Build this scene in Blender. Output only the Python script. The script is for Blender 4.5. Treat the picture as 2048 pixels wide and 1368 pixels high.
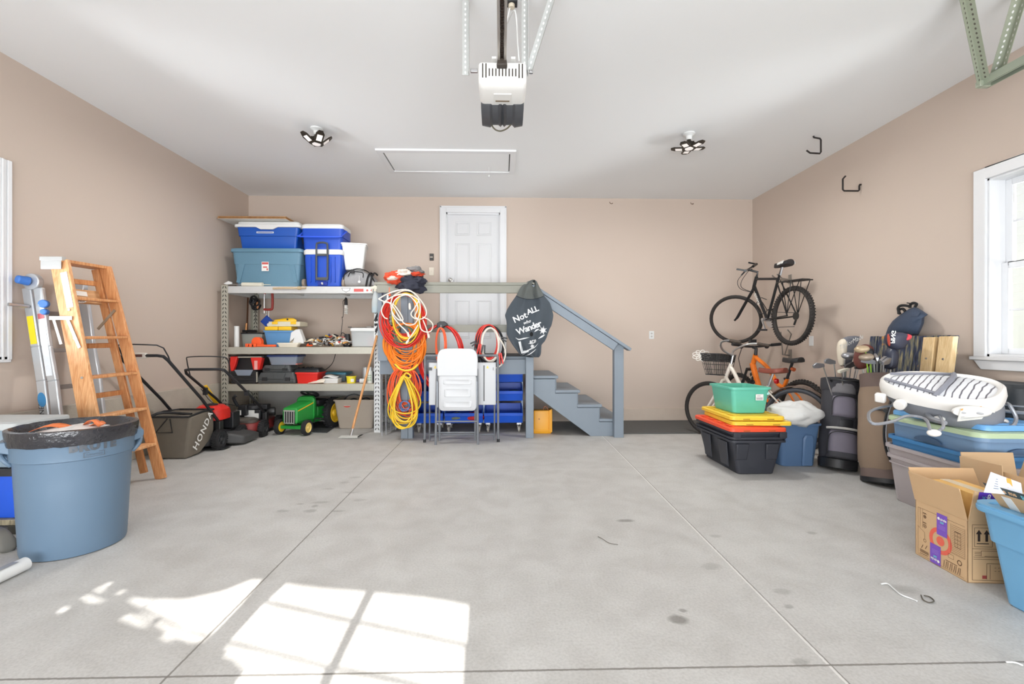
import bpy, bmesh, math, random
from mathutils import Vector, Matrix, Euler, noise
random.seed(7)
PI = math.pi
C = bpy.context.scene.collection
for _o in list(bpy.data.objects): bpy.data.objects.remove(_o)

# ---------------------------------------------------------------- camera
YAW = math.atan(22 / 910); FOC = 910.0; EYE = 1.155
cam_d = bpy.data.cameras.new('camera'); cam = bpy.data.objects.new('camera', cam_d); C.objects.link(cam)
cam_d.sensor_width = 36; cam_d.lens = FOC / 2048 * 36; cam_d.clip_start = .02
cam.location = (0, 0, EYE); cam.rotation_euler = (PI / 2, 0, -YAW)
bpy.context.scene.camera = cam
# ---------------------------------------------------------------- light
vs = bpy.context.scene.view_settings
vs.view_transform = 'Standard'; vs.look = 'None'; vs.gamma = 1; vs.use_curve_mapping = False
vs.exposure = 0.06
world = bpy.data.worlds.new('daylight'); bpy.context.scene.world = world; world.use_nodes = True
_bg = world.node_tree.nodes['Background']; _bg.inputs[0].default_value = (.93, .96, 1, 1); _bg.inputs[1].default_value = .7
SUN_DIR = Vector((-.10, .82, -.318)).normalized()
def area(name, loc, target, sx, sy, power, col=(1, 1, 1)):
    d = bpy.data.lights.new(name, 'AREA'); d.shape = 'RECTANGLE'; d.size = sx; d.size_y = sy; d.energy = power; d.color = col
    o = bpy.data.objects.new(name, d); C.objects.link(o); o.location = loc
    o.rotation_euler = (Vector(target) - Vector(loc)).to_track_quat('-Z', 'Y').to_euler(); return o
_sd = bpy.data.lights.new('sun', 'SUN'); _sd.energy = 16; _sd.angle = math.radians(.2); _sd.color = (1, .97, .92)
sun = bpy.data.objects.new('sun', _sd); C.objects.link(sun)
sun.rotation_euler = SUN_DIR.to_track_quat('-Z', 'Y').to_euler(); sun.location = (0, -4, 5)
# added fill lights inside the closed front wall and outside each side window
area('front_fill', (-.3, -2.9, 1.9), (-.3, 6, 1.7), 6.6, 2.2, 48.0, (.96, .98, 1))  # broad fill added behind the camera
area('front_up_fill', (-.2, -2.88, .7), (-.2, 4.2, 3.2), 6.6, 1.2, 395.0, (.93, .97, 1))  # added low and tilted up to brighten the ceiling
area('left_window_fill', (-4.5, 1.7, .9), (-2.2, 5.2, 2.9), 1.6, 1.2, 350.0, (.93, .97, 1))  # upward fill added outside the window, likewise on the right
area('right_window_fill', (4.6, 1.7, .9), (2.3, 5.2, 2.9), 1.6, 1.2, 350.0, (.93, .97, 1))

# ---------------------------------------------------------------- helpers
def _lin(v):
    v /= 255
    return v / 12.92 if v <= .04045 else ((v + .055) / 1.055) ** 2.4
def rgb(r, g, b): return (_lin(r), _lin(g), _lin(b), 1)
_M = {}
def mat(name, col, rough=.5, metal=0, vary=.06, scale=12, bump=0, bscale=200, spec=.5, alpha=1, trans=0, emit=0, coat=0):
    """a plain surface whose own colour wanders a little (procedural noise)"""
    if name in _M: return _M[name]
    m = bpy.data.materials.new(name); m.use_nodes = True; nt = m.node_tree; b = nt.nodes['Principled BSDF']
    c = rgb(*col)
    tc = nt.nodes.new('ShaderNodeTexCoord')
    if vary:
        n = nt.nodes.new('ShaderNodeTexNoise'); n.inputs['Scale'].default_value = scale; n.inputs['Detail'].default_value = 4
        nt.links.new(tc.outputs['Object'], n.inputs['Vector'])
        r = nt.nodes.new('ShaderNodeMixRGB')
        r.inputs[1].default_value = tuple(x * (1 - vary) for x in c[:3]) + (1,); r.inputs[2].default_value = tuple(min(1, x * (1 + vary)) for x in c[:3]) + (1,)
        nt.links.new(n.outputs['Fac'], r.inputs[0]); nt.links.new(r.outputs[0], b.inputs['Base Color'])
    else: b.inputs['Base Color'].default_value = c
    b.inputs['Roughness'].default_value = rough; b.inputs['Metallic'].default_value = metal
    b.inputs['Specular IOR Level'].default_value = spec
    if alpha < 1: b.inputs['Alpha'].default_value = alpha
    if trans: b.inputs['Transmission Weight'].default_value = trans
    if coat: b.inputs['Coat Weight'].default_value = coat
    if emit: b.inputs['Emission Color'].default_value = c; b.inputs['Emission Strength'].default_value = emit
    if bump:
        n2 = nt.nodes.new('ShaderNodeTexNoise'); n2.inputs['Scale'].default_value = bscale; n2.inputs['Detail'].default_value = 3
        nt.links.new(tc.outputs['Object'], n2.inputs['Vector'])
        bp = nt.nodes.new('ShaderNodeBump'); bp.inputs['Strength'].default_value = bump; bp.inputs['Distance'].default_value = .01
        nt.links.new(n2.outputs['Fac'], bp.inputs['Height']); nt.links.new(bp.outputs[0], b.inputs['Normal'])
    _M[name] = m; return m
def wood(name, a, b_, scale=(2, 30, 30), rough=.55, dist=2.0):
    if name in _M: return _M[name]
    m = bpy.data.materials.new(name); m.use_nodes = True; nt = m.node_tree; b = nt.nodes['Principled BSDF']
    tc = nt.nodes.new('ShaderNodeTexCoord'); mp = nt.nodes.new('ShaderNodeMapping'); mp.inputs['Scale'].default_value = scale
    n = nt.nodes.new('ShaderNodeTexNoise'); n.inputs['Scale'].default_value = 1.5; n.inputs['Detail'].default_value = 6; n.inputs['Distortion'].default_value = dist
    r = nt.nodes.new('ShaderNodeValToRGB'); r.color_ramp.elements[0].position = .35; r.color_ramp.elements[1].position = .65
    r.color_ramp.elements[0].color = rgb(*a); r.color_ramp.elements[1].color = rgb(*b_)
    nt.links.new(tc.outputs['Object'], mp.inputs[0]); nt.links.new(mp.outputs[0], n.inputs['Vector']); nt.links.new(n.outputs['Fac'], r.inputs[0])
    nt.links.new(r.outputs[0], b.inputs['Base Color']); b.inputs['Roughness'].default_value = rough
    _M[name] = m; return m

def pix(px, py, X=None, Y=None, Z=None):
    """the place in the garage that a measurement taken off the photograph stands for, on a known plane"""
    u = (px - 1024) / FOC; v = (684 - py) / FOC
    d = Vector((math.sin(YAW) + u * math.cos(YAW), math.cos(YAW) - u * math.sin(YAW), v))
    t = X / d.x if X is not None else Y / d.y if Y is not None else (Z - EYE) / d.z
    return Vector((0, 0, EYE)) + d * t

def rr(w, d, r, n=4, cx=0, cy=0):
    r = min(r, w / 2 - 1e-4, d / 2 - 1e-4); out = []
    for i, (sx, sy) in enumerate(((1, 1), (-1, 1), (-1, -1), (1, -1))):
        for k in range(n + 1):
            a = i * PI / 2 + k * PI / 2 / n
            out.append((cx + sx * (w / 2 - r) + r * math.cos(a), cy + sy * (d / 2 - r) + r * math.sin(a)))
    return out
def circ(r, n=16, cx=0, cy=0, ry=None):
    return [(cx + r * math.cos(2 * PI * i / n), cy + (ry or r) * math.sin(2 * PI * i / n)) for i in range(n)]
def frame_to(d):
    d = Vector(d).normalized(); return d.to_track_quat('Z', 'Y').to_matrix()
def smooth_path(pts, k=4, closed=False):
    P = [Vector(p) for p in pts]; n = len(P); out = []
    for i in range(n if closed else n - 1):
        p1, p2 = P[i], P[(i + 1) % n]
        p0 = P[i - 1] if (closed or i > 0) else p1 * 2 - p2
        p3 = P[(i + 2) % n] if (closed or i + 2 < n) else p2 * 2 - p1
        for j in range(k):
            t = j / k
            out.append(.5 * ((2 * p1) + (p2 - p0) * t + (2 * p0 - 5 * p1 + 4 * p2 - p3) * t * t + (3 * p1 - p0 - 3 * p2 + p3) * t ** 3))
    if not closed: out.append(P[-1])
    return out

class MB:
    def __init__(s): s.v = []; s.f = []; s.m = 0; s.fm = []; s.T = Matrix.Identity(4)
    def add(s, vs, fs):
        o = len(s.v); s.v += [s.T @ Vector(p) for p in vs]
        for f in fs: s.f.append([o + i for i in f]); s.fm.append(s.m)
        return s
    def box(s, c, size, rot=None):
        R = rot.to_matrix() if isinstance(rot, Euler) else (Matrix.Rotation(rot, 3, 'Z') if isinstance(rot, (int, float)) else rot)
        h = [x / 2 for x in size]; vs = []
        for z in (-1, 1):
            for y in (-1, 1):
                for x in (-1, 1):
                    p = Vector((x * h[0], y * h[1], z * h[2]))
                    vs.append(Vector(c) + (R @ p if R else p))
        return s.add(vs, [(0, 2, 3, 1), (4, 5, 7, 6), (0, 1, 5, 4), (2, 6, 7, 3), (0, 4, 6, 2), (1, 3, 7, 5)])
    def b2(s, x0, x1, y0, y1, z0, z1): return s.box(((x0 + x1) / 2, (y0 + y1) / 2, (z0 + z1) / 2), (abs(x1 - x0), abs(y1 - y0), abs(z1 - z0)))
    def bar(s, a, b, w, t, up=(0, 0, 1)):
        """a straight plank from a to b, w wide (across up) and t thick (along up)"""
        a, b = Vector(a), Vector(b); d = (b - a); L = d.length; z = d.normalized(); x = Vector(up).cross(z)
        if x.length < 1e-4: x = Vector((1, 0, 0)).cross(z)
        x.normalize(); y = z.cross(x)
        R = Matrix((x, y, z)).transposed()
        return s.box((a + b) / 2, (w, t, L), R)
    def loft(s, rings, cap0=True, cap1=True, closed=True):
        n = len(rings[0]); vs = [p for r in rings for p in r]; fs = []
        for i in range(len(rings) - 1):
            for j in range(n if closed else n - 1):
                k = (j + 1) % n; fs.append((i * n + j, i * n + k, (i + 1) * n + k, (i + 1) * n + j))
        if cap0: fs.append(tuple(range(n - 1, -1, -1)))
        if cap1: fs.append(tuple(range((len(rings) - 1) * n, len(rings) * n)))
        return s.add(vs, fs)
    def tube(s, pts, r, n=8, closed=False, caps=True):
        P = [Vector(p) for p in pts]; m = len(P); rings = []; nrm = None
        for i in range(m):
            if closed: t = P[(i + 1) % m] - P[i - 1]
            else: t = P[min(i + 1, m - 1)] - P[max(i - 1, 0)]
            if t.length < 1e-9: t = Vector((0, 0, 1))
            t.normalize()
            if nrm is None:
                nrm = t.orthogonal().normalized()
            else:
                nrm = nrm - t * nrm.dot(t)
                nrm = nrm.normalized() if nrm.length > 1e-6 else t.orthogonal().normalized()
            bn = t.cross(nrm); rad = r[i] if isinstance(r, (list, tuple)) else r
            rings.append([P[i] + (nrm * math.cos(2 * PI * k / n) + bn * math.sin(2 * PI * k / n)) * rad for k in range(n)])
        if closed: rings.append(rings[0]); return s.loft(rings, False, False)
        return s.loft(rings, caps, caps)
    def cyl(s, a, b, r, n=16, r2=None):
        a, b = Vector(a), Vector(b); R = frame_to(b - a)
        r2 = r if r2 is None else r2
        return s.loft([[a + R @ Vector((x, y, 0)) for x, y in circ(r, n)], [b + R @ Vector((x, y, 0)) for x, y in circ(r2, n)]])
    def lathe(s, prof, n=24, o=(0, 0, 0), axis=(0, 0, 1), caps=True):
        R = frame_to(axis) if tuple(axis) != (0, 0, 1) else Matrix.Identity(3)
        return s.loft([[Vector(o) + R @ Vector((x, y, z)) for x, y in circ(max(r, 1e-4), n)] for r, z in prof], caps, caps)
    def ball(s, c, r, n=12, k=8, R=None):
        r = (r, r, r) if isinstance(r, (int, float)) else r; rings = []
        for i in range(k + 1):
            a = -PI / 2 + PI * i / k; q = max(math.cos(a), 1e-3)
            rings.append([Vector(c) + ((R or Matrix.Identity(3)) @ Vector((x * q * r[0], y * q * r[1], math.sin(a) * r[2]))) for x, y in circ(1, n)])
        return s.loft(rings)
    def prism(s, poly, z0, z1, f=None):
        """poly (2-D) raised from z0 to z1; f maps (u, v, w) to a point"""
        f = f or (lambda u, v, w: (u, v, w))
        return s.loft([[f(u, v, z0) for u, v in poly], [f(u, v, z1) for u, v in poly]])
    def grid(s, f, nu, nv, cu=False):
        vs = [f(i / nu, j / nv) for j in range(nv + 1) for i in range(nu + (0 if cu else 1))]
        w = nu + (0 if cu else 1); fs = []
        for j in range(nv):
            for i in range(nu): k = (i + 1) % w; fs.append((j * w + i, j * w + k, (j + 1) * w + k, (j + 1) * w + i))
        return s.add(vs, fs)
    def build(s, name, mats, parent=None, smooth=35, bevel=0, world=False, solid=0, sub=0, seg=2, kind=None, label=None):
        me = bpy.data.meshes.new(name)
        inv = parent.matrix_world.inverted() if (world and parent) else None
        me.from_pydata([tuple(inv @ p) if inv else tuple(p) for p in s.v], [], s.f)
        mats = mats if isinstance(mats, (list, tuple)) else [mats]
        for m in mats: me.materials.append(m)
        if len(mats) > 1: me.polygons.foreach_set('material_index', s.fm)
        bm = bmesh.new(); bm.from_mesh(me); bmesh.ops.remove_doubles(bm, verts=bm.verts, dist=1e-6); bmesh.ops.recalc_face_normals(bm, faces=bm.faces); bm.to_mesh(me); bm.free()
        if smooth:
            me.polygons.foreach_set('use_smooth', [True] * len(me.polygons)); me.set_sharp_from_angle(angle=math.radians(smooth))
        o = bpy.data.objects.new(name, me); C.objects.link(o)
        if parent: o.parent = parent
        if solid: q = o.modifiers.new('solid', 'SOLIDIFY'); q.thickness = solid; q.offset = 0
        if bevel: q = o.modifiers.new('bevel', 'BEVEL'); q.width = bevel; q.segments = seg; q.limit_method = 'ANGLE'; q.angle_limit = math.radians(40); q.harden_normals = False
        if sub: q = o.modifiers.new('sub', 'SUBSURF'); q.levels = sub; q.render_levels = sub
        if kind: o['kind'] = kind
        if label: o['label'] = label
        return o
def tag(o, label=None, cat=None, group=None, kind=None):
    if label: o['label'] = label
    if cat: o['category'] = cat
    if group: o['group'] = group
    if kind: o['kind'] = kind
    return o
def thing(name, label, cat, loc=(0, 0, 0), rot=0, group=None):
    o = bpy.data.objects.new(name, None); C.objects.link(o); o.empty_display_size = .1
    if isinstance(rot, Matrix): o.matrix_world = Matrix.Translation(Vector(loc)) @ rot.to_4x4()
    else: o.location = loc; o.rotation_euler = (0, 0, rot); o.matrix_world = Matrix.Translation(Vector(loc)) @ Matrix.Rotation(rot, 4, 'Z')
    return tag(o, label, cat, group)
def struct(o): o['kind'] = 'structure'; return o
def copy_tree(o, parent=None):
    c = o.copy(); C.objects.link(c)
    if parent: c.parent = parent
    for ch in list(o.children): copy_tree(ch, c)
    return c
def letters(txt, size, f, mats, parent, name='lettering', depth=.001, font=None, align='CENTER', world=False, shear=0, bold=0, label=None, spacing=1):
    """flat lettering as a mesh; f(u, v, w) puts the lettering's plane onto its surface"""
    cu = bpy.data.curves.new('t', 'FONT'); cu.body = txt; cu.size = size; cu.align_x = align; cu.align_y = 'CENTER'; cu.resolution_u = 2; cu.shear = shear; cu.space_character = spacing
    if bold: cu.offset = bold
    t = bpy.data.objects.new('t', cu); C.objects.link(t)
    dg = bpy.context.evaluated_depsgraph_get(); me = bpy.data.meshes.new_from_object(t.evaluated_get(dg))
    bpy.data.objects.remove(t); bpy.data.curves.remove(cu)
    b = MB(); b.add([f(v.co.x, v.co.y, depth) for v in me.vertices], [tuple(p.vertices) for p in me.polygons]); bpy.data.meshes.remove(me)
    return b.build(name, mats, parent, smooth=0, world=world, label=label)
def ring_shell(w, d, r, lv, n=4):
    """rings for a box-like shell: lv = [(scale_w, scale_d, z), ...]"""
    return [[(x, y, z) for x, y in rr(w * a, d * b, r, n)] for a, b, z in lv]
# ================================================================ the garage itself
XL, XR, YB, YF, HC = -3.633, 3.718, 6.64, -3.0, 3.262
def wall_mat():
    return mat('beige wall paint', (205, 189, 176), .75, vary=.025, scale=1.3, bump=.06, bscale=350)
M_WALL = wall_mat()
M_CEIL = mat('white ceiling paint', (238, 239, 240), .85, vary=.012, scale=.8, bump=.04, bscale=250)
M_TRIM = mat('white trim paint', (230, 231, 233), .4, vary=.01)
M_CONC = mat('bare foundation concrete', (196, 187, 173), .85, vary=.16, scale=6, bump=.3, bscale=60)
M_DARKTXT = mat('black print', (28, 28, 30), .6, vary=0)
def floor_material():
    m = bpy.data.materials.new('troweled concrete floor'); m.use_nodes = True; nt = m.node_tree; b = nt.nodes['Principled BSDF']; L = nt.links
    N = nt.nodes.new
    tc = N('ShaderNodeTexCoord'); sep = N('ShaderNodeSeparateXYZ'); L.new(tc.outputs['Object'], sep.inputs[0])
    def noise_(scale, det=5, dist=0):
        n = N('ShaderNodeTexNoise'); n.inputs['Scale'].default_value = scale; n.inputs['Detail'].default_value = det; n.inputs['Distortion'].default_value = dist
        L.new(tc.outputs['Object'], n.inputs['Vector']); return n
    def ramp(src, p0, p1, c0, c1):
        r = N('ShaderNodeValToRGB'); r.color_ramp.elements[0].position = p0; r.color_ramp.elements[1].position = p1
        r.color_ramp.elements[0].color = c0; r.color_ramp.elements[1].color = c1; L.new(src, r.inputs[0]); return r.outputs[0]
    def math_(op, a, b2=None, c=None, clamp=False):
        n = N('ShaderNodeMath'); n.operation = op; n.use_clamp = clamp
        for i, q in enumerate((a, b2, c)):
            if q is None: continue
            if isinstance(q, (int, float)): n.inputs[i].default_value = q
            else: L.new(q, n.inputs[i])
        return n.outputs[0]
    def mix(kind, fac, a, b2):
        n = N('ShaderNodeMixRGB'); n.blend_type = kind
        for i, q in zip((0, 1, 2), (fac, a, b2)):
            if isinstance(q, (int, float, tuple)): n.inputs[i].default_value = q
            else: L.new(q, n.inputs[i])
        return n.outputs[0]
    base = ramp(noise_(.9, 6, .6).outputs['Fac'], .3, .7, rgb(192, 190, 187), rgb(200, 199, 196))
    base = mix('MULTIPLY', 1, base, ramp(noise_(5, 8, .4).outputs['Fac'], .3, .62, rgb(240, 239, 238), rgb(255, 255, 255)))
    base = mix('MULTIPLY', 1, base, ramp(noise_(90, 3).outputs['Fac'], .25, .6, rgb(236, 236, 235), rgb(255, 255, 255)))
    wob = math_('MULTIPLY', math_('SUBTRACT', noise_(9, 4).outputs['Fac'], .5), .05)
    # oil spots, paint drips and damp footprints: their own shapes on the slab
    spots = [pix(1252, 1041, Z=0), pix(1356, 1240, Z=0), pix(1366, 1221, Z=0), pix(1424, 1132, Z=0), pix(1432, 1071, Z=0), pix(1564, 1183, Z=0), pix(1578, 1213, Z=0), pix(1602, 1325, Z=0),
             pix(620, 1022, Z=0), pix(565, 1022, Z=0), pix(640, 1005, Z=0), pix(690, 965, Z=0), pix(655, 978, Z=0), pix(700, 985, Z=0), pix(675, 1022, Z=0), pix(720, 1000, Z=0), pix(600, 1008, Z=0), pix(630, 1012, Z=0), pix(710, 955, Z=0), pix(1810, 1178, Z=0), pix(1623, 1066, Z=0)]
    size = [(.055, .028, .55), (.045, .03, .6), (.02, .015, .5), (.05, .035, .22), (.035, .025, .25), (.04, .03, .25), (.02, .015, .35), (.03, .025, .3),
            (.05, .03, .35), (.05, .03, .3), (.06, .025, .25), (.04, .03, .2), (.05, .02, .22), (.06, .02, .22), (.05, .02, .3), (.05, .025, .2), (.03, .02, .25), (.02, .03, .35), (.05, .03, .2), (.07, .04, .2), (.03, .02, .3)]
    acc = None
    for p, (rx, ry, st) in zip(spots, size):
        dx = math_('DIVIDE', math_('ADD', math_('SUBTRACT', sep.outputs[0], p.x), wob), rx)
        dy = math_('DIVIDE', math_('ADD', math_('SUBTRACT', sep.outputs[1], p.y), wob), ry)
        r2 = math_('ADD', math_('MULTIPLY', dx, dx), math_('MULTIPLY', dy, dy))
        k = math_('MULTIPLY', math_('SUBTRACT', 1.35, r2, clamp=True), st)
        acc = k if acc is None else math_('MAXIMUM', acc, k)
    base = mix('MULTIPLY', acc, base, rgb(128, 124, 116))
    # saw cuts
    edge = math_('MULTIPLY', math_('SUBTRACT', noise_(40, 4).outputs['Fac'], .5), .006)
    def cut(axis, at, w, slope=0, fac=1):
        v = sep.outputs[axis]; o = sep.outputs[1 - axis]
        t = math_('SUBTRACT', v, math_('MULTIPLY_ADD', o, slope, at))
        return math_('LESS_THAN', math_('ABSOLUTE', math_('ADD', t, edge)), w)
    dark = rgb(118, 114, 108)
    base = mix('MIX', math_('MULTIPLY', cut(0, -1.1495, .0042, -.001), .85), base, dark)
    base = mix('MIX', math_('MULTIPLY', cut(0, 1.1415, .0055, .019), .75), base, rgb(222, 220, 216))
    base = mix('MIX', math_('MULTIPLY', cut(0, 1.1490, .0028, .019), .8), base, dark)
    base = mix('MIX', math_('MULTIPLY', cut(1, 1.598, .0045), .85), base, dark)
    base = mix('MIX', math_('MULTIPLY', cut(1, 4.12, .006), .22), base, rgb(226, 223, 219))
    L.new(base, b.inputs['Base Color'])
    L.new(ramp(noise_(2.2, 5).outputs['Fac'], .3, .7, (.5, .5, .5, 1), (.72, .72, .72, 1)), b.inputs['Roughness'])
    b.inputs['Specular IOR Level'].default_value = .35
    bp = N('ShaderNodeBump'); bp.inputs['Strength'].default_value = .08; bp.inputs['Distance'].default_value = .01
    L.new(noise_(60, 5).outputs['Fac'], bp.inputs['Height']); L.new(bp.outputs[0], b.inputs['Normal'])
    return m
b = MB(); b.b2(XL - .2, XR + .2, YF - .2, YB + .2, -.15, 0); struct(b.build('floor', floor_material(), smooth=0))
b = MB(); b.b2(XL - .2, XR + .2, YF - .2, YB + .2, HC, HC + .12); struct(b.build('ceiling', M_CEIL, smooth=0))
# back wall with the door hole, split so the hole is real
pD0, pD1 = pix(892, 424, Y=YB), pix(1001, 424, Y=YB); DZ0, DZ1 = .975, pix(946, 425, Y=YB).z
b = MB()
for x0, x1, z0, z1 in ((XL - .2, pD0.x, 0, HC), (pD1.x, XR + .2, 0, HC), (pD0.x, pD1.x, DZ1, HC), (pD0.x, pD1.x, 0, DZ0)): b.b2(x0, x1, YB, YB + .14, z0, z1)
struct(b.build('wall_back', M_WALL, smooth=0))
WY0, WY1, WZ0, WZ1 = 2.47, 3.394, 1.045, 2.405        # both side windows
def side_wall(name, x, s, dy=0):
    b = MB()
    for y0, y1, z0, z1 in ((YF, WY0 + dy, 0, HC), (WY1 + dy, YB + .02, 0, HC), (WY0 + dy, WY1 + dy, 0, WZ0), (WY0 + dy, WY1 + dy, WZ1, HC)): b.b2(x, x + s * .15, y0, y1, z0, z1)
    struct(b.build(name, M_WALL, smooth=0))
side_wall('wall_left', XL, -1, -.03); side_wall('wall_right', XR, 1)
# unseen front wall; holes added in it to shape the sun patches
def patch_outline(pts, z=2): return [pix(x / z, 1140 + y / z, Z=0) for x, y in pts]
patch_outlines = [patch_outline(p) for p in (
    [(1135, 52), (1300, 68), (1474, 86), (1416, 199), (1060, 121)], [(1490, 88), (1700, 104), (1888, 140), (1876, 297), (1430, 202)],
    [(1050, 130), (1412, 211), (1326, 384), (908, 281)], [(1428, 213), (1872, 305), (1862, 500), (1560, 432), (1338, 388)],
    [(905, 294), (1314, 394), (1290, 456), (1240, 560), (880, 560), (930, 456), (965, 400), (925, 352), (880, 336), (910, 320), (888, 302)], [(1330, 400), (1560, 442), (1860, 510), (1850, 640), (1240, 640)],
    [(1005, 38), (1048, 40), (960, 145), (850, 258), (740, 235), (582, 148), (620, 118), (740, 118), (890, 85)], [(510, 112), (615, 120), (572, 148), (530, 128)],
    [(640, 204), (740, 249), (840, 277), (770, 290), (700, 266), (622, 216)], [(550, 166), (625, 192), (610, 202), (560, 180)], [(475, 192), (520, 178), (610, 228), (560, 224)], [(640, 260), (668, 252), (705, 280), (668, 282)],
    [(232, 160), (247, 150), (275, 152), (262, 168), (240, 169)], [(325, 107), (347, 101), (425, 128), (355, 130)], [(376, 73), (396, 69), (425, 86), (397, 89)], [(412, 56), (450, 51), (432, 68), (412, 66)], [(465, 86), (494, 82), (500, 92), (477, 96)])]
bm = bmesh.new(); edges = []
def loop_(pts):
    vs = [bm.verts.new(p) for p in pts]
    for i in range(len(vs)): edges.append(bm.edges.new((vs[i], vs[(i + 1) % len(vs)])))
loop_([(XL - .15, YF, 0), (XR + .15, YF, 0), (XR + .15, YF, HC), (XL - .15, YF, HC)])
for i, p in enumerate(patch_outlines):
    q = []
    if i < 6: cg = sum(p, Vector()) / len(p); p = [w - (w - cg).normalized() * .013 for w in p]
    for w in p:
        t = (YF - w.y) / SUN_DIR.y; q.append(w + SUN_DIR * t)
    loop_(q)
bmesh.ops.triangle_fill(bm, edges=edges, use_beauty=True, normal=(0, 1, 0))
me = bpy.data.meshes.new('wall_front'); bm.to_mesh(me); bm.free(); me.materials.append(M_TRIM)
o = bpy.data.objects.new('wall_front', me); C.objects.link(o); struct(o)
# foundation ledge along the walls
b = MB(); b.b2(-1.5, XR, YB - .035, YB, 0, .185); struct(b.build('baseboard_back', mat('painted foundation', (205, 190, 176), .8, vary=.04, bump=.15, bscale=40), bevel=.006))
b = MB(); b.b2(XL, -1.52, YB - .03, YB, 0, .6); o = b.build('trim_1', mat('grey foundation', (186, 184, 180), .85, vary=.12, scale=4, bump=.25, bscale=50), bevel=.006); struct(o)
b = MB(); b.b2(XL, XL + .03, YF, YB - .03, 0, .63); struct(b.build('baseboard_left', M_CONC, bevel=.006))
b = MB(); b.b2(XR - .03, XR, YF, YB - .03, 0, .185); struct(b.build('baseboard_right', M_CONC, bevel=.006))
# drywall seam on the ceiling and the crown line
# ---------------------------------------------------------------- door with casing
d1 = thing('door_1', None, None, (0, 0, 0)); struct(d1); xa, xb = pD0.x, pD1.x
b = MB()
tw = .085
b.b2(xa - tw, xa + .004, YB - .02, YB, DZ0, DZ1 + tw); b.b2(xb - .004, xb + tw, YB - .02, YB, DZ0, DZ1 + tw); b.b2(xa + .004, xb - .004, YB - .02, YB, DZ1 - .004, DZ1 + tw)
b.b2(xa - tw, xa - tw + .02, YB - .027, YB - .02, DZ0, DZ1 + tw); b.b2(xb + tw - .02, xb + tw, YB - .027, YB - .02, DZ0, DZ1 + tw); b.b2(xa - tw, xb + tw, YB - .027, YB - .02, DZ1 + tw - .02, DZ1 + tw)
b.build('door_casing', M_TRIM, d1, bevel=.003)
b = MB(); b.b2(xa, xa + .02, YB, YB + .12, DZ0, DZ1); b.b2(xb - .02, xb, YB, YB + .12, DZ0, DZ1); b.b2(xa, xb, YB, YB + .12, DZ1 - .03, DZ1); b.build('door_jamb', M_TRIM, d1)
M_DOOR = mat('white door enamel', (222, 223, 225), .38, vary=.01)
sx0, sx1, sz0, sz1, sy = xa + .02, xb - .02, DZ0 + .01, DZ1 - .03, YB + .03
b = MB(); b.b2(sx0, sx1, sy, sy + .04, sz0, sz1)
W = sx1 - sx0; pw = (W - .11 * 2 - .1) / 2
for k, (z0, z1) in enumerate(((.22, .78), (.95, 1.62), (1.73, 1.93))):
    zt = sz0 + z1 * (sz1 - sz0) / 2.03; zb = sz0 + z0 * (sz1 - sz0) / 2.03
    for x0 in (sx0 + .11, sx1 - .11 - pw):
        def fr(e0, e1, y0, y1):
            b.loft([[(x0 + e0, y0, zb + e0), (x0 + pw - e0, y0, zb + e0), (x0 + pw - e0, y0, zt - e0), (x0 + e0, y0, zt - e0)],
                    [(x0 + e1, y1, zb + e1), (x0 + pw - e1, y1, zb + e1), (x0 + pw - e1, y1, zt - e1), (x0 + e1, y1, zt - e1)]], False, False)
        fr(0, .006, sy - .0005, sy - .006); fr(.006, .02, sy - .006, sy - .001); fr(.02, .03, sy - .001, sy - .008)
        b.b2(x0 + .03, x0 + pw - .03, sy - .008, sy, zb + .03, zt - .03)
b.build('door_slab', M_DOOR, d1, smooth=0)
kp = pix(901, 560, Y=YB + .02)
b = MB(); M_NICK = mat('satin nickel', (190, 188, 184), .25, 1, vary=.02)
b.lathe([(.032, 0), (.032, .008), (.012, .012), (.012, .035), (.024, .042), (.029, .055), (.026, .068), (.012, .074)], 20, (kp.x, sy, kp.z), (0, -1, 0))
b.build('door_knob', M_NICK, d1)
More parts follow.
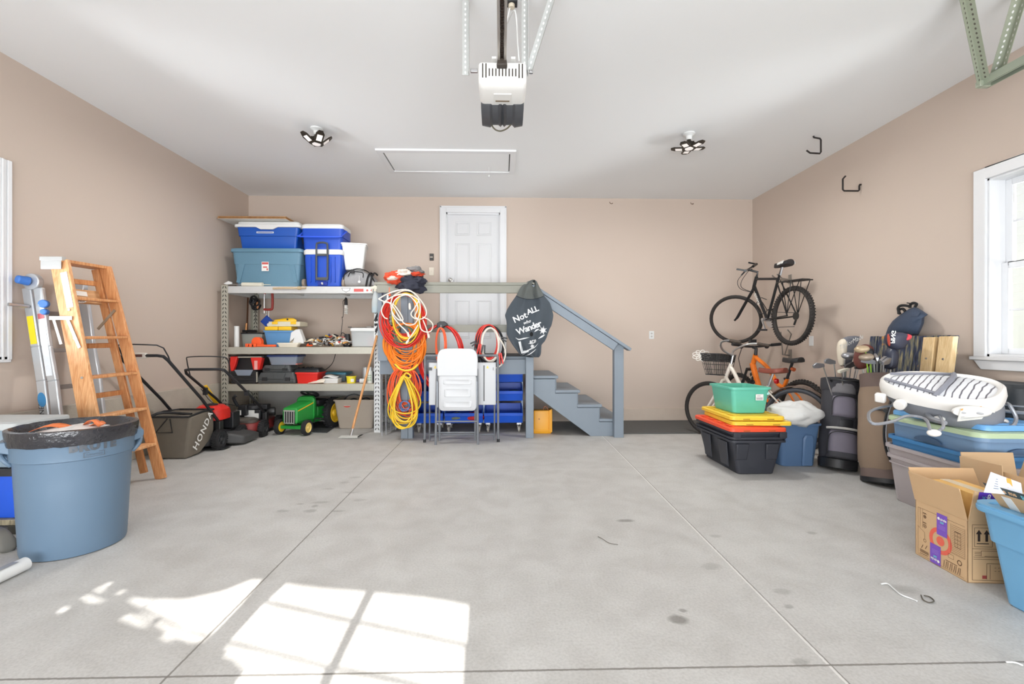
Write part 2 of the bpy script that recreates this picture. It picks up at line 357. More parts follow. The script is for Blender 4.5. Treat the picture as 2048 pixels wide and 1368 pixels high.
# ---------------------------------------------------------------- side windows (double hung, white)
M_VINYL = mat('white vinyl sash', (238, 240, 243), .35, vary=.01)
def glass_mat():
    m = bpy.data.materials.new('window glass'); m.use_nodes = True; nt = m.node_tree; nt.nodes.clear(); N = nt.nodes.new
    o = N('ShaderNodeOutputMaterial'); mx = N('ShaderNodeMixShader'); t = N('ShaderNodeBsdfTransparent'); g = N('ShaderNodeBsdfGlossy'); f = N('ShaderNodeFresnel')
    f.inputs[0].default_value = 1.3; g.inputs['Roughness'].default_value = .02
    nt.links.new(f.outputs[0], mx.inputs[0]); nt.links.new(t.outputs[0], mx.inputs[1]); nt.links.new(g.outputs[0], mx.inputs[2]); nt.links.new(mx.outputs[0], o.inputs[0]); return m
M_GLASS = glass_mat()
def window(n, x, s, dy=0, sill=True):
    w = struct(thing('window_%d' % n, None, None, (0, 0, 0))); t = .082
    y0, y1, z0, z1 = WY0 + dy, WY1 + dy, WZ0, WZ1
    X = lambda a: x + s * a
    b = MB()
    for a, c, e, f in ((y0 - t, y0 + .005, z0 - .02, z1 + t), (y1 - .005, y1 + t, z0 - .02, z1 + t), (y0 + .005, y1 - .005, z1 - .005, z1 + t)): b.b2(X(0), X(-.022), a, c, e, f)
    b.build('casing', M_TRIM, w, bevel=.004)
    if not sill: b = MB(); b.b2(X(0), X(-.022), y0 - t, y1 + t, z0 - .04, z0 + .005); b.b2(X(-.022), X(-.03), y1 + .012, y1 + .03, z0 - .02, z1 + t); b.b2(X(-.022), X(-.03), y1 + .05, y1 + t, z0 - .02, z1 + t); b.build('bottom_casing', M_TRIM, w, bevel=.004)
    else: b = MB(); b.b2(X(-.05), X(.1), y0 - t - .01, y1 + t + .008, z0 - .03, z0 - .0); b.build('window_sill', M_TRIM, w, bevel=.006)
    if sill: b = MB(); b.prism([(y0 - t, z0 - .03), (y1 + t - .01, z0 - .03), (y1 + .02, z0 - .1), (y0 - .02, z0 - .1)], X(0), X(-.03), lambda u, v, q: (q, u, v)); b.build('apron', M_TRIM, w, bevel=.003)
    b = MB(); e = .018
    for a, c, p, q in ((y0, y0 + e, z0, z1), (y1 - e, y1, z0, z1), (y0, y1, z1 - e, z1), (y0, y1, z0, z0 + e)): b.b2(X(.0), X(.15), a, c, p, q)
    b.build('jamb', M_TRIM, w)
    zm = 1.735; f_ = .045
    def sash(nm, za, zb, xo, mz):
        b = MB(); a, c = y0 + e, y1 - e
        b.b2(X(xo), X(xo + .03), a, a + f_, za, zb); b.b2(X(xo), X(xo + .03), c - f_, c, za, zb); b.b2(X(xo), X(xo + .03), a + f_, c - f_, za, za + f_); b.b2(X(xo), X(xo + .03), a + f_, c - f_, zb - f_, zb)
        for k in (1 / 3, 2 / 3): yy = a + (c - a) * k; b.b2(X(xo + .008), X(xo + .022), yy - .008, yy + .008, za + f_, zb - f_)
        b.b2(X(xo + .008), X(xo + .022), a + f_, c - f_, mz - .008, mz + .008)
        so = b.build(nm, M_VINYL, w, bevel=.003)
        g = MB(); g.b2(X(xo + .013), X(xo + .017), a + f_, c - f_, za + f_, zb - f_); g.build('glass_pane', M_GLASS, so, smooth=0)
    sash('lower_sash', z0 + e, zm + .02, .095, 1.397); sash('upper_sash', zm - .02, z1 - e, .126, 2.066)
window(1, XR, 1); window(2, XL, -1, -.03, False)
# neighbour's white clapboard wall outside the right window
t = thing('neighbour_house', 'white clapboard house wall outside the window at right', 'house', (7.4, 3, 0))
b = MB()
for k in range(40):
    z = -.2 + k * .115; b.add([(0 - .012, -4, z), (0 - .012, 9, z), (0, 9, z + .115), (0, -4, z + .115)], [(0, 1, 2, 3)]); b.add([(0 - .012, -4, z), (0 - .012, 9, z), (.01, 9, z), (.01, -4, z)], [(0, 1, 2, 3)])
b.build('siding', mat('white vinyl siding', (236, 238, 240), .5, vary=.02), t, smooth=0)
b = MB(); b.b2(.012, .3, -4, 9, -.2, 4.4); b.build('wall_core', mat('house core', (220, 220, 220), .8), t)
t2 = MB(); t2.b2(3.95, 16, -6, 14, -.3, -.25); o = t2.build('ground_outside', mat('lawn', (120, 135, 90), .9, vary=.2), smooth=0); struct(o)
# ================================================================ grey painted landing and steps
M_GREY = mat('grey porch paint', (126, 137, 148), .5, vary=.05, scale=8)
M_GREY2 = mat('olive grey rail paint', (138, 138, 128), .5, vary=.05, scale=8)
PX0, PX1, PY0, PY1, DK = -1.47, .40, 5.55, YB - .04, .98
st = thing('landing_staircase', 'grey painted wooden landing with handrail and four steps below the white door', 'staircase', (0, PY0, 0))
def sb(): return MB()
b = sb(); b.b2(PX0, PX1, PY0 + .04, PY1, DK - .035, DK); b.build('deck', M_GREY, st, world=True, bevel=.004)
b = sb(); b.b2(PX0, .335, PY0, PY0 + .04, .762, DK - .036); b.b2(PX1 - .04, PX1, PY0 + .09, PY1, .762, DK - .036); b.b2(PX0, PX0 + .04, PY0 + .04, PY1, .762, DK - .036); b.build('rim_joist', M_GREY, st, world=True, bevel=.003)
b = sb(); b.b2(PX0, .34, PY0 - .012, PY0 + .05, DK - .0, DK + .012); b.b2(PX0, PX1, PY0 + .05, PY1, DK, DK + .012); b.build('deck_mat', mat('black rubber sheet', (44, 46, 48), .8, bump=.2, bscale=150), st, world=True)
def post(x0, x1, y0, y1, z0, z1): b = sb(); b.b2(x0, x1, y0, y1, z0, z1); return b.build('post', M_GREY, st, world=True, bevel=.004)
post(-1.195, -1.112, 5.46, 5.549, 0, 1.83); post(-1.111, -1.055, 5.462, 5.549, 0, 1.83)
post(.298, .392, 5.46, 5.549, 0, 1.80); post(PX0, PX0 + .12, 5.462, 5.549, .93, 1.83)
post(1.368, 1.482, 5.462, 5.558, 0, 1.128)
b = sb(); b.b2(PX0 - .03, .40, 5.42, 5.56, 1.83, 1.866); o = b.build('top_rail', M_GREY2, st, world=True, bevel=.005)
b = sb(); b.b2(PX0, .39, 5.42, 5.459, 1.738, 1.829); b.build('rail_board', M_GREY2, st, world=True, bevel=.004)
b = sb(); b.b2(PX0, .36, 5.55, 5.588, 1.275, 1.365); b.build('middle_rail', M_GREY2, st, world=True, bevel=.004)
# sloping rail
ra, rb = Vector((.36, 5.49, 1.845)), Vector((1.56, 5.49, 1.062))
b = sb(); b.bar(ra, rb, .14, .036); b.build('sloping_rail', M_GREY, st, world=True, bevel=.005)
dn = Vector((-.783, 0, -1.2)).normalized(); dn = Vector((-(rb - ra).z, 0, (rb - ra).x)).normalized() * -1
b = sb(); b.bar(ra + dn * .071 + Vector((0, -.045, 0)), rb + dn * .071 + (ra - rb).normalized() * .17 + Vector((0, -.045, 0)), .04, .098); b.build('sloping_board', M_GREY, st, world=True, bevel=.004)
# steps
TZ = [.742, .566, .388, .212]; TX = [.395, .665, .935, 1.205]; TD = .27
for k in range(4):
    x1 = TX[k] + TD + .035
    if k == 3: x1 = 1.50
    b = sb(); b.b2(TX[k], x1, 5.555, PY1, TZ[k] - .036, TZ[k]); b.build('tread', M_GREY, st, world=True, bevel=.006)
    b = sb(); zb = TZ[k + 1] if k < 3 else .0
    b.b2(TX[k] + TD, TX[k] + TD + .018, 5.60, PY1, zb, TZ[k] - .037); b.build('riser', M_GREY, st, world=True)
prof = [(.395, .70), (.665, .70), (.665, .525), (.935, .525), (.935, .348), (1.205, .348), (1.205, .172), (1.47, .172), (1.47, .0), (1.10, .0), (.395, .52)]
for y in (5.558, PY1 - .05):
    b = sb(); b.prism(prof, y, y + .04, lambda u, v, w: (u, w, v)); b.build('stringer', M_GREY, st, world=True, bevel=.003)
# ================================================================ steel shelving
SX0, SX1, SY0, SY1 = -3.54, -1.54, 5.85, 6.58
M_GALV = mat('galvanised steel', (186, 184, 172), .42, .35, vary=.08, scale=30)
M_GALVW = mat('worn light steel', (206, 208, 208), .4, .3, vary=.06, scale=20)
M_BOARD = wood('shelf board', (196, 176, 150), (214, 198, 176), (3, 20, 20), .7)
M_SLOT = mat('slot shadow hole', (40, 40, 38), .8, vary=0)
sh = thing('shelving_unit', 'galvanised steel storage shelving unit with three wide shelves', 'shelves', (SX0 + 1, SY0, 0))
def upright(x, y, sx, sy, m):
    z1 = 1.875; b = MB()
    xx = x if sx > 0 else x - .08; b.m = 0
    b.b2(xx, xx + .08, y - .002, y + .002, 0, z1)                                # front flange
    yy = (y, y + sy * .06); b.b2(x - .002, x + .002, min(yy), max(yy), 0, z1)
    b.b2(xx + (0 if sx < 0 else .076), xx + (.004 if sx < 0 else .08), min(y, y + sy * .018), max(y, y + sy * .018), 0, z1)
    b.m = 1
    for k in range(int(z1 / .053)):                                         # teardrop slots in pairs
        z = .03 + k * .053
        for dx, tl in ((.022, .006), (.056, -.006)):
            cx = xx + dx
            b.add([(cx - .005 - tl, y - .0035, z), (cx + .005 - tl, y - .0035, z), (cx + .006 + tl, y - .0035, z + .028), (cx - .006 + tl, y - .0035, z + .028)], [(0, 1, 2, 3)])
    return b.build('upright', [m, M_SLOT], sh, world=True, smooth=0)
upright(SX0, SY0, 1, 1, M_GALV); upright(SX1, SY0, -1, 1, M_GALVW); upright(SX0, SY1, 1, -1, M_GALV); upright(SX1, SY1, -1, -1, M_GALV)
SZ = [1.862, 1.090, .620]
for z in SZ:
    b = MB()
    for y, s in ((SY0 - .004, 1), (SY1 + .004, -1)):
        prof = [(0, 0), (0, -.088), (.022, -.088), (.022, -.084), (.004, -.084), (.004, -.03), (.03, -.03), (.03, 0)]
        b.prism([(y + s * u, z + v) for u, v in prof], SX0 + .083, SX1 - .083, lambda u, v, w: (w, u, v))
    for x in (SX0 + .006, SX1 - .036): b.b2(x, x + .03, SY0 + .02, SY1 - .02, z - .086, z - .016)
    for x in (SX0 + .7, SX0 + 1.35): b.b2(x, x + .03, SY0 + .02, SY1 - .02, z - .05, z - .016)
    o = b.build('shelf_beam', [M_GALVW if z > 1.8 else M_GALV], sh, world=True, smooth=0, bevel=.002)
    b = MB(); b.b2(SX0 + .02, SX1 - .02, SY0 + .026, SY1 - .026, z - .016, z - .001); b.build('shelf_board', M_BOARD, sh, world=True)
# paper stickers on the top beam and big digits on the right upright
M_PAPER = mat('white paper', (236, 236, 232), .6, vary=.02)
M_REDPRINT = mat('red print', (206, 92, 88), .6, vary=.03)
p0, p1 = pix(683, 580, Y=SY0 - .006), pix(701, 580, Y=SY0 - .006); zt, zb = pix(683, 576, Y=SY0).z, pix(683, 585, Y=SY0).z
b = MB(); b.m = 1; b.prism([(p0.x, zt), (p1.x, zt), (p1.x - .01, zt - .03), ((p0.x + p1.x) / 2, zb), (p0.x + .01, zt - .03)], SY0 - .0042, SY0 - .0052, lambda u, v, w: (u, w, v))
b.m = 0; b.prism([(p0.x + .008, zt - .005), (p1.x - .008, zt - .005), (p1.x - .018, zt - .03), ((p0.x + p1.x) / 2, zb + .008), (p0.x + .018, zt - .03)], SY0 - .0052, SY0 - .0062, lambda u, v, w: (u, w, v))
b.build('shield_sticker', [M_PAPER, mat('grey print', (110, 112, 112), .6)], sh, world=True, smooth=0)
b = MB(); q0, q1 = pix(708, 578, Y=SY0), pix(727, 578, Y=SY0); b.m = 1; b.b2(q0.x, q1.x, SY0 - .0052, SY0 - .0042, q0.z - .035, q0.z + .002)
q2, q3 = pix(730, 578, Y=SY0), pix(744, 578, Y=SY0); b.m = 0; b.b2(q2.x, q3.x, SY0 - .0052, SY0 - .0042, q0.z - .04, q0.z + .004)
b.m = 1; b.cyl((q2.x + .03, SY0 - .0052, q0.z - .018), (q2.x + .03, SY0 - .006, q0.z - .018), .014, 14); b.cyl((q3.x - .005, SY0 - .0052, q0.z - .018), (q3.x - .005, SY0 - .006, q0.z - .018), .012, 14)
b.build('red_sticker', [M_PAPER, M_REDPRINT], sh, world=True, smooth=0)
px_, pz_ = SX1 - .04, 0
for (y, s) in ((632, 180), (657, 0)):
    pz_ = pix(755, y, Y=SY0).z
    r = math.radians(s); letters('7', .15, lambda u, v, w: (px_ + (u * math.cos(r) - v * math.sin(r)) * .9, SY0 - .0045 - w, pz_ + u * math.sin(r) + v * math.cos(r)), M_DARKTXT, sh, 'digit', world=True, bold=.008)
# ================================================================ things on the shelving
def span(px0, px1, pyt, Y, z):
    a, b = pix(px0, pyt, Y=Y), pix(px1, pyt, Y=Y); return (a.x + b.x) / 2, b.x - a.x, a.z - z
def shell(b, w, d, h, t=.86, r=.04, band=.28, step=.012, lip=.012, wall=.006, n=4, cy=None, td=None, inner=True, lip_h=.018):
    """an open plastic tub: tapering wall, wider upper band, rolled lip, hollow inside; front at y=0"""
    cy = d / 2 if cy is None else cy; td = t if td is None else td
    hb = h * (1 - band)
    def ring(sw, sd, z, off=0): return [(x, y, z) for x, y in rr(w * sw - off * 2, d * sd - off * 2, max(r - max(off, 0), .004), n, 0, cy)]
    k = lambda z: (t + (1 - t) * z / h, td + (1 - td) * z / h)
    L = lip
    rings = [ring(t - .03, td - .03, 0, L), ring(*k(0), .008, L), ring(*k(hb), hb - .001, L)]
    if band: rings += [ring(*k(hb), hb, L - step), ring(*k(h - lip_h), h - lip_h, max(L - step, .002))]
    else: rings += [ring(*k(h - lip_h), h - lip_h, L)]
    rings += [ring(1, 1, h - lip_h), ring(1, 1, h)]
    if inner: rings += [ring(1, 1, h, L + wall), ring(*k(.01), .01, L + wall)]
    return b.loft(rings)
def lid_rings(b, w, d, z, h, r=.04, n=4, cy=0, raise_=.012, inset=.035, skirt=.01):
    f = lambda off, zz: [(x, y, zz) for x, y in rr(w - 2 * off, d - 2 * off, max(r - off, .006), n, 0, cy)]
    return b.loft([f(.004, z - skirt), f(0, z - skirt), f(0, z + h * .6), f(.006, z + h), f(inset, z + h), f(inset + .008, z + h + raise_), f(inset + .03, z + h + raise_)], True, True)
def sticker(parent, x0, x1, z0, z1, y, m, name='label', tilt=0, bars=(), mb=None):
    b = MB(); b.b2(x0, x1, y - .0012, y, z0, z1); b.m = 1
    for (u0, u1, v0, v1) in bars: b.b2(x0 + (x1 - x0) * u0, x0 + (x1 - x0) * u1, y - .002, y - .0011, z0 + (z1 - z0) * v0, z0 + (z1 - z0) * v1)
    return b.build(name, [m, mb or M_REDPRINT], parent, smooth=0)
def plastic(name, col, rough=.42, vary=.05, **k): return mat(name, col, rough, 0, vary, 6, **k)
M_BLK = plastic('black plastic', (38, 39, 42), .45); M_WHT = plastic('white plastic', (226, 227, 226), .4, .02); M_CHAR = plastic('charcoal plastic', (74, 77, 78), .5)
M_RED = plastic('red plastic', (222, 44, 36), .4); M_YEL = plastic('yellow plastic', (246, 196, 40), .4); M_ORG = plastic('orange plastic', (244, 96, 44), .4)
M_STEEL = mat('bright steel', (200, 200, 202), .28, .9, vary=.04); M_DSTEEL = mat('dark steel', (70, 70, 70), .4, .7, vary=.1)
M_RUBBER = mat('black rubber', (36, 36, 38), .75, vary=.1, scale=30)
def clear(name, col=(214, 222, 228), a=.38, rough=.25): return mat(name, col, rough, vary=0, alpha=a)
M_CLEAR = clear('clear plastic')
ZT, ZM, ZL = SZ
# ---- top shelf
Y = 5.93; x, w, h = span(459, 605, 497, Y, ZT)
M_T1 = plastic('dusty blue plastic', (98, 136, 158), .5)
t = thing('storage_tote', 'large dusty blue lidded storage tote standing left on the top shelf', 'tote', (x, Y, ZT))
b = MB(); shell(b, w * .97, .48, h - .03, .9, .05, .36, .006, .012); b.build('body', M_T1, t)
b = MB(); lid_rings(b, w, .5, h - .03, .03, .05, cy=.24); b.build('lid', M_T1, t)
for k in (-1, 1): b = MB(); b.prism([(k * w * .37, h * .12), (k * w * .30, h * .6), (k * w * .38, h * .6), (k * w * .42, h * .12)], .022, .03, lambda u, v, q: (u, q - v * .03, v)); b.build('rib', M_T1, t)
sticker(t, -.06, .03, h * .42, h * .66, .008, M_PAPER, bars=((.05, .95, .72, .95), (.2, .8, .35, .5), (.7, .9, .08, .3)))
Y2 = 5.97; z2 = ZT + h; x, w, h2 = span(466, 600, 441, Y2, z2)
M_CB1 = plastic('cooler blue', (22, 84, 178), .4); M_CB2 = plastic('royal blue', (30, 80, 192), .4)
t = thing('cooler', 'large blue cooler with white lid stacked on the dusty blue tote', 'cooler', (x + .01, Y2, z2 + .013))
h2 -= .013; b = MB(); hb = h2 * .76
shell(b, w * .94, .42, hb, .92, .045, .40, .014, .018, inner=False, lip_h=.004); b.build('body', M_CB1, t)
b = MB(); f = lambda o, z: [(u, v, z) for u, v in rr(w - 2 * o, .46 - 2 * o, .05 - o * .3, 5, 0, .21)]
b.loft([f(.01, hb), f(0, hb + .004), f(0, hb + .035), f(.03, hb + .04), f(.035, h2 - .012), f(.055, h2)])
b.prism([(-.16, hb + .01), (.16, hb + .01), (.08, hb - .03), (-.08, hb - .03)], -.025, .0, lambda u, v, q: (u, q, v)); b.build('lid', M_WHT, t, bevel=.004)
sticker(t, -.14, .08, hb * .72, hb * .8, .003, M_PAPER, bars=((.05, .95, .3, .7),), mb=plastic('blue print', (60, 90, 170)))
b = MB(); b.tube([(w * .46, .1, hb * .75), (w * .49, .1, hb * .3), (w * .49, .32, hb * .3), (w * .46, .32, hb * .75)], .009, 6); b.build('bail_handle', M_BLK, t)
Y3 = 5.90; x, w, h3 = span(606, 684, 498, Y3, ZT)
t = thing('wheeled_cooler', 'royal blue wheeled cooler with grey pull handle standing on the top shelf', 'cooler', (x, Y3, ZT))
b = MB(); hb = h3 * .86
b.loft([[(u, v, z) for u, v in rr(w * s, .36 * s2, .04, 4, 0, .19)] for s, s2, z in ((.86, .9, .012), (.9, .94, .03), (.98, .98, hb - .06), (.96, 1, hb))]); 
for xx in (-.155, -.1, .1, .155): b.b2(xx - .006, xx + .006, -.002, .03, .06, hb - .03)
b.build('body', M_CB2, t, bevel=.003)
b = MB(); b.loft([[(u, v, z) for u, v in rr(w * s, .37 * s, .045, 4, 0, .19)] for s, z in ((1, hb), (1.02, hb + .01), (1.02, h3 - .015), (.96, h3))]); b.build('lid', M_WHT, t)
hz = h3 + .04
b = MB(); b.tube(smooth_path([(-.07, -.018, .1), (-.07, -.018, hz - .02), (-.055, -.018, hz + .03), (0, -.018, hz + .04), (.055, -.018, hz + .03), (.07, -.018, hz - .02), (.07, -.018, .1)], 3), .012, 8)
b.b2(-.075, .075, -.03, -.004, h3 - .09, h3 - .065); b.b2(-.075, .075, -.03, .0, .085, .12); b.build('pull_handle', M_CHAR, t)
for xx in (-w * .5 - .005, w * .5 + .005): b = MB(); b.cyl((xx - .018, .06, .055), (xx + .018, .06, .055), .055, 18); b.build('wheel', plastic('taupe plastic', (140, 128, 116)), t, bevel=.006)
b = MB(); b.b2(-.06, .06, -.006, .03, .02, .07); b.build('drain_panel', plastic('deep blue', (20, 50, 150)), t, bevel=.005)
b = MB(); b.tube([(.0, -.008, .05), (0, -.025, .048), (.012, -.03, .03)], .01, 8); b.build('spout', M_WHT, t)
z4 = ZT + h3; Y4 = 5.93; x, w, h4 = span(597, 683, 447, Y4, z4)
t = thing('cooler', 'royal blue cooler with white lid stacked on the wheeled cooler', 'cooler', (x + .02, Y4, z4 + .001))
hb = h4 * .82; b = MB(); b.loft([[(u, v, z) for u, v in rr(w * s, .34 * s2, .045, 4, 0, .18)] for s, s2, z in ((.86, .9, 0), (.9, .93, .02), (.93, .95, hb * .58), (.97, .99, hb * .6), (.97, 1, hb))]); b.build('body', M_CB2, t)
b = MB(); b.loft([[(u, v, z) for u, v in rr(w * s, .35 * s, .05, 4, 0, .18)] for s, z in ((.99, hb), (1.0, hb + .02), (.98, h4 - .012), (.92, h4))]); b.build('lid', M_WHT, t)
b = MB(); b.tube(smooth_path([(-w * .5, .12, hb * .95), (-w * .5, .0, hb * .66), (-w * .46, -.028, hb * .58), (w * .4, -.028, hb * .58), (w * .47, .0, hb * .66), (w * .51, .12, hb * .95)], 2), .011, 8); b.build('bail_handle', plastic('bright blue', (52, 96, 228)), t)
# grey gym bag, white bin on it
Y5 = 5.92; x, w, h5 = span(683, 749, 536, Y5, ZT)
M_HEATH = mat('heather grey canvas', (158, 158, 160), .85, vary=.14, scale=60, bump=.2, bscale=200); M_WEB = mat('black webbing', (30, 30, 32), .8, vary=.1)
t = thing('gym_bag', 'heather grey gym bag with black straps on the top shelf', 'bag', (x, Y5, ZT))
b = MB(); rings = []
for i in range(13):
    u = i / 12; xx = (u - .5) * w; hh = h5 * (1 - .55 * abs(2 * u - .86) ** 2.2) * (.97 + .03 * math.sin(9 * u)); q = []
    for k in range(16):
        a = 2 * PI * k / 16; yy = .16 + .15 * math.copysign(abs(math.cos(a)) ** .6, math.cos(a)); zz = hh * (.5 + .5 * math.copysign(abs(math.sin(a)) ** .75, math.sin(a)))
        q.append((xx + .012 * noise.noise((u * 5, a, 2)), yy + .018 * noise.noise((u * 4, a * 2, 7)), max(0, zz + .012 * noise.noise((u * 6, a * 2, 3)) * (zz > .01))))
    rings.append(q)
b.loft(rings); b.build('body', M_HEATH, t, smooth=80)
b = MB()
for xs in (.30, .42): b.tube(smooth_path([(w * (xs - .06), -.0, .01), (w * xs, .006, h5 * .55), (w * (xs + .02), .10, h5 * .8), (w * (xs + .04), .2, h5 * .75)], 4), .012, 5)
b.tube(smooth_path([(-w * .3, -.004, h5 * .55), (-w * .2, -.01, h5 * .8), (.02, -.016, h5 * .78), (w * .16, -.012, h5 * .72), (w * .16, -.012, h5 * .5)], 4), .006, 5)
b.tube(smooth_path([(-w * .46, .02, h5 * .3), (-w * .38, -.008, h5 * .7), (-.02, .02, h5 * .97), (w * .3, .03, h5 * .8), (w * .47, .05, h5 * .3)], 4), .007, 5); b.build('strap', M_WEB, t)
b = MB(); b.b2(-.09, -.045, -.018, .0, h5 * .72, h5 * .92); b.build('buckle', M_BLK, t, bevel=.004)
b = MB(); b.cyl((.02, -.012, h5 * .28), (.02, -.017, h5 * .28), .016, 12); b.tube([(.02, -.012, h5 * .6), (.02, -.014, h5 * .3)], .003, 5); b.build('tag', M_WHT, t)
z6 = ZT + h5 * .93; Y6 = 5.97; x, w, h6 = span(678, 737, 484, Y6, z6)
t = thing('storage_bin', 'white open plastic bin perched on the grey gym bag', 'bin', (x + .0, Y6 + .0, z6 + .01), .22)
b = MB(); shell(b, w * .86, .3, h6 - .02, .74, .03, .12, .005, .012); b.build('body', M_WHT, t)
# thin panels lying on the coolers
M_HARDB = wood('hardboard edge', (150, 104, 62), (186, 142, 94), (6, 6, 30)); M_MELA = mat('white melamine', (228, 226, 220), .5, vary=.02)
zc = z2 + .013 + h2
for i, (xa_, xb_, ya, yb, lab) in enumerate(((-3.66 + .05, -2.745, 5.88, 6.40, 'white-faced hardboard panel directly on the lid of the large blue cooler'), (-3.60, -2.742, 5.875, 6.40, 'brown hardboard panel lying on the white-faced panel above the coolers'))):
    t = thing('hardboard_panel', lab, 'panel', ((xa_ + xb_) / 2, ya, zc + .002 + i * .016)); b = MB(); b.m = 0
    b.b2(xa_, xb_, ya, yb, zc + .003 + i * .016, zc + .015 + i * .016); b.m = 1
    if i == 0: b.b2(xa_ + .004, xb_ - .004, ya + .004, yb - .004, zc + .002, zc + .003)
    b.build('sheet', [M_HARDB, M_MELA], t, world=True)
t = thing('hardboard_panel', 'long narrow hardboard strip lying behind on top of the coolers', 'panel', (-2.6, 6.2, zc + .002)); b = MB(); pa = pix(612, 446, Y=6.3); pb = pix(686, 446, Y=6.3)
zz = z4 + h4 + .004; b.b2(pa.x - .3, pb.x, 6.1, 6.34, zz + .012, zz + .024); b.build('sheet', M_HARDB, t, world=True)
# caulking gun and twig at the front edge
p = pix(500, 571, Y=5.88)
t = thing('caulking_gun', 'cream caulking gun lying along the front edge of the top shelf', 'tool', (p.x, 5.885, ZT)); M_CRM = plastic('cream enamel', (224, 220, 204))
b = MB(); b.cyl((-.10, 0, .028), (.16, 0, .026), .026, 14); b.cyl((.16, 0, .026), (.26, 0, .024), .006, 8, .003); b.build('cartridge', M_CRM, t)
b = MB(); b.cyl((-.3, 0, .028), (-.1, 0, .028), .005, 8); b.tube([(-.17, 0, .012), (.17, 0, .006)], .004, 6); b.build('plunger_rod', M_STEEL, t)
b = MB(); b.prism([(-.29, .02), (-.23, .03), (-.23, .055), (-.27, .07), (-.33, .035)], -.015, .015, lambda u, v, q: (u, q, v)); b.build('handle', M_WHT, t, bevel=.004)
a, c_ = pix(546, 577, Y=5.83), pix(612, 576, Y=5.83)
t = thing('wooden_stick', 'tan wooden stick with twine lashed on the front of the top beam', 'stick', (a.x, 5.83, a.z)); b = MB()
b.tube([a, a.lerp(c_, .3) + Vector((0, 0, .004)), a.lerp(c_, .7), c_], .013, 7); b.build('stick', wood('dry stick', (176, 152, 118), (214, 196, 166)), t, world=True)
b = MB(); m_ = a.lerp(c_, .8)
for k in range(5): b.tube([m_ + Vector((k * .008 - .016, .018 * math.cos(j), .02 * math.sin(j))) for j in [q * PI / 5 for q in range(10)]], .004, 5, closed=True)
b.build('twine', mat('jute twine', (196, 176, 140), .9), t, world=True)
# ---- hanging under the top shelf
p = pix(692, 596, Y=6.2)
t = thing('work_lamp', 'bare white spiral bulb in a black socket hanging under the top shelf', 'lamp', (p.x, 6.2, p.z)); zt = ZT - .09
b = MB(); b.lathe([(.012, .05), (.02, .03), (.022, 0), (.022, -.05)], 12, (0, 0, zt - p.z - .07)); b.build('socket', M_BLK, t)
b = MB(); o = zt - p.z - .12; b.cyl((0, 0, o), (0, 0, o - .045), .022, 12, .024)
b.tube([(.02 * math.cos(k * .7), .02 * math.sin(k * .7), o - .045 - k * .0026) for k in range(28)], .0085, 7); b.build('bulb', mat('white spiral bulb', (240, 238, 232), .3), t)
b = MB(); pts = [pix(686, 603, Y=6.25), pix(687, 618, Y=6.25), pix(686, 634, Y=6.25), pix(684, 634, Y=6.25), pix(685, 642, Y=6.25), pix(683, 660, Y=6.25), pix(682, 680, Y=6.25), pix(684, 690, Y=6.25)]
b.tube(smooth_path([(p.x, 6.2, zt - .01), (p.x - .02, 6.22, zt - .04)] + pts, 4), .004, 6); b.build('lamp_cord', M_BLK, t, world=True)
p = pix(509, 608, Y=6.3)
t = thing('rope_bundle', 'bundle of black cord hanging under the left of the top shelf', 'cord', (p.x, 6.3, p.z)); b = MB()
for k in range(7):
    r = .035 + .03 * random.random(); c0 = Vector((random.uniform(-.03, .03), random.uniform(-.03, .03), .02 + random.uniform(-.02, .03)))
    R = Euler((random.uniform(-.7, .7) + PI / 2, 0, random.uniform(0, 3))).to_matrix(); b.tube([c0 + R @ Vector((r * math.cos(j * .5), r * 1.4 * math.sin(j * .5), .004 * j)) for j in range(14)], .011, 6)
b.ball((.035, 0, -.02), (.03, .03, .045), 8, 6); b.build('coil', M_BLK, t)
b = MB(); b.tube([(.02, -.01, -.05), (.02, -.01, -.25)], .004, 6); b.build('loose_end', M_BLK, t)
b = MB(); b.ball((.05, -.02, -.02), (.018, .018, .05), 8, 6); b.build('toggle', wood('toggle wood', (170, 110, 70), (200, 140, 96)), t)
p = pix(537, 588, Y=6.1); q_ = pix(537, 622, Y=6.1); hC = p.z - q_.z
t = thing('c_clamp', 'rust red C clamp gripping the beam under the top shelf', 'clamp', (p.x, 6.1, p.z + .02))
b = MB(); b.tube(smooth_path([(-.055, 0, -.015), (-.03, 0, .01), (.03, 0, .01), (.05, 0, -.02), (.05, 0, -hC * .85), (.03, 0, -hC), (-.06, 0, -hC)], 3), .016, 8); b.build('frame', mat('rust red paint', (150, 48, 40), .5, vary=.15), t)
b = MB(); b.cyl((-.055, 0, -.02), (-.055, 0, -hC - .05), .007, 8); b.cyl((-.09, 0, -hC - .05), (-.02, 0, -hC - .05), .005, 8); b.build('screw', M_STEEL, t)
p = pix(534, 643, Y=6.15)
t = thing('fabric_pouch', 'small royal blue square pouch tilted on white ties under the clamp', 'pouch', (p.x, 6.15, p.z)); b = MB()
s = .085; b.loft([[(0, y, s), (-s, y, .0), (0, y, -s), (s, y, 0)] if abs(y) < .01 else [(0, y, s * .9), (-s * .9, y, 0), (0, y, -s * .9), (s * .9, y, 0)] for y in (-.014, -.006, .006, .014)]); b.build('body', plastic('navy cloth', (22, 62, 150), .8), t, bevel=.004)
b = MB(); b.cyl((.03, -.0145, -.045), (.03, -.017, -.045), .024, 14); b.build('badge', M_WHT, t)
b = MB(); b.tube([(-.01, 0, .075), (-.008, 0, .17), (.002, 0, .172), (.006, 0, .17), (.024, 0, .17), (.02, 0, .06)], .005, 6); b.build('tie', M_WHT, t)
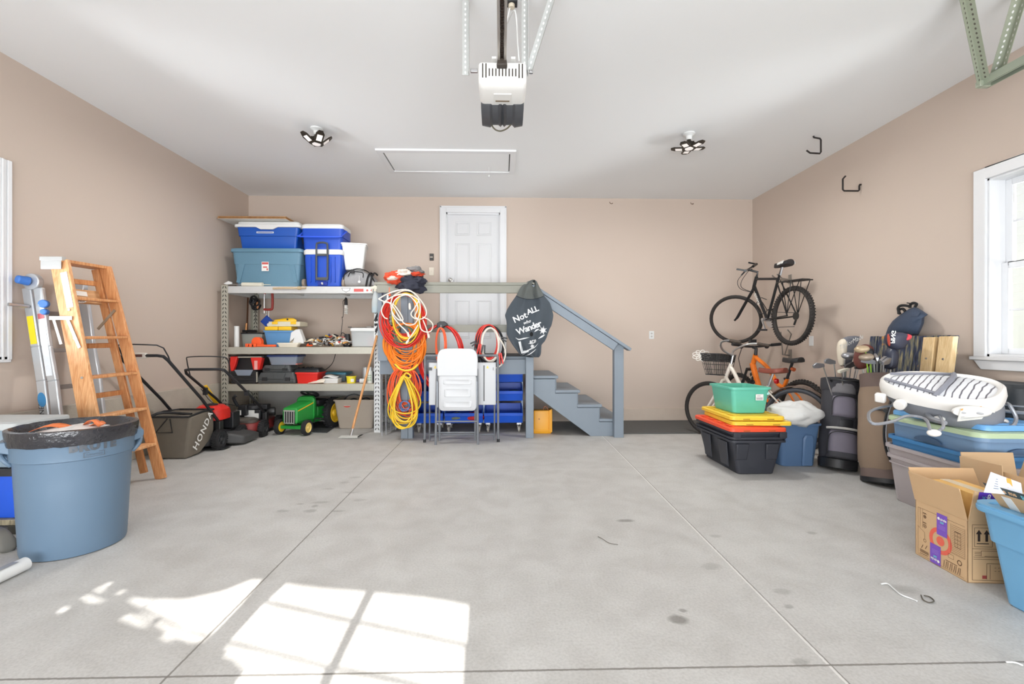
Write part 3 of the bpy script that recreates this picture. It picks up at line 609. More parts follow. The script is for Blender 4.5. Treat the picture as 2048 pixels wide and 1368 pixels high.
# ---- middle shelf
def item(name, label, cat, px0, px1, pyt, Y, z=ZM, rot=0, group=None):
    x, w, h = span(px0, px1, pyt, Y, z); return thing(name, label, cat, (x, Y, z), rot, group), w, h
t, w, h = item('pipe_offcut', 'short white plastic pipe standing upright on the middle shelf', 'pipe', 466, 475.5, 652, 5.95)
b = MB(); b.lathe([(w / 2, 0), (w / 2, h), (w / 2 - .005, h), (w / 2 - .005, .005)], 18, (0, w / 2, 0)); b.build('tube', M_WHT, t)
t, w, h = item('plastic_canister', 'clear square canister with black lid behind the white pipe', 'container', 482, 524, 665, 6.12)
b = MB(); b.loft([[(u, v, z) for u, v in rr(w * s, .2 * s, .015, 3, 0, .1)] for s, z in ((.9, 0), (1, h - .02))], True, False); b.build('body', clear('smoky clear', (176, 180, 176), .6), t)
b = MB(); b.b2(-w / 2 - .004, w / 2 + .004, -.004, .204, h - .02, h - .003); b.build('lid', M_BLK, t, bevel=.004)
b = MB(); b.b2(-.1, 0, .03, .12, .002, h * .75); b.b2(.01, .09, .05, .15, .002, h * .6); b.build('contents', plastic('khaki stuff', (150, 146, 130)), t)
t, w, h = item('iron_bar', 'rusty iron bar with a copper tip leaning at the back left of the middle shelf', 'bar', 490, 496, 592, 6.50)
b = MB(); b.bar((0, 0, .02), (.01, .02, h), .02, .01); b.build('shaft', mat('rusty iron', (112, 78, 58), .7, .3, vary=.3), t)
b = MB(); b.cyl((-.004, -.004, .22), (0, 0, .33), .014, 8); b.build('ferrule', mat('copper', (206, 150, 100), .4, .7), t)
b = MB(); b.b2(-.16, .14, -.02, .01, .20, .235); b.cyl((0, 0, 0), (0, 0, .21), .01, 8); b.build('crossbar', M_BLK, t, bevel=.005)
t, w, h = item('storage_tote', 'small light blue open tote in the middle of the middle shelf', 'tote', 524, 588, 661, 6.0)
b = MB(); shell(b, w, .26, h, .84, .03, 0, 0, .012); b.build('body', plastic('light denim blue', (96, 148, 196)), t)
zb_ = ZM + h
t, w, h = item('tool_case', 'flat yellow two piece case lying on the small light blue tote', 'case', 529, 582, 653, 6.03, zb_)
h = max(h, .045); b = MB(); b.b2(-w / 2, -.003, 0, .2, .001, h); b.b2(.003, w / 2, 0, .2, .001, h); b.build('body', M_YEL, t, bevel=.008)
zb2 = zb_ + h
t, w, h = item('parts_organizer', 'pale clear parts organizer with yellow latches above the yellow case', 'organizer', 537, 600, 643, 6.03, zb2)
b = MB(); b.b2(-w / 2, w / 2, 0, .24, .001, h); b.build('body', mat('cloudy clear plastic', (226, 220, 196), .35, vary=.08, scale=60, alpha=.92), t, bevel=.006)
for xx in (-.12, .12): b = MB(); b.b2(xx - .035, xx + .035, -.012, .004, h * .45, h * .98); b.build('latch', M_YEL, t, bevel=.003)
zb3 = zb2 + h
t, w, h = item('chalk_reel', 'yellow chalk line reel lying on top of the clear organizer', 'tool', 562, 588, 636, 6.07, zb3)
b = MB(); b.loft([[(u, v, z) for u, v in [(-.19, .04), (-.06, .005), (.06, 0), (.1, .04), (.06, .085), (-.06, .08)]] for z in (.001, h * .5)] + [[(u * .6, v * .6 + .016, h)for u, v in [(-.1, .04), (-.06, .005), (.06, 0), (.1, .04), (.06, .085), (-.06, .08)]]]); b.build('body', M_YEL, t, smooth=50)
b = MB(); b.cyl((0, .0, h * .6), (0, -.004, h * .6), .012, 10); b.build('hub', M_BLK, t)
t, w, h = item('cable_reel', 'orange round reel leaning on the small light blue tote', 'reel', 502, 522, 676, 5.93)
b = MB(); b.lathe([(.03, -.035), (w / 2, -.03), (w / 2, -.02), (w * .35, -.018), (w * .35, .018), (w / 2, .02), (w / 2, .03), (.03, .035)], 24, (0, .04, w / 2 + .002), (0, 1, -.0001)); b.build('spool', M_ORG, t)
t, w, h = item('bar_clamp', 'orange bar clamp lying at the front of the middle shelf', 'clamp', 489, 551, 689, 5.89)
b = MB(); b.b2(-w * .12, w / 2, 0, .028, .004, .03); b.b2(-w * .1, w * .12, .0, .026, .03, .042); b.build('bar', M_ORG, t, bevel=.004)
b = MB(); 
for xx in (-w * .48, -w * .36, -w * .22): b.b2(xx, xx + w * .09, -.004, .034, .0, .045)
b.build('jaw', M_ORG, t, bevel=.006)
b = MB(); b.cyl((-w * .45, .014, .02), (-w * .1, .014, .02), .009, 8); b.build('grip', M_BLK, t)
t, w, h = item('plastic_scoop', 'white plastic scoop standing tilted beside the small light blue tote', 'scoop', 578, 607, 658, 5.98)
b = MB(); b.prism([(-.5, .25), (-.42, .8), (-.1, .98), (.16, 1), (.5, .3), (.5, .18), (.1, .2), (-.1, .0), (-.5, .02), (-.3, .2), (-.22, .45)], 0, .09, lambda u, v, q: (u * w, q + .02 * v, v * h)); b.build('body', M_WHT, t, bevel=.008)
t, w, h = item('plastic_tray', 'long white plastic tray at the front of the middle shelf', 'tray', 552, 596, 683, 5.885)
b = MB(); shell(b, w, .12, .055, .9, .03, 0, 0, .006); b.build('body', mat('cream plastic', (226, 220, 204), .45), t)
b = MB(); b.cyl((-.06, .06, .012), (-.06, .06, .04), .03, 12); b.cyl((.05, .06, .012), (.05, .06, .04), .025, 12); b.build('insert', mat('beige rubber', (196, 186, 160), .6), t)
t, w, h = item('tool_belt', 'cream leather tool belt lying on the middle shelf', 'belt', 582, 622, 677, 5.99)
b = MB(); b.grid(lambda u, v: ((u - .5) * w * 1.2, .02 + .14 * v, .012 + .07 * math.sin(PI * (.2 + .6 * v)) + .02 * u + .008 * math.sin(9 * u)), 12, 6); b.build('strap', mat('cream leather', (226, 212, 184), .7, vary=.08), t, solid=.01)
b = MB()
for u in (.25, .5, .75): b.lathe([(.012, 0), (.024, 0), (.024, .004), (.012, .004)], 14, ((u - .5) * w * 1.1, .03, .075), (0, -.8, .6))
b.build('eyelet', M_DSTEEL, t)
t, w, h = item('cardboard_tag', 'orange card lying in front of the clutter on the middle shelf', 'card', 612, 624, 687, 5.875)
b = MB(); b.box((0, .03, .03), (w, .07, .004), Euler((.5, 0, .1))); b.build('card', M_ORG, t, bevel=.001)
t = thing('cable_loop', 'black cable loop lying over the clutter on the middle shelf', 'cable', (pix(640, 690, Y=6.0).x, 6.0, ZM)); b = MB(); w = .26
b.tube(smooth_path([(w * math.cos(a) * 1.0, .06 + .1 * math.sin(a), .045 + .075 * (.5 + .5 * math.sin(a))) for a in [k * .6 for k in range(11)]], 3, True), .006, 6); b.build('loop', M_BLK, t)
# hardware jumble nobody could count
rnd = random.Random(11); b = MB(); cols = [M_STEEL, M_BLK, plastic('ochre plastic', (206, 150, 70)), M_WHT, plastic('rose plastic', (200, 80, 70)), plastic('slate plastic', (70, 74, 110)), M_CRM, M_YEL]
x0, x1 = pix(617, 690, Y=5.9).x, pix(694, 690, Y=5.9).x
for k in range(150):
    u = rnd.random(); xx = x0 + (x1 - x0) * u; hmax = .13 * (math.sin(PI * min(.95, max(.06, u))) ** .5); yy = rnd.uniform(5.885, 6.12); z = ZM + .03 + rnd.random() * hmax * min(1, (yy - 5.86) / .12)
    b.m = rnd.choice([0, 0, 1, 1, 1, 2, 2, 3, 3, 4, 5, 6, 6, 7]); R = Euler((rnd.uniform(-.5, .5), rnd.uniform(-.5, .5), rnd.uniform(0, 3.1))).to_matrix()
    kind = rnd.random()
    if kind < .45: L = R @ Vector((rnd.uniform(.02, .055), 0, 0)); c0 = Vector((xx, yy, z)); b.cyl(c0 - L, c0 + L, rnd.uniform(.006, .014), 7)
    elif kind < .8: b.box((xx, yy, z), (rnd.uniform(.02, .06), rnd.uniform(.02, .04), rnd.uniform(.012, .03)), R)
    else: r = rnd.uniform(.014, .03); b.tube([Vector((xx, yy, z)) + R @ Vector((r * math.cos(j), r * math.sin(j), 0)) for j in [q * PI / 5 for q in range(10)]], .005, 5, closed=True)
o = b.build('hardware_clutter', cols, None, smooth=30); tag(o, 'jumble of screws, clips and small tools spilled on the middle shelf', 'hardware', kind='stuff')
t, w, h = item('storage_bin', 'clear bin with white lid at the right end of the middle shelf', 'bin', 699, 754, 656, 5.95)
b = MB(); hb = h - .03; b.loft([[(u, v, z) for u, v in rr(w * s, .3 * s, .03, 4, 0, .16)] for s, z in ((.9, .002), (.98, hb))] + [[(u, v, z) for u, v in rr(w * s - .01, .3 * s - .01, .03, 4, 0, .16)] for s, z in ((.98, hb), (.9, .008))], True, True); b.build('body', clear('clear bin plastic', (222, 228, 230), .42), t)
b = MB(); lid_rings(b, w, .32, hb, .03, .03, cy=.16, raise_=.004); b.build('lid', M_WHT, t)
b = MB(); b.b2(-.13, .02, .06, .2, .012, .1); b.m = 1; b.b2(.04, .13, .06, .22, .012, .14); b.m = 0; b.cyl((.0, .1, .012), (.0, .1, .17), .02, 10); b.build('contents', [plastic('pale stuff', (210, 210, 206)), plastic('pink stuff', (206, 130, 130))], t)
zl = ZM + h + .006; b = MB(); M_PLR = plastic('grey grips', (96, 92, 88))
for k, (xx, lab) in enumerate(((.1, 'grey handled pliers lying on the lid of the clear bin, left of the pair'), (.17, 'grey handled pliers lying on the lid of the clear bin, right of the pair'))):
    t2 = thing('pliers', lab, 'tool', (t.location.x + xx - .02, 6.02, zl), .6 + k * .5, 'pliers on the clear bin')
    b = MB(); b.tube(smooth_path([(0, 0, .012), (.04, .014, .014), (.1, .018, .02)], 3), .009, 6); b.tube(smooth_path([(0, 0, .012), (.04, -.014, .014), (.1, -.018, .03)], 3), .009, 6); b.build('grip', M_PLR, t2)
    b = MB(); b.loft([[(0, -.012, .004), (0, .012, .004), (0, .012, .018), (0, -.012, .018)], [(-.06, -.004, .008), (-.06, .004, .008), (-.06, .004, .014), (-.06, -.004, .014)]]); b.build('jaw', M_STEEL, t2)
t2 = thing('metal_strip', 'flat dark blade lying on the lid of the clear bin', 'blade', (t.location.x - .07, 5.99, zl)); b = MB(); b.b2(-.14, .1, 0, .03, 0, .004); b.b2(-.14, -.1, -.005, .035, 0, .012); b.build('blade', M_DSTEEL, t2, bevel=.001)
t, w, h = item('battery_charger', 'black battery charger standing between the clutter and the clear bin', 'charger', 686, 698, 668, 6.1)
b = MB(); b.loft([[(u, v, z) for u, v in rr(w * s, .1 * s, .012, 2, 0, .05)] for s, z in ((1, 0), (1, h * .5), (.7, h))]); b.build('body', M_BLK, t)
b = MB(); b.tube(smooth_path([(-.03, .0, h * .4), (-.06, -.02, h * .8), (-.05, .0, h * 1.1), (-.02, .02, h)], 4), .005, 6); b.build('lead', M_BLK, t)
# spray bottle on the right upright
p = pix(751, 596, Y=5.80)
t = thing('spray_bottle', 'clear spray bottle with pale blue liquid hooked on the right shelf upright', 'bottle', (p.x, 5.80, pix(751, 626, Y=5.8).z)); hB = pix(751, 583, Y=5.8).z - t.location.z
b = MB(); b.lathe([(.001, 0), (.044, 0), (.048, .01), (.048, hB * .5), (.03, hB * .85), (.018, hB * .95), (.018, hB)], 18); b.build('bottle', mat('frosted bottle', (220, 228, 230), .3, vary=0, alpha=.55), t)
b = MB(); b.lathe([(.001, .004), (.04, .004), (.043, .012), (.043, hB * .3), (.001, hB * .3)], 18); b.build('liquid', mat('pale blue liquid', (150, 200, 220), .2, vary=0), t)
b = MB(); b.cyl((0, 0, hB), (0, 0, hB + .03), .02, 12); b.loft([[(-.06, -.014, hB + .035), (-.06, .014, hB + .035), (-.06, .014, hB + .055), (-.06, -.014, hB + .055)], [(-.0, -.02, hB + .03), (-.0, .02, hB + .03), (0, .02, hB + .075), (0, -.02, hB + .075)], [(.035, -.016, hB + .03), (.035, .016, hB + .03), (.035, .016, hB + .065), (.035, -.016, hB + .065)]]); b.tube([(-.03, 0, hB + .035), (-.045, 0, hB + .01), (-.04, 0, hB - .02)], .007, 6); b.build('trigger_head', M_CRM, t, bevel=.004)
# ---- lower shelf
t, w, h = item('toolbox_tower', 'black and red cantilever toolbox at the left end of the lower shelf', 'toolbox', 462, 528, 711, 5.90, ZL)
b = MB(); dh = h * .47; wb = w * .72; xo = -w * .12
b.b2(xo - wb / 2, xo + wb / 2, 0, .28, 0, dh); 
for k in range(5): b.b2(xo - wb / 2 - .004, xo + wb / 2 + .004, -.006, .0, .012 + k * dh * .19, .012 + k * dh * .19 + dh * .14)
b.build('drawer_base', M_BLK, t, bevel=.004)
b = MB(); b.b2(-w / 2 - .04, w / 2 - .01, .0, .3, h - .035, h - .002); b.m = 1; b.b2(-w / 2 - .04, w / 2 - .03, -.006, .0, h - .03, h - .012); b.build('top_lid', [M_BLK, M_GALV], t, bevel=.004)
b = MB(); b.prism([(-.5, .97), (-.28, .97), (-.36, .62), (-.42, .45), (-.52, .45)], -.02, .03, lambda u, v, q: (u * w, q, v * h)); b.build('bracket', M_RED, t, bevel=.006)
b = MB(); b.prism([(.12, .93), (.47, .93), (.38, .5), (.2, .5)], -.02, .05, lambda u, v, q: (u * w, q, v * h)); b.m = 1; b.prism([(.23, .82), (.33, .82), (.33, .5), (.23, .5)], -.022, -.0195, lambda u, v, q: (u * w, q, v * h)); b.build('bracket', [M_RED, mat('pink label', (240, 170, 165), .6)], t, bevel=.005)
b = MB(); b.prism([(xo - .11, dh + .01), (xo + .13, dh + .01), (xo + .09, dh * .62), (xo - .07, dh * .62)], -.016, -.006, lambda u, v, q: (u, q, v)); b.build('window', clear('tool window', (150, 160, 176), .8), t, bevel=.003)
b = MB(); b.b2(xo + wb / 2 + .008, xo + wb / 2 + .022, .0, .02, .02, dh * .9); b.build('side_post', M_GALV, t)
b = MB(); b.b2(-w * .44, w * .36, .06, .26, dh, h - .04); b.build('upper_tray', M_BLK, t, bevel=.004)
def tool_case(label, px0, px1, pyt, Y, z):
    t, w, h = item('tool_case', label, 'case', px0, px1, pyt, Y, z)
    b = MB(); b.loft([[(u, v, zz) for u, v in rr(w * s, .26 * s2, .03, 3, 0, .14)] for s, s2, zz in ((.96, .92, 0), (1, 1, .015), (1, 1, h * .38))]); b.build('base', M_CHAR, t)
    b = MB(); b.loft([[(u, v, zz) for u, v in rr(w * s, .26 * s2, .03, 3, 0, .14)] for s, s2, zz in ((1, 1, h * .39), (.98, 1, h * .55), (.88, .9, h * .97), (.84, .86, h))])
    b.prism([(-.06, h * .4), (.06, h * .4), (.08, h * .98), (-.08, h * .98)], .0, .06, lambda u, v, q: (u + .04, q, v)); b.build('lid', M_CHAR, t, bevel=.004)
    for xx in (-.3, .3): b = MB(); b.b2(w * xx - .03, w * xx + .03, -.006, .02, h * .25, h * .58); b.build('latch', M_BLK, t, bevel=.004)
    return t, w, h
t, w, h = tool_case('large charcoal tool case on the lower shelf beside the red bin', 513, 590, 745, 5.90, ZL); zk = ZL + h
t, w, h = tool_case('smaller charcoal tool case stacked on the large one on the lower shelf', 522, 581, 730.5, 5.91, zk); zk2 = zk + h
t, w, h = item('storage_bin', 'clear bin with blue lid on top of the stacked charcoal tool cases', 'bin', 531, 595, 709.5, 5.92, zk2)
b = MB(); b.loft([[(u, v, zz) for u, v in rr(w * s, .25 * s, .03, 4, 0, .14)] for s, zz in ((.8, .002), (.96, h - .012))]); b.build('body', clear('cool clear', (176, 188, 204), .62), t)
b = MB(); lid_rings(b, w, .27, h - .018, .016, .03, cy=.14, raise_=.001); b.build('lid', plastic('navy lid', (52, 70, 120)), t)
b = MB(); b.b2(-.02, .18, .05, .2, .004, .02); b.build('contents', mat('coral stuff', (226, 140, 130), .6), t)
t, w, h = item('storage_bin', 'red plastic bin on the lower shelf', 'bin', 589, 636, 745, 5.90, ZL)
b = MB(); shell(b, w, .3, h, .9, .02, .0, 0, .01); b.build('body', M_RED, t)
zr = ZL + h
t, w, h = item('cable_tray', 'black tray of cables resting on the red bin', 'tray', 587, 637, 736, 5.93, zr)
b = MB(); b.loft([[(u, v, zz) for u, v in rr(w * s, .24 * s2, .02, 2, 0, .13)] for s, s2, zz in ((1.04, 1, 0.001), (1.0, .95, h * .4), (.84, .7, h * .9))]); b.build('tray', M_BLK, t)
b = MB()
for k in range(4): b.tube(smooth_path([(-.1 + k * .05 + .03 * math.cos(a), .1 + .05 * math.sin(a), h * .85 + .014 * math.sin(a * 2 + k)) for a in [q * .8 for q in range(8)]], 3), .006, 5)
b.build('cable', M_BLK, t)
t, w, h = item('storage_bin', 'low clear bin with teal lid behind the white box', 'bin', 637, 691, 744, 6.2, ZL)
b = MB(); b.loft([[(u, v, zz) for u, v in rr(w * s, .25 * s, .02, 3, 0, .14)] for s, zz in ((.9, .002), (.97, h * .8))]); b.build('body', clear('grey teal clear', (140, 160, 168), .7), t)
b = MB(); lid_rings(b, w * 1.05, .28, h * .8, h * .14, .02, cy=.14, raise_=.004); b.build('lid', plastic('teal lid', (62, 128, 150)), t)
zq = ZL + h
t = thing('black_cable', 'thin black cable dangling from the middle shelf to the teal bin', 'cable', pix(671, 709, Y=6.25)); b = MB(); b.tube(smooth_path([pix(671.5, 700, Y=6.25), pix(670, 712, Y=6.25), pix(665, 726, Y=6.25), pix(656, 736, Y=6.25), pix(645, 743, Y=6.25)], 4), .005, 6); b.build('cable', M_BLK, t, world=True)
t, w, h = item('parts_box', 'white open box with a scrap of paper in front of the teal bin', 'box', 645, 676, 757, 5.93, ZL)
b = MB(); shell(b, w, .16, h, .97, .01, 0, 0, .005); b.build('body', M_WHT, t)
b = MB(); b.grid(lambda u, v: ((u - .6) * w * .9, .02 + v * .12, h + .008 + .03 * v + .012 * math.sin(5 * u)), 6, 3); b.build('paper', M_PAPER, t, solid=.002)
t, w, h = item('paper_bag', 'crumpled white paper bag spilling in front of the red bin', 'bag', 615, 648, 757, 5.885, ZL)
b = MB(); b.grid(lambda u, v: ((u - .5) * w, .005 + v * .12, .003 + h * (.15 + .85 * u) * math.sin(PI * (.06 + .9 * v)) * (1 + .35 * noise.noise((u * 5, v * 5, 1)))), 12, 8); b.build('bag', mat('cream paper', (232, 222, 206), .7, vary=.05), t, smooth=25, solid=.002)
t, w, h = item('putty_tub', 'yellow round tub with dark rim on the lower shelf', 'tub', 690, 709, 752, 5.92, ZL)
b = MB(); b.lathe([(.001, 0), (w * .44, 0), (w * .5, h * .8), (w * .53, h * .82), (w * .53, h * .95), (w * .4, h * .97), (.001, h * .97)], 24, (0, w / 2, 0)); b.build('body', mat('yellow tub', (240, 222, 50), .4), t)
b = MB(); b.lathe([(w * .2, h * .97), (w * .42, h * .97), (w * .42, h), (w * .2, h)], 24, (0, w / 2, 0)); b.build('lid', plastic('brown lid', (84, 66, 54)), t)
b = MB(); b.grid(lambda u, v: (math.sin(.2 + u * .7) * w * .485, w / 2 - math.cos(.2 + u * .7) * w * .485, h * (.2 + v * .4)), 4, 1); b.build('label', M_PAPER, t, smooth=0)
t, w, h = item('glue_bottle', 'white bottle with a purple cap lying beside the yellow tub', 'bottle', 711, 726, 757, 5.92, ZL)
b = MB(); b.cyl((-.0, .03, .03), (.075, .03, .03), .03, 12); b.build('bottle', M_WHT, t, bevel=.004); b = MB(); b.cyl((-.04, .03, .035), (0, .03, .032), .018, 10); b.build('cap', plastic('purple cap', (80, 72, 120)), t)
t, w, h = item('paint_can', 'grey metal can behind the wooden scraper handle', 'can', 724, 735, 735, 6.08, ZL)
b = MB(); b.lathe([(.001, 0), (w * .5, 0), (w * .5, h - .012), (w * .53, h - .01), (w * .53, h), (w * .42, h), (w * .4, h - .012), (.001, h - .012)], 20, (0, w / 2, 0)); b.build('can', M_GALVW, t)
def spray_can(label, px0, px1, pyt, Y, m, cap):
    t, w, h = item('spray_can', label, 'can', px0, px1, pyt, Y, ZL)
    b = MB(); b.lathe([(.001, 0), (w * .48, 0), (w * .5, .006), (w * .5, h * .7), (w * .36, h * .78), (.001, h * .78)], 20, (0, w / 2, 0)); b.build('can', m, t)
    b = MB(); b.lathe([(w * .38, h * .76), (w * .36, h * .98), (w * .3, h), (.001, h)], 18, (0, w / 2, 0)); b.build('cap', cap, t)
    return t, w, h
t, w, h = spray_can('white printed spray can at the right end of the lower shelf', 733, 744, 734, 5.93, mat('white can', (226, 228, 222), .4, vary=.05), M_GALVW)
b = MB()
for k in range(9): a = -.7 + (k % 3) * .6; zz = h * (.2 + .14 * (k // 3)); b.ball((math.sin(a) * w * .5, w / 2 - math.cos(a) * w * .5, zz), (.006, .003, .012), 6, 4)
b.build('print', plastic('green print', (110, 150, 100)), t)
spray_can('black and white spray can beside the right shelf upright', 743, 750, 736, 6.02, M_BLK, M_WHT)
# ---- on the floor under the shelf
Yt = 6.06; x, w, h = span(664, 752, 800, Yt, 0)
t = thing('storage_tote', 'tan open tote with a red oval logo under the shelving', 'tote', (x, Yt, 0)); M_TAN = plastic('tan plastic', (178, 166, 152), .5)
b = MB(); shell(b, w, .46, h, .84, .05, .58, .004, .02); b.build('body', M_TAN, t)
yl = .026
b = MB(); b.prism(circ(.05, 20, 0, 0, .024), 0, .002, lambda u, v, q: (u - .1, yl - q - .0, v + h * .80)); b.build('logo', plastic('red logo', (214, 64, 52)), t)
letters('Rubbermaid', .016, lambda u, v, q: (u - .1, yl - .003 - q, v + h * .80), M_WHT, t, 'logo_lettering')
letters('ROUGHNECK', .026, lambda u, v, q: (u + .11, yl - .001 - q, v + h * .80), plastic('grey print2', (90, 86, 80)), t, 'model_lettering', shear=.3, spacing=1.2)
for k, (xx, r, lab) in enumerate(((-.04, .13, 'large black hose loop sticking out of the tan tote'), (-.06, .055, 'small black cable loop low in the tan tote, left of the pair'), (.09, .06, 'small black cable loop low in the tan tote, right of the pair'))):
    t2 = thing('cable_loop', lab, 'cable', (x + xx, Yt + .12 + .05 * k, h - .1)); b = MB(); b.tube([(r * math.cos(a), .02 * math.sin(a * 2), .045 + r * .9 * math.sin(a)) for a in [q * PI / 12 for q in range(24)]], .008, 6, closed=True); b.build('loop', M_BLK, t2)
# floor scraper leaning on the shelf
pb, pt = pix(706, 868, Z=.03), pix(754, 671, Y=5.80)
pb = pix(704, 862, Y=5.56)
t = thing('floor_scraper', 'long wooden handled floor scraper leaning against the right of the shelving', 'tool', (pb.x, 5.54, 0))
b = MB(); b.tube([pb, pb.lerp(pt, .5), pt], .0145, 10); b.build('handle', wood('ash handle', (206, 142, 86), (226, 168, 112), (20, 20, 2)), t, world=True)
d = (pt - pb).normalized(); b = MB(); b.cyl(pb - d * .07, pb + d * .03, .016, 10); b.cyl(pb - d * .11, pb - d * .06, .006, 8); b.build('ferrule', M_STEEL, t, world=True)
e = pb - d * .1; b = MB(); b.prism([(-.115, 0), (.115, 0), (.135, .05), (-.1, .05)], 0, .006, lambda u, v, q: (e.x - .005 + u, 5.48 + v * 1.3, .006 + q + v * .3)); b.build('blade', mat('brushed blade', (206, 206, 200), .5), t, world=True, bevel=.001)
b = MB(); b.prism([(.115, -.001), (.16, .06), (.135, .06), (.11, .02)], .0065, .01, lambda u, v, q: (e.x - .005 + u, 5.48 + v * 1.3, .006 + q + v * .3)); b.build('edge_strip', M_BLK, t, world=True)
b = MB(); b.tube([e + Vector((-.02, 0, 0)), (e.x - .02, 5.52, .02)], .005, 6); b.tube([e + Vector((.015, 0, 0)), (e.x + .01, 5.52, .02)], .005, 6); b.build('bracket', M_STEEL, t, world=True)
# wire shelf racks stacked on edge right of the shelving
M_WIRE = mat('grey coated wire', (176, 178, 182), .4, .2, vary=.04)
for k, (pxa, pxb, ytop, ybot, Ya, lab) in enumerate(((764, 770, 728, 868, 5.62, 'nearer of the two grey wire shelf racks standing on edge by the shelving'), (772, 781, 725, 866, 5.70, 'farther of the two grey wire shelf racks standing on edge by the shelving'))):
    xa_, z1 = pix(pxa, ytop, Y=Ya).x, .755; t = thing('wire_rack', lab, 'rack', (xa_, Ya, 0), 0, 'wire racks by the shelving')
    xw = pix(pxb, ytop, Y=Ya).x - xa_ + .02; dpt = .36
    b = MB(); 
    for (p_, q_) in (((0, 0, 0), (0, 0, z1)), ((xw, .2, .02), (xw, .2, z1)), ((xw * .6, dpt, .01), (xw * .6, dpt, z1))): b.tube([p_, q_], .006, 6)
    b.build('rail', M_WIRE, t)
    b = MB(); n = 40
    for i in range(n):
        z = .03 + (z1 - .05) * i / (n - 1); b.tube([(0, 0, z), (xw, .2, z), (xw * .6, dpt, z)], .0025, 4)
    b.build('wire', M_WIRE, t)
# ================================================================ left side: tractor, mowers, ladders, bin
def wheel(parent, name, c, r, w, axis, hubm, tirem=None, rim=.62, tread=0, spokes=0, hublab=None):
    """tyre with its hub as a sub-part; axis points outwards"""
    tirem = tirem or M_RUBBER; R = frame_to(axis); c = Vector(c); b = MB(); n = 32
    prof = [(r * rim, -w * .42), (r * .86, -w * .5), (r * .97, -w * .36), (r, -w * .1), (r, w * .1), (r * .97, w * .36), (r * .86, w * .5), (r * rim, w * .42)]
    b.loft([[c + R @ Vector((x, y, z)) for x, y in circ(q, n)] for q, z in prof], False, False); 
    if tread:
        for k in range(tread):
            a = 2 * PI * k / tread
            for s in (-1, 1):
                aa = a + (PI / tread if s > 0 else 0); e = Vector((math.cos(aa), math.sin(aa), 0)); tt = Vector((-math.sin(aa), math.cos(aa), 0)); z = Vector((0, 0, s * w * .24))
                o = e * r * .97 + z; h = Vector((0, 0, w * .24)); k2 = tt * (PI * r / tread * .5)
                q = [o - h - k2, o + h - k2 * .4, o + h + k2 * 1.1, o - h + k2]
                b.loft([[c + R @ v for v in q], [c + R @ (v + e * r * .075) for v in q]], False, True)
    t = b.build(name, tirem, parent, smooth=40)
    b = MB(); rr_ = r * rim
    b.loft([[c + R @ Vector((x, y, z)) for x, y in circ(q, n)] for q, z in ((rr_, -w * .42), (rr_, w * .42), (rr_ * .9, w * .46), (rr_ * .82, w * .2), (rr_ * .4, w * .16), (rr_ * .34, w * .4), (rr_ * .2, w * .5))], True, True)
    for k in range(spokes):
        a = 2 * PI * k / spokes; e = Vector((math.cos(a), math.sin(a), 0)); tt = Vector((-math.sin(a), math.cos(a), 0)) * rr_ * .09; z0 = Vector((0, 0, w * .12)); z1 = Vector((0, 0, w * .4))
        b.loft([[c + R @ (e * rr_ * .3 + z0 - tt), c + R @ (e * rr_ * .3 + z0 + tt), c + R @ (e * rr_ * .3 + z1 + tt), c + R @ (e * rr_ * .3 + z1 - tt)], [c + R @ (e * rr_ * .88 + z0 - tt), c + R @ (e * rr_ * .88 + z0 + tt), c + R @ (e * rr_ * .88 + z1 + tt), c + R @ (e * rr_ * .88 + z1 - tt)]])
    b.build('hub', hubm, t, smooth=35); return t
# ---- toy pedal tractor
M_JG = plastic('tractor green', (44, 156, 66), .35); M_JY = plastic('tractor yellow', (246, 202, 52), .4); M_JP = plastic('faded yellow', (240, 214, 130), .5)
fw = Vector((-.2, -.98, 0)); t = thing('pedal_tractor', 'green toy pedal tractor with yellow wheels under the shelving', 'toy tractor', (-2.585, 5.73, 0), math.atan2(fw.y, fw.x))
wheel(t, 'front_wheel', (0, .185, .095), .095, .06, (0, 1, 0), M_JP, rim=.66); wheel(t, 'front_wheel', (0, -.185, .095), .095, .06, (0, -1, 0), M_JY, rim=.66)
wheel(t, 'rear_wheel', (-.56, .205, .2), .2, .085, (0, 1, 0), M_JY, rim=.66, tread=20); wheel(t, 'rear_wheel', (-.56, -.205, .2), .2, .085, (0, -1, 0), M_JY, rim=.66, tread=20)
b = MB(); 
hood = lambda x, hw, zb, zt, r: [(x, y, z) for y, z in rr(hw * 2, zt - zb, r, 4, 0, (zb + zt) / 2)]
b.loft([hood(.07, .085, .15, .335, .03), hood(.06, .1, .145, .345, .035), hood(-.12, .11, .145, .375, .04), hood(-.26, .115, .14, .40, .04)]); b.build('hood', M_JG, t)
b = MB(); b.loft([hood(-.235, .13, .15, .40, .05), hood(-.25, .13, .15, .445, .06), hood(-.29, .12, .15, .455, .06), hood(-.31, .11, .15, .43, .06)]); b.build('dashboard', M_JG, t)
b = MB(); b.b2(.062, .078, -.075, .075, .15, .315); b.build('grille', M_BLK, t, bevel=.004)
b = MB()
for k in range(5): y = -.064 + k * .032; b.b2(.076, .082, y - .005, y + .005, .155, .3)
b.b2(.076, .083, -.075, .075, .3, .318); b.b2(.076, .082, -.07, .07, .152, .162); b.build('grille_bars', mat('silver plastic', (206, 206, 200), .35, .4), t)
b = MB()
for s in (-1, 1): b.loft([[(.055, s * .1025, .30), (.055, s * .1025, .312), (.055, s * .104, .312), (.055, s * .104, .30)], [(-.24, s * .117, .365), (-.24, s * .117, .38), (-.24, s * .119, .38), (-.24, s * .119, .365)]])
b.build('side_stripe', M_JY, t)
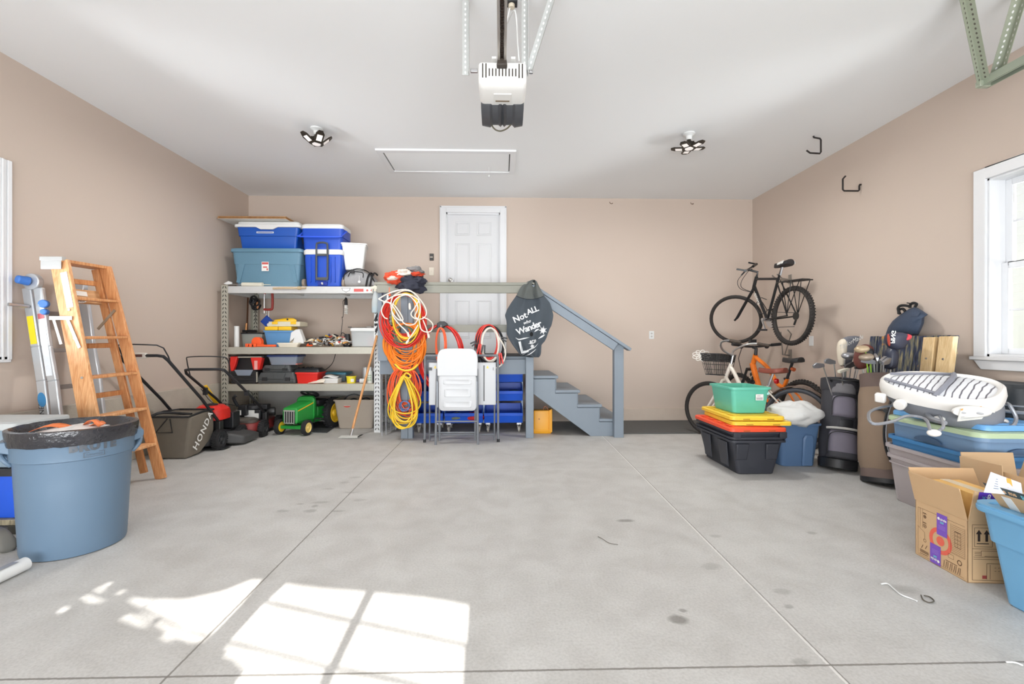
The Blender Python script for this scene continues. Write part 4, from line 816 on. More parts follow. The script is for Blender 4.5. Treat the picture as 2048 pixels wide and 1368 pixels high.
b = MB(); b.b2(-.06, .03, -.16, .16, .075, .115); b.loft([hood(-.2, .07, .09, .17, .02), hood(-.62, .07, .1, .2, .02)]); b.b2(-.57, -.55, -.19, .19, .19, .21); b.build('chassis', M_JG, t, bevel=.006)
b = MB(); b.loft([hood(-.4, .075, .16, .31, .03), hood(-.56, .075, .16, .29, .03)]); b.loft([[(-.5, y, .12), (-.64, y, .12), (-.64, y, .24), (-.54, y, .26)] for y in (-.13, .13)]); b.build('seat_housing', M_JG, t, bevel=.01)
b = MB(); b.loft([[(x, y, z) for x, y in rr(.26 * s, .24 * s, .05, 4, -.47 - .0, 0)] for s, z in ((.7, .30), (.96, .34), (1, .385), (.93, .385), (.85, .35))]); b.b2(-.5, -.42, -.06, .06, .26, .3); b.build('seat', M_BLK, t)
b = MB(); R = Euler((0, -.42, 0)).to_matrix(); c0 = Vector((-.335, 0, .475)); b.tube([c0 + R @ Vector((.105 * math.cos(a), .105 * math.sin(a), 0)) for a in [k * PI / 12 for k in range(24)]], .014, 8, closed=True)
for k in range(3): a = k * 2 * PI / 3; b.cyl(c0 - R @ Vector((0, 0, .01)), c0 + R @ Vector((.1 * math.cos(a), .1 * math.sin(a), 0)), .01, 8)
b.cyl(c0 - R @ Vector((0, 0, .07)), c0, .014, 10); b.build('steering_wheel', M_BLK, t)
b = MB(); b.tube([(-.2, .1, .12), (-.2, .15, .12), (-.22, .15, .17), (-.22, .2, .17)], .008, 6); b.b2(-.25, -.19, .16, .24, .165, .18); b.tube([(-.2, -.1, .12), (-.2, -.15, .12), (-.18, -.15, .07), (-.18, -.2, .07)], .008, 6); b.b2(-.21, -.15, -.24, -.16, .06, .075); b.build('pedal_crank', M_BLK, t)
t = thing('rubber_mat', 'black rubber boot mat under the toy tractor rear wheels', 'mat', (-2.3, 6.1, 0)); pts = [pix(x, y, Z=0) for x, y in ((618, 865), (654, 866), (674, 852), (673, 846), (616, 843))]
b = MB(); b.prism([(p.x, p.y) for p in pts], .001, .012); b.build('mat', mat('pebbled rubber', (62, 64, 66), .7, vary=.1, bump=.4, bscale=120), t, world=True, smooth=0)
for q in ('pedal_tractor',): bpy.data.objects[q].location.z = .0
# ---- push mowers
def mower(name, label, loc, rot, wr, wb, tw, deckm, coverm, handle, hub):
    """local frame: x right, y forward, origin between the rear wheels; handle = (base_y, base_z, top_y, top_z, width)"""
    t = thing(name, label, 'lawn mower', loc, rot)
    for s in (-1, 1):
        wheel(t, 'rear_wheel', (s * tw, 0, wr), wr, .06, (s, 0, 0), hub, rim=.58, tread=26, spokes=5); wheel(t, 'front_wheel', (s * tw, wb, wr * .92), wr * .92, .06, (s, 0, 0), hub, rim=.58, tread=26, spokes=5)
    b = MB(); w = tw * 2 - .08; L = wb + .26
    f = lambda s, s2, z: [(x, y, z) for x, y in rr(w * s, L * s2, .12, 5, 0, wb / 2 + .02)]
    b.loft([f(1, 1, .05), f(1.02, 1.01, .06), f(1, 1, .12), f(.9, .92, .165), f(.6, .62, .175)]); b.build('deck', deckm, t)
    by, bz, ty, tz, hw = handle; b = MB()
    pts = [(hw, by, bz), (hw, by + (ty - by) * .35, bz + (tz - bz) * .38), (hw, ty + .05, tz - .045), (hw - .015, ty + .012, tz - .008), (hw - .06, ty, tz), (-hw + .06, ty, tz), (-hw + .015, ty + .012, tz - .008), (-hw, ty + .05, tz - .045), (-hw, by + (ty - by) * .35, bz + (tz - bz) * .38), (-hw, by, bz)]
    b.tube(pts, .0145, 10); b.build('handle', M_BLK, t)
    b = MB(); b.b2(hw - .02, hw + .03, by - .04, by + .03, .07, bz + .02); b.b2(-hw - .03, -hw + .02, by - .04, by + .03, .07, bz + .02); b.build('handle_bracket', M_DSTEEL, t, bevel=.006)
    return t
M_PLT = plastic('hub black', (52, 53, 55), .5); M_DKR = mat('worn red deck', (134, 44, 42), .45, vary=.2, scale=10); M_DKG = mat('worn grey deck', (92, 88, 82), .6, vary=.25, scale=10)
t = mower('lawn_mower', 'black and red walk behind mower with a brown fabric grass bag', (-3.295, 4.97, 0), 0, .105, .40, .265, mat('black deck', (48, 48, 50), .5, vary=.2), M_RED, (.1, .27, -.72, 1.03, .205), M_PLT)
# engine with red cover
b = MB(); b.loft([[(x, y, z) for x, y in rr(.3 * s, .26 * s2, .08, 5, .0, .2)] for s, s2, z in ((.9, .9, .175), (1, 1, .2), (1, 1, .3))]); b.b2(.08, .26, .26, .4, .18, .36); b.b2(-.16, -.06, .12, .3, .18, .3); b.build('engine', M_BLK, t, bevel=.008)
b = MB(); b.loft([[(x, y, z + .03 * (y - .2)) for x, y in rr(.34 * s, .29 * s2, .1, 6, .06, .2)] for s, s2, z in ((1, 1, .30), (1.02, 1.02, .34), (.95, .92, .41), (.7, .66, .45))]); b.b2(.04, .14, .06, .12, .33, .41); b.build('engine_cover', M_RED, t, bevel=.006)
b = MB(); b.lathe([(.06, .45), (.06, .462), (.03, .468), (.001, .468)], 18, (.06, .2, 0)); b.build('starter_grille', M_BLK, t)
b = MB(); b.loft([[(.2, .1, .15), (.2, .42, .15), (.2, .42, .05), (.2, .1, .05)], [(.29, .12, .145), (.29, .45, .135), (.29, .45, .03), (.29, .12, .03)], [(.42, .2, .10), (.42, .52, .09), (.42, .52, .012), (.42, .2, .012)]]); b.build('side_chute', mat('dusty black plastic', (74, 74, 74), .55, vary=.15), t, bevel=.02, seg=3)
# bag
M_BAG = mat('brown grey bag cloth', (120, 112, 100), .85, vary=.08, bump=.2, bscale=250); bg = MB()
R_ = lambda x0, x1, z0, z1, y, sk=0: [(x0, y, z0), (x1, y, z0), (x1 + sk, y, z1), (x0 - sk * .2, y, z1)]
bg.loft([R_(-.14, .175, .01, .405, -.41, .045), R_(-.15, .19, .005, .41, -.395, .045), R_(-.17, .205, .02, .425, -.22, .02), R_(-.18, .2, .12, .43, -.05), R_(-.16, .18, .2, .39, .04)])
bagp = bg.build('grass_bag', M_BAG, t, bevel=.02, seg=3, smooth=40)
b = MB(); fz = .418
b.tube([(-.155, -.42, fz), (.225, -.42, fz), (.215, -.2, fz + .02), (.19, .02, fz + .01), (-.17, .02, fz + .01), (-.18, -.2, fz + .02)], .011, 8, closed=True); b.tube(smooth_path([(-.15, -.41, fz + .005), (-.1, -.35, fz + .03), (.0, -.3, fz + .022), (.16, -.28, fz + .005)], 3), .014, 8); b.build('bag_frame', M_BLK, t)
b = MB(); b.tube([(.02, -.425, .40), (-.09, -.425, .265), (.07, -.425, .265), (.045, -.425, .40)], .006, 6); b.build('bag_handle', M_DSTEEL, t)
def sidef(u, v, q):
    y = -.21 + u * .55 + v * 0; return (.212 + .0 + q - .02 * (u + .3), y, .215 + u * .42 * 1.0 + v * .6)
def honda(u, v, q):
    # runs up and forward along the bag's right flank
    a = math.radians(52); uu = u * math.cos(a) - v * math.sin(a); vv = u * math.sin(a) + v * math.cos(a); return (.224 + q - abs(uu) * .03, -.2 + uu, .245 + vv)
letters('HONDA', .105, honda, M_PAPER, t, 'bag_lettering', bold=.002, spacing=1.15, depth=.004)
b = MB(); b.tube(smooth_path([(.205, -.62, .93), (.2, -.72, 1.10), (.12, -.8, 1.13), (-.12, -.8, 1.13), (-.2, -.72, 1.10), (-.205, -.62, .93)], 2), .006, 6); o = b.build('bail_bar', M_BLK, t)
b = MB(); b.b2(-.09, .05, -.735, -.705, 1.005, 1.055); b.build('handle_label', mat('mottled label', (220, 214, 204), .5, vary=.1), t, bevel=.008); b = MB(); b.b2(-.055, .02, -.74, -.734, 1.018, 1.042); b.build('warning_print', plastic('brown print', (96, 62, 56)), t)
b = MB(); b.b2(.06, .34, -.05, .1, .012, .02); b.build('trailing_flap', M_BLK, t, bevel=.002)
t = mower('lawn_mower', 'red decked push mower with black engine and long black handle by the shelf post', (-3.15, 5.62, 0), math.radians(4), .1, .46, .245, M_DKR, M_BLK, (.15, .26, -.80, .87, .205), M_PLT)
b = MB(); b.loft([[(x, y, z) for x, y in rr(.34 * s, .2 * s, .08, 5, -.02, .06)] for s, z in ((1, .165), (1, .2), (.8, .22))]); b.build('rear_shroud', M_DKG, t)
b = MB(); b.b2(-.12, .14, .16, .36, .17, .30); b.b2(-.1, .0, .1, .2, .24, .37); b.b2(.06, .2, .2, .32, .3, .36); b.lathe([(.1, .3), (.11, .31), (.11, .35), (.06, .37)], 20, (0.02, .26, 0)); b.tube(smooth_path([(-.1, .1, .36), (-.13, .06, .46), (-.1, .05, .5)], 3), .02, 8); b.build('engine', M_BLK, t, bevel=.008)
b = MB(); b.lathe([(.001, 0), (.05, 0), (.055, .02), (.055, .09), (.045, .1), (.001, .1)], 20, (.16, .3, .26), (1, .3, 0)); b.build('muffler', M_DSTEEL, t)
b = MB(); b.b2(-.12, -.06, .094, .1, .25, .31); b.b2(.0, .07, .155, .16, .26, .3); b.b2(-.05, .12, .158, .164, .175, .26); b.build('engine_label', M_PAPER, t)
b = MB(); b.tube(smooth_path([(.205, -.68, .79), (.205, -.74, .96), (.15, -.78, 1.0), (-.15, -.78, 1.0), (-.205, -.74, .96), (-.205, -.68, .79)], 3), .006, 6); b.build('bail_bar', M_BLK, t)
b = MB(); b.tube(smooth_path([(-.2, -.5, .64), (-.19, -.3, .46), (-.16, -.1, .42), (-.08, .1, .36)], 3), .004, 5); b.tube(smooth_path([(.21, -.4, .6), (.2, -.2, .56), (.1, .05, .45), (.05, .2, .36)], 3), .004, 5); b.b2(.19, .23, -.36, -.32, .54, .6); b.b2(-.225, -.19, -.42, -.38, .56, .64); b.build('control_cable', M_BLK, t)
# yellow broom behind the mowers
p0, p1 = pix(409, 771, Y=5.50), pix(437, 812, Y=5.62)
t = thing('hand_shovel', 'yellow plastic hand shovel standing behind the lawn mowers', 'tool', (p1.x, 5.6, 0)); b = MB(); b.bar((p1.x + .05, 5.68, .02), (p1.x, 5.62, p1.z), .12, .02, (0, 1, 0)); b.build('blade', M_YEL, t, world=True, bevel=.008)
b = MB(); b.bar(p1, p0, .05, .03, (0, 1, 0)); b.build('handle', M_YEL, t, world=True, bevel=.01)
# ---- wooden step ladder, folded, leaning on the left wall
M_LW = wood('orange ladder wood', (194, 128, 78), (220, 162, 110), (26, 26, 3), .5); M_LW2 = wood('pale ladder wood', (206, 144, 92), (232, 180, 130), (26, 26, 3), .5)
TN, TF = Vector((-3.29, 3.50, 1.765)), Vector((-3.29, 3.867, 1.775)); BN, BF = Vector((-2.87, 3.40, 0)), Vector((-2.87, 3.915, 0)); OFF = Vector((-.115, 0, 0))
t = thing('wooden_stepladder', 'orange wooden stepladder folded and leaning on the left wall', 'ladder', (-2.9, 3.65, 0)); up = (TF - BF).normalized()
fwd = Vector((1, 0, .26)).normalized()
b = MB(); b.bar(BN, TN, .026, .085, fwd); b.build('front_rail', M_LW2, t, world=True, bevel=.003); b = MB(); b.bar(BF, TF, .026, .085, fwd); b.build('front_rail', M_LW, t, world=True, bevel=.003)
for (B_, T_, m_) in ((BN, TN, M_LW2), (BF, TF, M_LW)):
    b = MB(); s = .035 if B_ is BN else -.035; b.bar(B_ + OFF + Vector((-.0, s, .06)), T_ + OFF + Vector((.045, s * .35, -.02)), .024, .055, fwd); b.build('rear_rail', m_, t, world=True, bevel=.003)
b = MB(); b.bar(TN + Vector((-.06, -.03, .0)), TF + Vector((-.06, .03, 0)), .155, .024); b.build('top_cap', M_LW, t, world=True, bevel=.003)
b = MB(); b.bar(TN + Vector((-.06, -.034, .012)), TN + Vector((-.06, .0, .012)), .165, .03); b.bar(TN + Vector((-.06, -.032, -.03)), TN + Vector((-.06, -.028, -.03)), .15, .075, (0, 0, 1)); b.build('top_bracket', mat('bright zinc', (190, 190, 188), .35, .4), t, world=True, bevel=.002)
for k in range(5):
    f = (k + 1) / 5.95; A_, B_ = BN.lerp(TN, f), BF.lerp(TF, f); b = MB(); b.bar(A_ + Vector((-.005, .012, 0)), B_ + Vector((-.005, -.012, 0)), .1, .022); b.build('step', M_LW if k > 1 else M_LW2, t, world=True, bevel=.004)
RN, RF = BN + OFF + Vector((-.02, .035, .06)), BF + OFF + Vector((-.02, -.035, .06)); TN2, TF2 = TN + OFF + Vector((.03, .012, -.02)), TF + OFF + Vector((.03, -.012, -.02))
for f in (.16, .4, .63, .93): b = MB(); b.bar(RN.lerp(TN2, f), RF.lerp(TF2, f), .022, .04); b.build('rear_slat', M_LW, t, world=True, bevel=.003)
A_, B_ = RN.lerp(TN2, .86), RF.lerp(TF2, .86); b = MB(); b.bar(A_, B_, .016, .115, fwd.cross(Vector((0, 1, 0))) * -1); b.build('label_board', wood('pale board', (196, 148, 100), (216, 172, 126), (3, 3, 30)), t, world=True, bevel=.002)
mid = A_.lerp(B_, .42) + Vector((.0095, 0, .0)); upv = (T_ - BF).normalized(); 
face = lambda dy, dz: (lambda u, v, q: tuple(mid + Vector((q, 0, 0)) + Vector((0, 1, 0)) * (u + dy) + upv * (v + dz)))
b = MB(); b.prism([(-.07, -.012), (.08, -.012), (.08, .025), (-.05, .025), (-.075, .006)], 0, .002, face(0, .02)); b.build('arrow_label', M_PAPER, t, world=True, smooth=0)
b = MB(); b.prism(circ(.075, 22, 0, 0, .02), 0, .002, face(-.02, -.035)); b.build('oval_label', M_PAPER, t, world=True, smooth=0); letters('WERNER', .03, face(-.02, -.035), M_DARKTXT, t, 'maker_lettering', world=True, depth=.004)
# white printed label on the near rail, hinge straps and bolts
nf = lambda f, dx=0: BN.lerp(TN, f) + Vector((dx, -.0145, 0))
b = MB(); b.bar(nf(.80), nf(.95), .05, .002, (0, 1, 0)); b.build('rail_label', mat('printed label', (196, 198, 202), .5, vary=.04, scale=150), t, world=True)
M_ZN = mat('zinc strap', (186, 186, 184), .35, .5); b = MB(); a_ = nf(.755); b.bar(a_ + Vector((-.16, -.006, .0)), a_ + Vector((.005, -.006, 0)), .006, .028, (0, 0, 1)); b.bar(a_ + Vector((-.03, -.007, -.0)), nf(.63) + Vector((.018, -.006, 0)), .022, .005, (0, 1, 0)); b.bar(a_ + Vector((-.13, -.007, -.0)), nf(.645) + Vector((-.11, -.006, 0)), .02, .005, (0, 1, 0)); b.build('spreader', M_ZN, t, world=True, bevel=.001)
b = MB(); c_ = BF.lerp(TF, .80) + Vector((.0, -.02, 0)); b.bar(c_, c_ + Vector((-.12, -.02, -.16)), .02, .006, (0, 1, 0)); b.build('spreader', mat('dull strap', (170, 150, 128), .5, .4), t, world=True)
b = MB()
for f in (.17, .335, .505, .67, .79): p = nf(f) + Vector((-.01, 0, .0)); b.cyl(p, p + Vector((0, -.005, 0)), .009, 10)
b.build('bolt', M_ZN, t, world=True)
# ---- aluminium folding ladder behind it
M_AL = mat('extruded aluminium', (206, 210, 214), .35, .55, vary=.04, scale=20); M_KNOB = plastic('blue cap', (66, 122, 204), .4)
t = thing('multi_position_ladder', 'silver aluminium folding ladder with blue hinge knobs leaning against the left wall', 'ladder', (-3.4, 3.7, 0))
for y in (3.53, 3.90):
    for k, dx in enumerate((0, .085)):
        b = MB(); pts = [Vector((-3.375 + dx, y, .01)), Vector((-3.475 + dx, y, .86)), Vector((-3.515 + dx * .92, y, 1.12)), Vector((-3.58 + dx, y, 1.56))]
        for a_, c_ in zip(pts, pts[1:]): b.bar(a_, c_ + (c_ - a_).normalized() * .004, .03, .068, (1, 0, .1))
        b.build('rail', M_AL, t, world=True, bevel=.008)
    b = MB(); hc = Vector((-3.54, y, 1.61)); b.cyl(hc + Vector((0, -.022, 0)), hc + Vector((0, .022, 0)), .062, 24); b.build('hinge', M_AL, t, world=True, bevel=.006)
b = MB(); b.cyl((-3.545, 3.508, 1.61), (-3.57, 3.44, 1.62), .034, 18, .03); b.build('hinge_knob', M_KNOB, t, world=True, bevel=.008)
b = MB(); b.cyl((-3.42, 3.50, 1.44), (-3.40, 3.46, 1.44), .03, 14); b.cyl((-3.41, 3.50, 1.38), (-3.40, 3.46, 1.38), .022, 14); b.build('lock_knob', M_KNOB, t, world=True, bevel=.006)
b = MB(); b.cyl((-3.55, 3.51, 1.42), (-3.585, 3.40, 1.43), .012, 10); b.build('lock_pin', M_STEEL, t, world=True)
for k in range(5):
    z = .22 + k * .29; x = -3.4 - .115 * z / .83 + .04; b = MB(); b.bar((x, 3.545, z), (x, 3.885, z), .075, .03); b.build('rung', mat('grey rung', (156, 150, 146), .5, .3), t, world=True, bevel=.004)
def onrail(f, w0, dx, z0, z1, m, nm):
    b = MB(); g = lambda z: Vector((-3.475 + dx - .25 * (z - .86) * .65, 3.5138, z)); b.bar(g(z0), g(z1), .05, .0015, (0, 1, 0)); b.build(nm, m, t, world=True)
for nm, dx, z0, z1, m in (('warning_label', 0, 1.14, 1.35, mat('yellow label', (246, 220, 40), .5)), ('instruction_label', .083, .9, 1.3, mat('pale label', (226, 230, 234), .5, vary=.05, scale=120)), ('danger_label', .083, 1.33, 1.37, plastic('danger red', (190, 90, 96)))):
    zc = (z0 + z1) / 2; k = lambda z: -3.58 + dx + (1.56 - z) * (.065 / .44) if z > 1.12 else -3.515 + dx * .92 + (1.12 - z) * (.04 / .26)
    b = MB(); b.bar(Vector((k(z0), 3.5135, z0)), Vector((k(z1), 3.5135, z1)), .046, .002, (0, 1, 0)); b.build(nm, m, t, world=True)
b = MB(); zc = .72; xx = -3.46; b.prism(circ(.03, 18, 0, 0, .055), 0, .002, lambda u, v, q: (xx + u - v * .12, 3.5145 - q, zc + v)); b.build('oval_label', plastic('maker blue', (60, 130, 180)), t, world=True); letters('WERNER', .05, lambda u, v, q: (xx + .005 - v - u * .12, 3.5145 - q, zc - .12 + u), M_DARKTXT, t, 'maker_lettering', world=True, depth=.001)
# ---- big grey blue bin with liner
M_BR = mat('slate blue bin plastic', (99, 122, 144), .42, vary=.05, scale=4, bump=.03, bscale=300); CX, CY = -2.43, 2.66
t = thing('trash_can', 'large slate blue round trash can with dark lettering below its rim', 'trash can', (CX, CY, 0), math.radians(42.5))
b = MB(); b.lathe([(.2, .0), (.222, .004), (.226, .02), (.244, .40), (.248, .5), (.253, .52), (.262, .525), (.266, .655), (.27, .662), (.258, .664), (.255, .53), (.24, .45), (.215, .02), (.001, .018)], 56); b.build('body', M_BR, t)
b = MB(); n = 60
def bagring(r, z, wob, seed): return [((r + wob * noise.noise((math.cos(a) * 4 + seed, math.sin(a) * 4, seed))) * math.cos(a), (r + wob * noise.noise((math.cos(a) * 4 + seed, math.sin(a) * 4, seed))) * math.sin(a), z + wob * noise.noise((math.cos(a) * 7, math.sin(a) * 7, seed + 3))) for a in [2 * PI * k / n for k in range(n)]]
b.loft([bagring(.272, .605, .006, 1), bagring(.276, .62, .006, 2), bagring(.278, .65, .004, 3), bagring(.281, .668, .003, 4), bagring(.28, .685, .003, 5), bagring(.262, .69, .003, 6), bagring(.25, .67, .008, 7), bagring(.235, .62, .012, 8), bagring(.2, .55, .02, 9), bagring(.05, .52, .02, 4)], False, True); tl_ = thing('bin_liner', 'black plastic bin liner folded over the rim of the slate blue can', 'bin liner', (CX, CY, .6), math.radians(42.5)); b.v = [v - Vector((0, 0, .6)) for v in b.v]; b.build('liner_bag', mat('black liner film', (40, 40, 46), .22, vary=.15, bump=.5, bscale=40, spec=.8), tl_, smooth=60)
for s in (-1, 1):
    b = MB(); 
    b.loft([[(s * .24, -.07, .56), (s * .24, .07, .56), (s * .24, .07, .63), (s * .24, -.07, .63)], [(s * .285, -.06, .575), (s * .285, .06, .575), (s * .285, .06, .63), (s * .285, -.06, .63)], [(s * .30, -.05, .59), (s * .30, .05, .59), (s * .30, .05, .62), (s * .30, -.05, .62)]]); b.tube(smooth_path([(s * .245, -.05, .50), (s * .275, -.05, .54), (s * .29, 0, .575), (s * .275, .05, .54), (s * .245, .05, .50)], 3), .012, 8); b.build('handle', M_BR, t, bevel=.008)
def onbin(a0, z0, rad):
    return lambda u, v, q: (math.sin(a0 + u / rad) * (rad + q), -math.cos(a0 + u / rad) * (rad + q), z0 + v)
A0 = math.radians(16); letters('BRUTE', .062, onbin(A0, .592, .2657), plastic('dark grey print', (86, 92, 100)), t, 'bin_lettering', bold=.004, spacing=1.15); 
b = MB(); g = onbin(A0, .535, .264)
for (u0, u1, v0, v1) in ((-.045, .045, -.0, .003), (-.045, .045, .024, .027), (-.045, -.042, 0, .027), (.042, .045, 0, .027)): b.add([g(u0, v0, .002), g(u1, v0, .002), g(u1, v1, .002), g(u0, v1, .002)], [(0, 1, 2, 3)])
b.build('maker_plate', plastic('plate print', (90, 100, 112)), t, smooth=0); letters('Rubbermaid', .014, onbin(A0, .5485, .264), plastic('plate print', (90, 100, 112)), t, 'maker_lettering', depth=.002)
t = thing('trash_bag', 'white trash bag with an orange drawstring inside the slate blue can', 'bag', (CX, CY, .5)); b = MB(); n = 28
b.loft([[((r + .02 * noise.noise((math.cos(a) * 3, math.sin(a) * 3, z * 9))) * math.cos(a), (r + .02 * noise.noise((math.cos(a) * 3, math.sin(a) * 3, z * 9))) * math.sin(a), z + .012 * noise.noise((math.cos(a) * 5, math.sin(a) * 5, 2))) for a in [2 * PI * k / n for k in range(n)]] for r, z in ((.17, .06), (.2, .12), (.18, .15), (.1, .17), (.02, .175))]); b.build('bag', mat('white bag film', (232, 230, 228), .35, vary=.05, bump=.4, bscale=30), t, smooth=60)
b = MB()
b.grid(lambda u, v: (-.14 + .28 * u, -.12 + .05 * v + .13 * math.sin(u * 2.2), .165 + .02 * math.sin(u * 9) + .01 * v), 14, 2); b.grid(lambda u, v: (.02 + .11 * u, .02 + .04 * v - .03 * u, .175 + .03 * math.sin(PI * u)), 8, 2); b.build('drawstring', mat('orange film', (238, 128, 70), .4), t, solid=.003)
# ---- crates at the far left edge
t = thing('storage_tote', 'blue tote at the left edge behind the slate blue can', 'tote', (-3.24, 2.80, .09))
b = MB(); shell(b, .70, .36, .27, .93, .03, .3, .006, .012); b.build('body', plastic('strong blue', (36, 88, 206), .4), t)
b = MB(); lid_rings(b, .71, .37, .27, .03, .03, cy=.18, raise_=.004); b.build('lid', M_BLK, t)
t2 = thing('storage_tote', 'grey blue tote with pale grey lid stacked on the blue tote at the left edge', 'tote', (-3.25, 2.80, .308 + .002)); t2.location.z = .39 + .006
b = MB(); shell(b, .66, .35, .24, .93, .03, .3, .006, .012); b.build('body', plastic('grey blue plastic', (140, 158, 172), .45), t2); b = MB(); lid_rings(b, .68, .37, .24, .028, .03, cy=.175, raise_=.004); b.build('lid', plastic('pale grey plastic', (190, 194, 194), .45), t2)
t = thing('wooden_pallet', 'dark slatted wooden base under the blue tote at the left edge', 'pallet', (-3.23, 2.78, 0)); b = MB()
for k in range(3): b.b2(-.36, .36, .02 + k * .15, .09 + k * .15, .055, .088)
b.build('deck_board', wood('weathered slat', (120, 112, 92), (160, 150, 124), (20, 3, 3)), t, bevel=.003); b = MB()
for k in range(3): b.b2(-.35 + k * .31, -.28 + k * .31, .02, .38, 0, .054)
b.build('runner', mat('dark runner', (60, 58, 52), .8), t, bevel=.003)
t = thing('work_shoe', 'grey work shoe on the floor at the left edge by the slate blue can', 'shoe', (-2.80, 2.62, 0), -.5); b = MB()
b.loft([[(x, y * 1.0, z) for x, y in rr(w_, .05 + .03 * math.sin(k), .02, 3, xo, 0)] for k, (w_, xo, z) in enumerate(((.22, 0, .001), (.23, 0, .02), (.21, -.005, .05), (.14, -.04, .09), (.09, -.06, .10)))]); b.build('shoe', mat('grey suede', (110, 108, 102), .8, vary=.1), t, smooth=60)
# ---- bits by the ladder foot
t = thing('pipe_offcut', 'white plastic pipe lying on the floor at the lower left edge', 'pipe', (-2.405, 2.36, .034)); b = MB(); b.loft([[(x, y, z) for x, z in circ(r, 20)] for y, r in ((0, .026), (0, .033), (-1.1, .033), (-1.1, .026))], True, True); b.build('tube', M_WHT, t)
b = MB(); b.b2(-.012, .02, -.9, -.05, .0325, .0335); b.build('printed_line', plastic('grey line', (150, 152, 156)), t)
t = thing('plastic_sheet', 'folded pale plastic sheet behind the slate blue can at the ladder foot', 'sheet', (-2.98, 3.28, 0)); b = MB(); b.grid(lambda u, v: (-.06 + .12 * u + .02 * v, .02 * math.sin(7 * u) + .05 * v, .30 * (1 - v) + .02 * u), 10, 6); b.build('sheet', mat('pale film', (212, 218, 226), .4, vary=.04), t, solid=.006)
t = thing('black_shoe', 'black and white shoe on the floor by the foot of the wooden stepladder', 'shoe', (-3.14, 3.66, 0), .6); b = MB(); b.m = 1; b.loft([[(x, y, z) for x, y in rr(.26, .095, .045, 4)] for z in (0.001, .025)]); b.m = 0
b.loft([[(x, y, z) for x, y in rr(w_, d_, .04, 4, xo, 0)] for w_, d_, xo, z in ((.25, .09, 0, .025), (.24, .088, 0, .05), (.16, .08, -.035, .09), (.11, .075, -.06, .11))]); b.build('shoe', [M_BLK, M_WHT], t, smooth=50)
# ================================================================ cords, folding furniture and carts by the landing
def coil(name, label, cat, px, py, rx, ry, n, r, Y, m, seed=1, jit=.12, dy=.05, sy=0, group=None, pear=0, parent=None, part=None, ang=0):
    """a hank of cord: n jittered loops hanging in front of the post; centre and half sizes taken off the photograph"""
    rd = random.Random(seed); c0 = pix(px, py, Y=Y); k = (pix(px + 1, py, Y=Y) - c0).x; pts = []
    for i in range(n):
        ax, az = rx * k * rd.uniform(1 - jit, 1 + jit * .4), ry * k * rd.uniform(1 - jit, 1 + jit * .3); ox, oz = rx * k * rd.uniform(-jit, jit) * .5, (ry * k - az); yy = rd.uniform(-dy, 0); tw = rd.uniform(-.1, .1)
        for j in range(18):
            a = PI / 2 + 2 * PI * j / 18; f = 1 + pear * -math.sin(a)
            pts.append(Vector((c0.x + ox + ax * f * math.cos(a) + tw * az * math.sin(a) * .3, Y + yy + .01 * math.sin(a * 2 + i), c0.z + oz + az * math.sin(a))))
    if parent is None: t = thing(name, label, cat, (c0.x, Y, c0.z), 0, group)
    else: t = parent
    b = MB(); b.tube(smooth_path(pts, 2), r, 6); b.build(part or 'loops', m, t, world=True, smooth=60); return t
M_CO = plastic('orange cord', (250, 140, 44), .5); M_CY = plastic('yellow cord', (246, 206, 58), .5); M_CR = plastic('red cord', (222, 60, 50), .45); M_CW = plastic('ivory cord', (238, 230, 218), .5, .02); M_CRO = plastic('coral cord', (240, 104, 62), .5)
def plug(t, p, q, m, nm='plug'): b = MB(); p, q = pix(*p[:2], Y=p[2]), pix(*q[:2], Y=q[2]); b.tube([p, p.lerp(q, .2), p.lerp(q, .7), q], [.007, .013, .015, .011], 8); return b.build(nm, m, t, world=True)
t = coil('extension_cord', 'red cord hank hanging behind the white cord on the landing post', 'cord', 808, 640, 41, 50, 12, .0085, 5.395, M_CR, 2, .22, .03)
t = coil('extension_cord', 'yellow cord hank framed by the white cord on the landing post', 'cord', 813, 637, 27, 51, 5, .008, 5.36, M_CY, 5, .12, .02); coil('', '', '', 812, 632, 24, 46, 3, .008, 5.365, M_CO, 8, .1, .015, parent=t, part='orange_loops')
plug(t, (819, 606, 5.36), (820, 619, 5.36), M_CW)
t = coil('wire_hank', 'dark green and grey wire hank between the red and the orange cord hanks', 'wire', 807, 672, 22, 20, 6, .006, 5.385, plastic('green grey wire', (96, 116, 96)), 4, .25, .02)
t = coil('extension_cord', 'thick bright orange cord hank under the red one on the landing post', 'cord', 811, 694, 35, 47, 22, .0085, 5.44, M_CO, 6, .42, .04)
b = MB(); b.tube(smooth_path([pix(x, y, Y=5.30) for x, y in ((790, 728), (800, 738), (813, 741), (826, 738), (836, 729))], 3), .011, 6); b.tube(smooth_path([pix(x, y, Y=5.30) for x, y in ((805, 750), (815, 757), (822, 752), (812, 746), (806, 757))], 3), .009, 6); b.build('tie', M_CY, t, world=True)
t = coil('extension_cord', 'coral orange cord hank hanging at the bottom of the landing post', 'cord', 812, 786, 29, 52, 14, .008, 5.415, M_CRO, 9, .4, .03)
t = coil('extension_cord', 'long yellow cord hank hanging lowest on the landing post', 'cord', 810, 806, 24, 54, 9, .0085, 5.36, M_CY, 12, .34, .04, pear=.6)
t = coil('wire_hank', 'small blue wire hank inside the lowest yellow cord loops', 'wire', 810, 812, 11, 10, 5, .005, 5.37, plastic('blue wire', (96, 128, 180)), 14, .3, .01)
t = thing('extension_cord', 'loose white cord looped over the other cords on the landing post', 'cord', pix(808, 585, Y=5.33)); W = lambda *a: [pix(x, y, Y=5.325 - .012 * (i % 3)) for i, (x, y) in enumerate(a)]
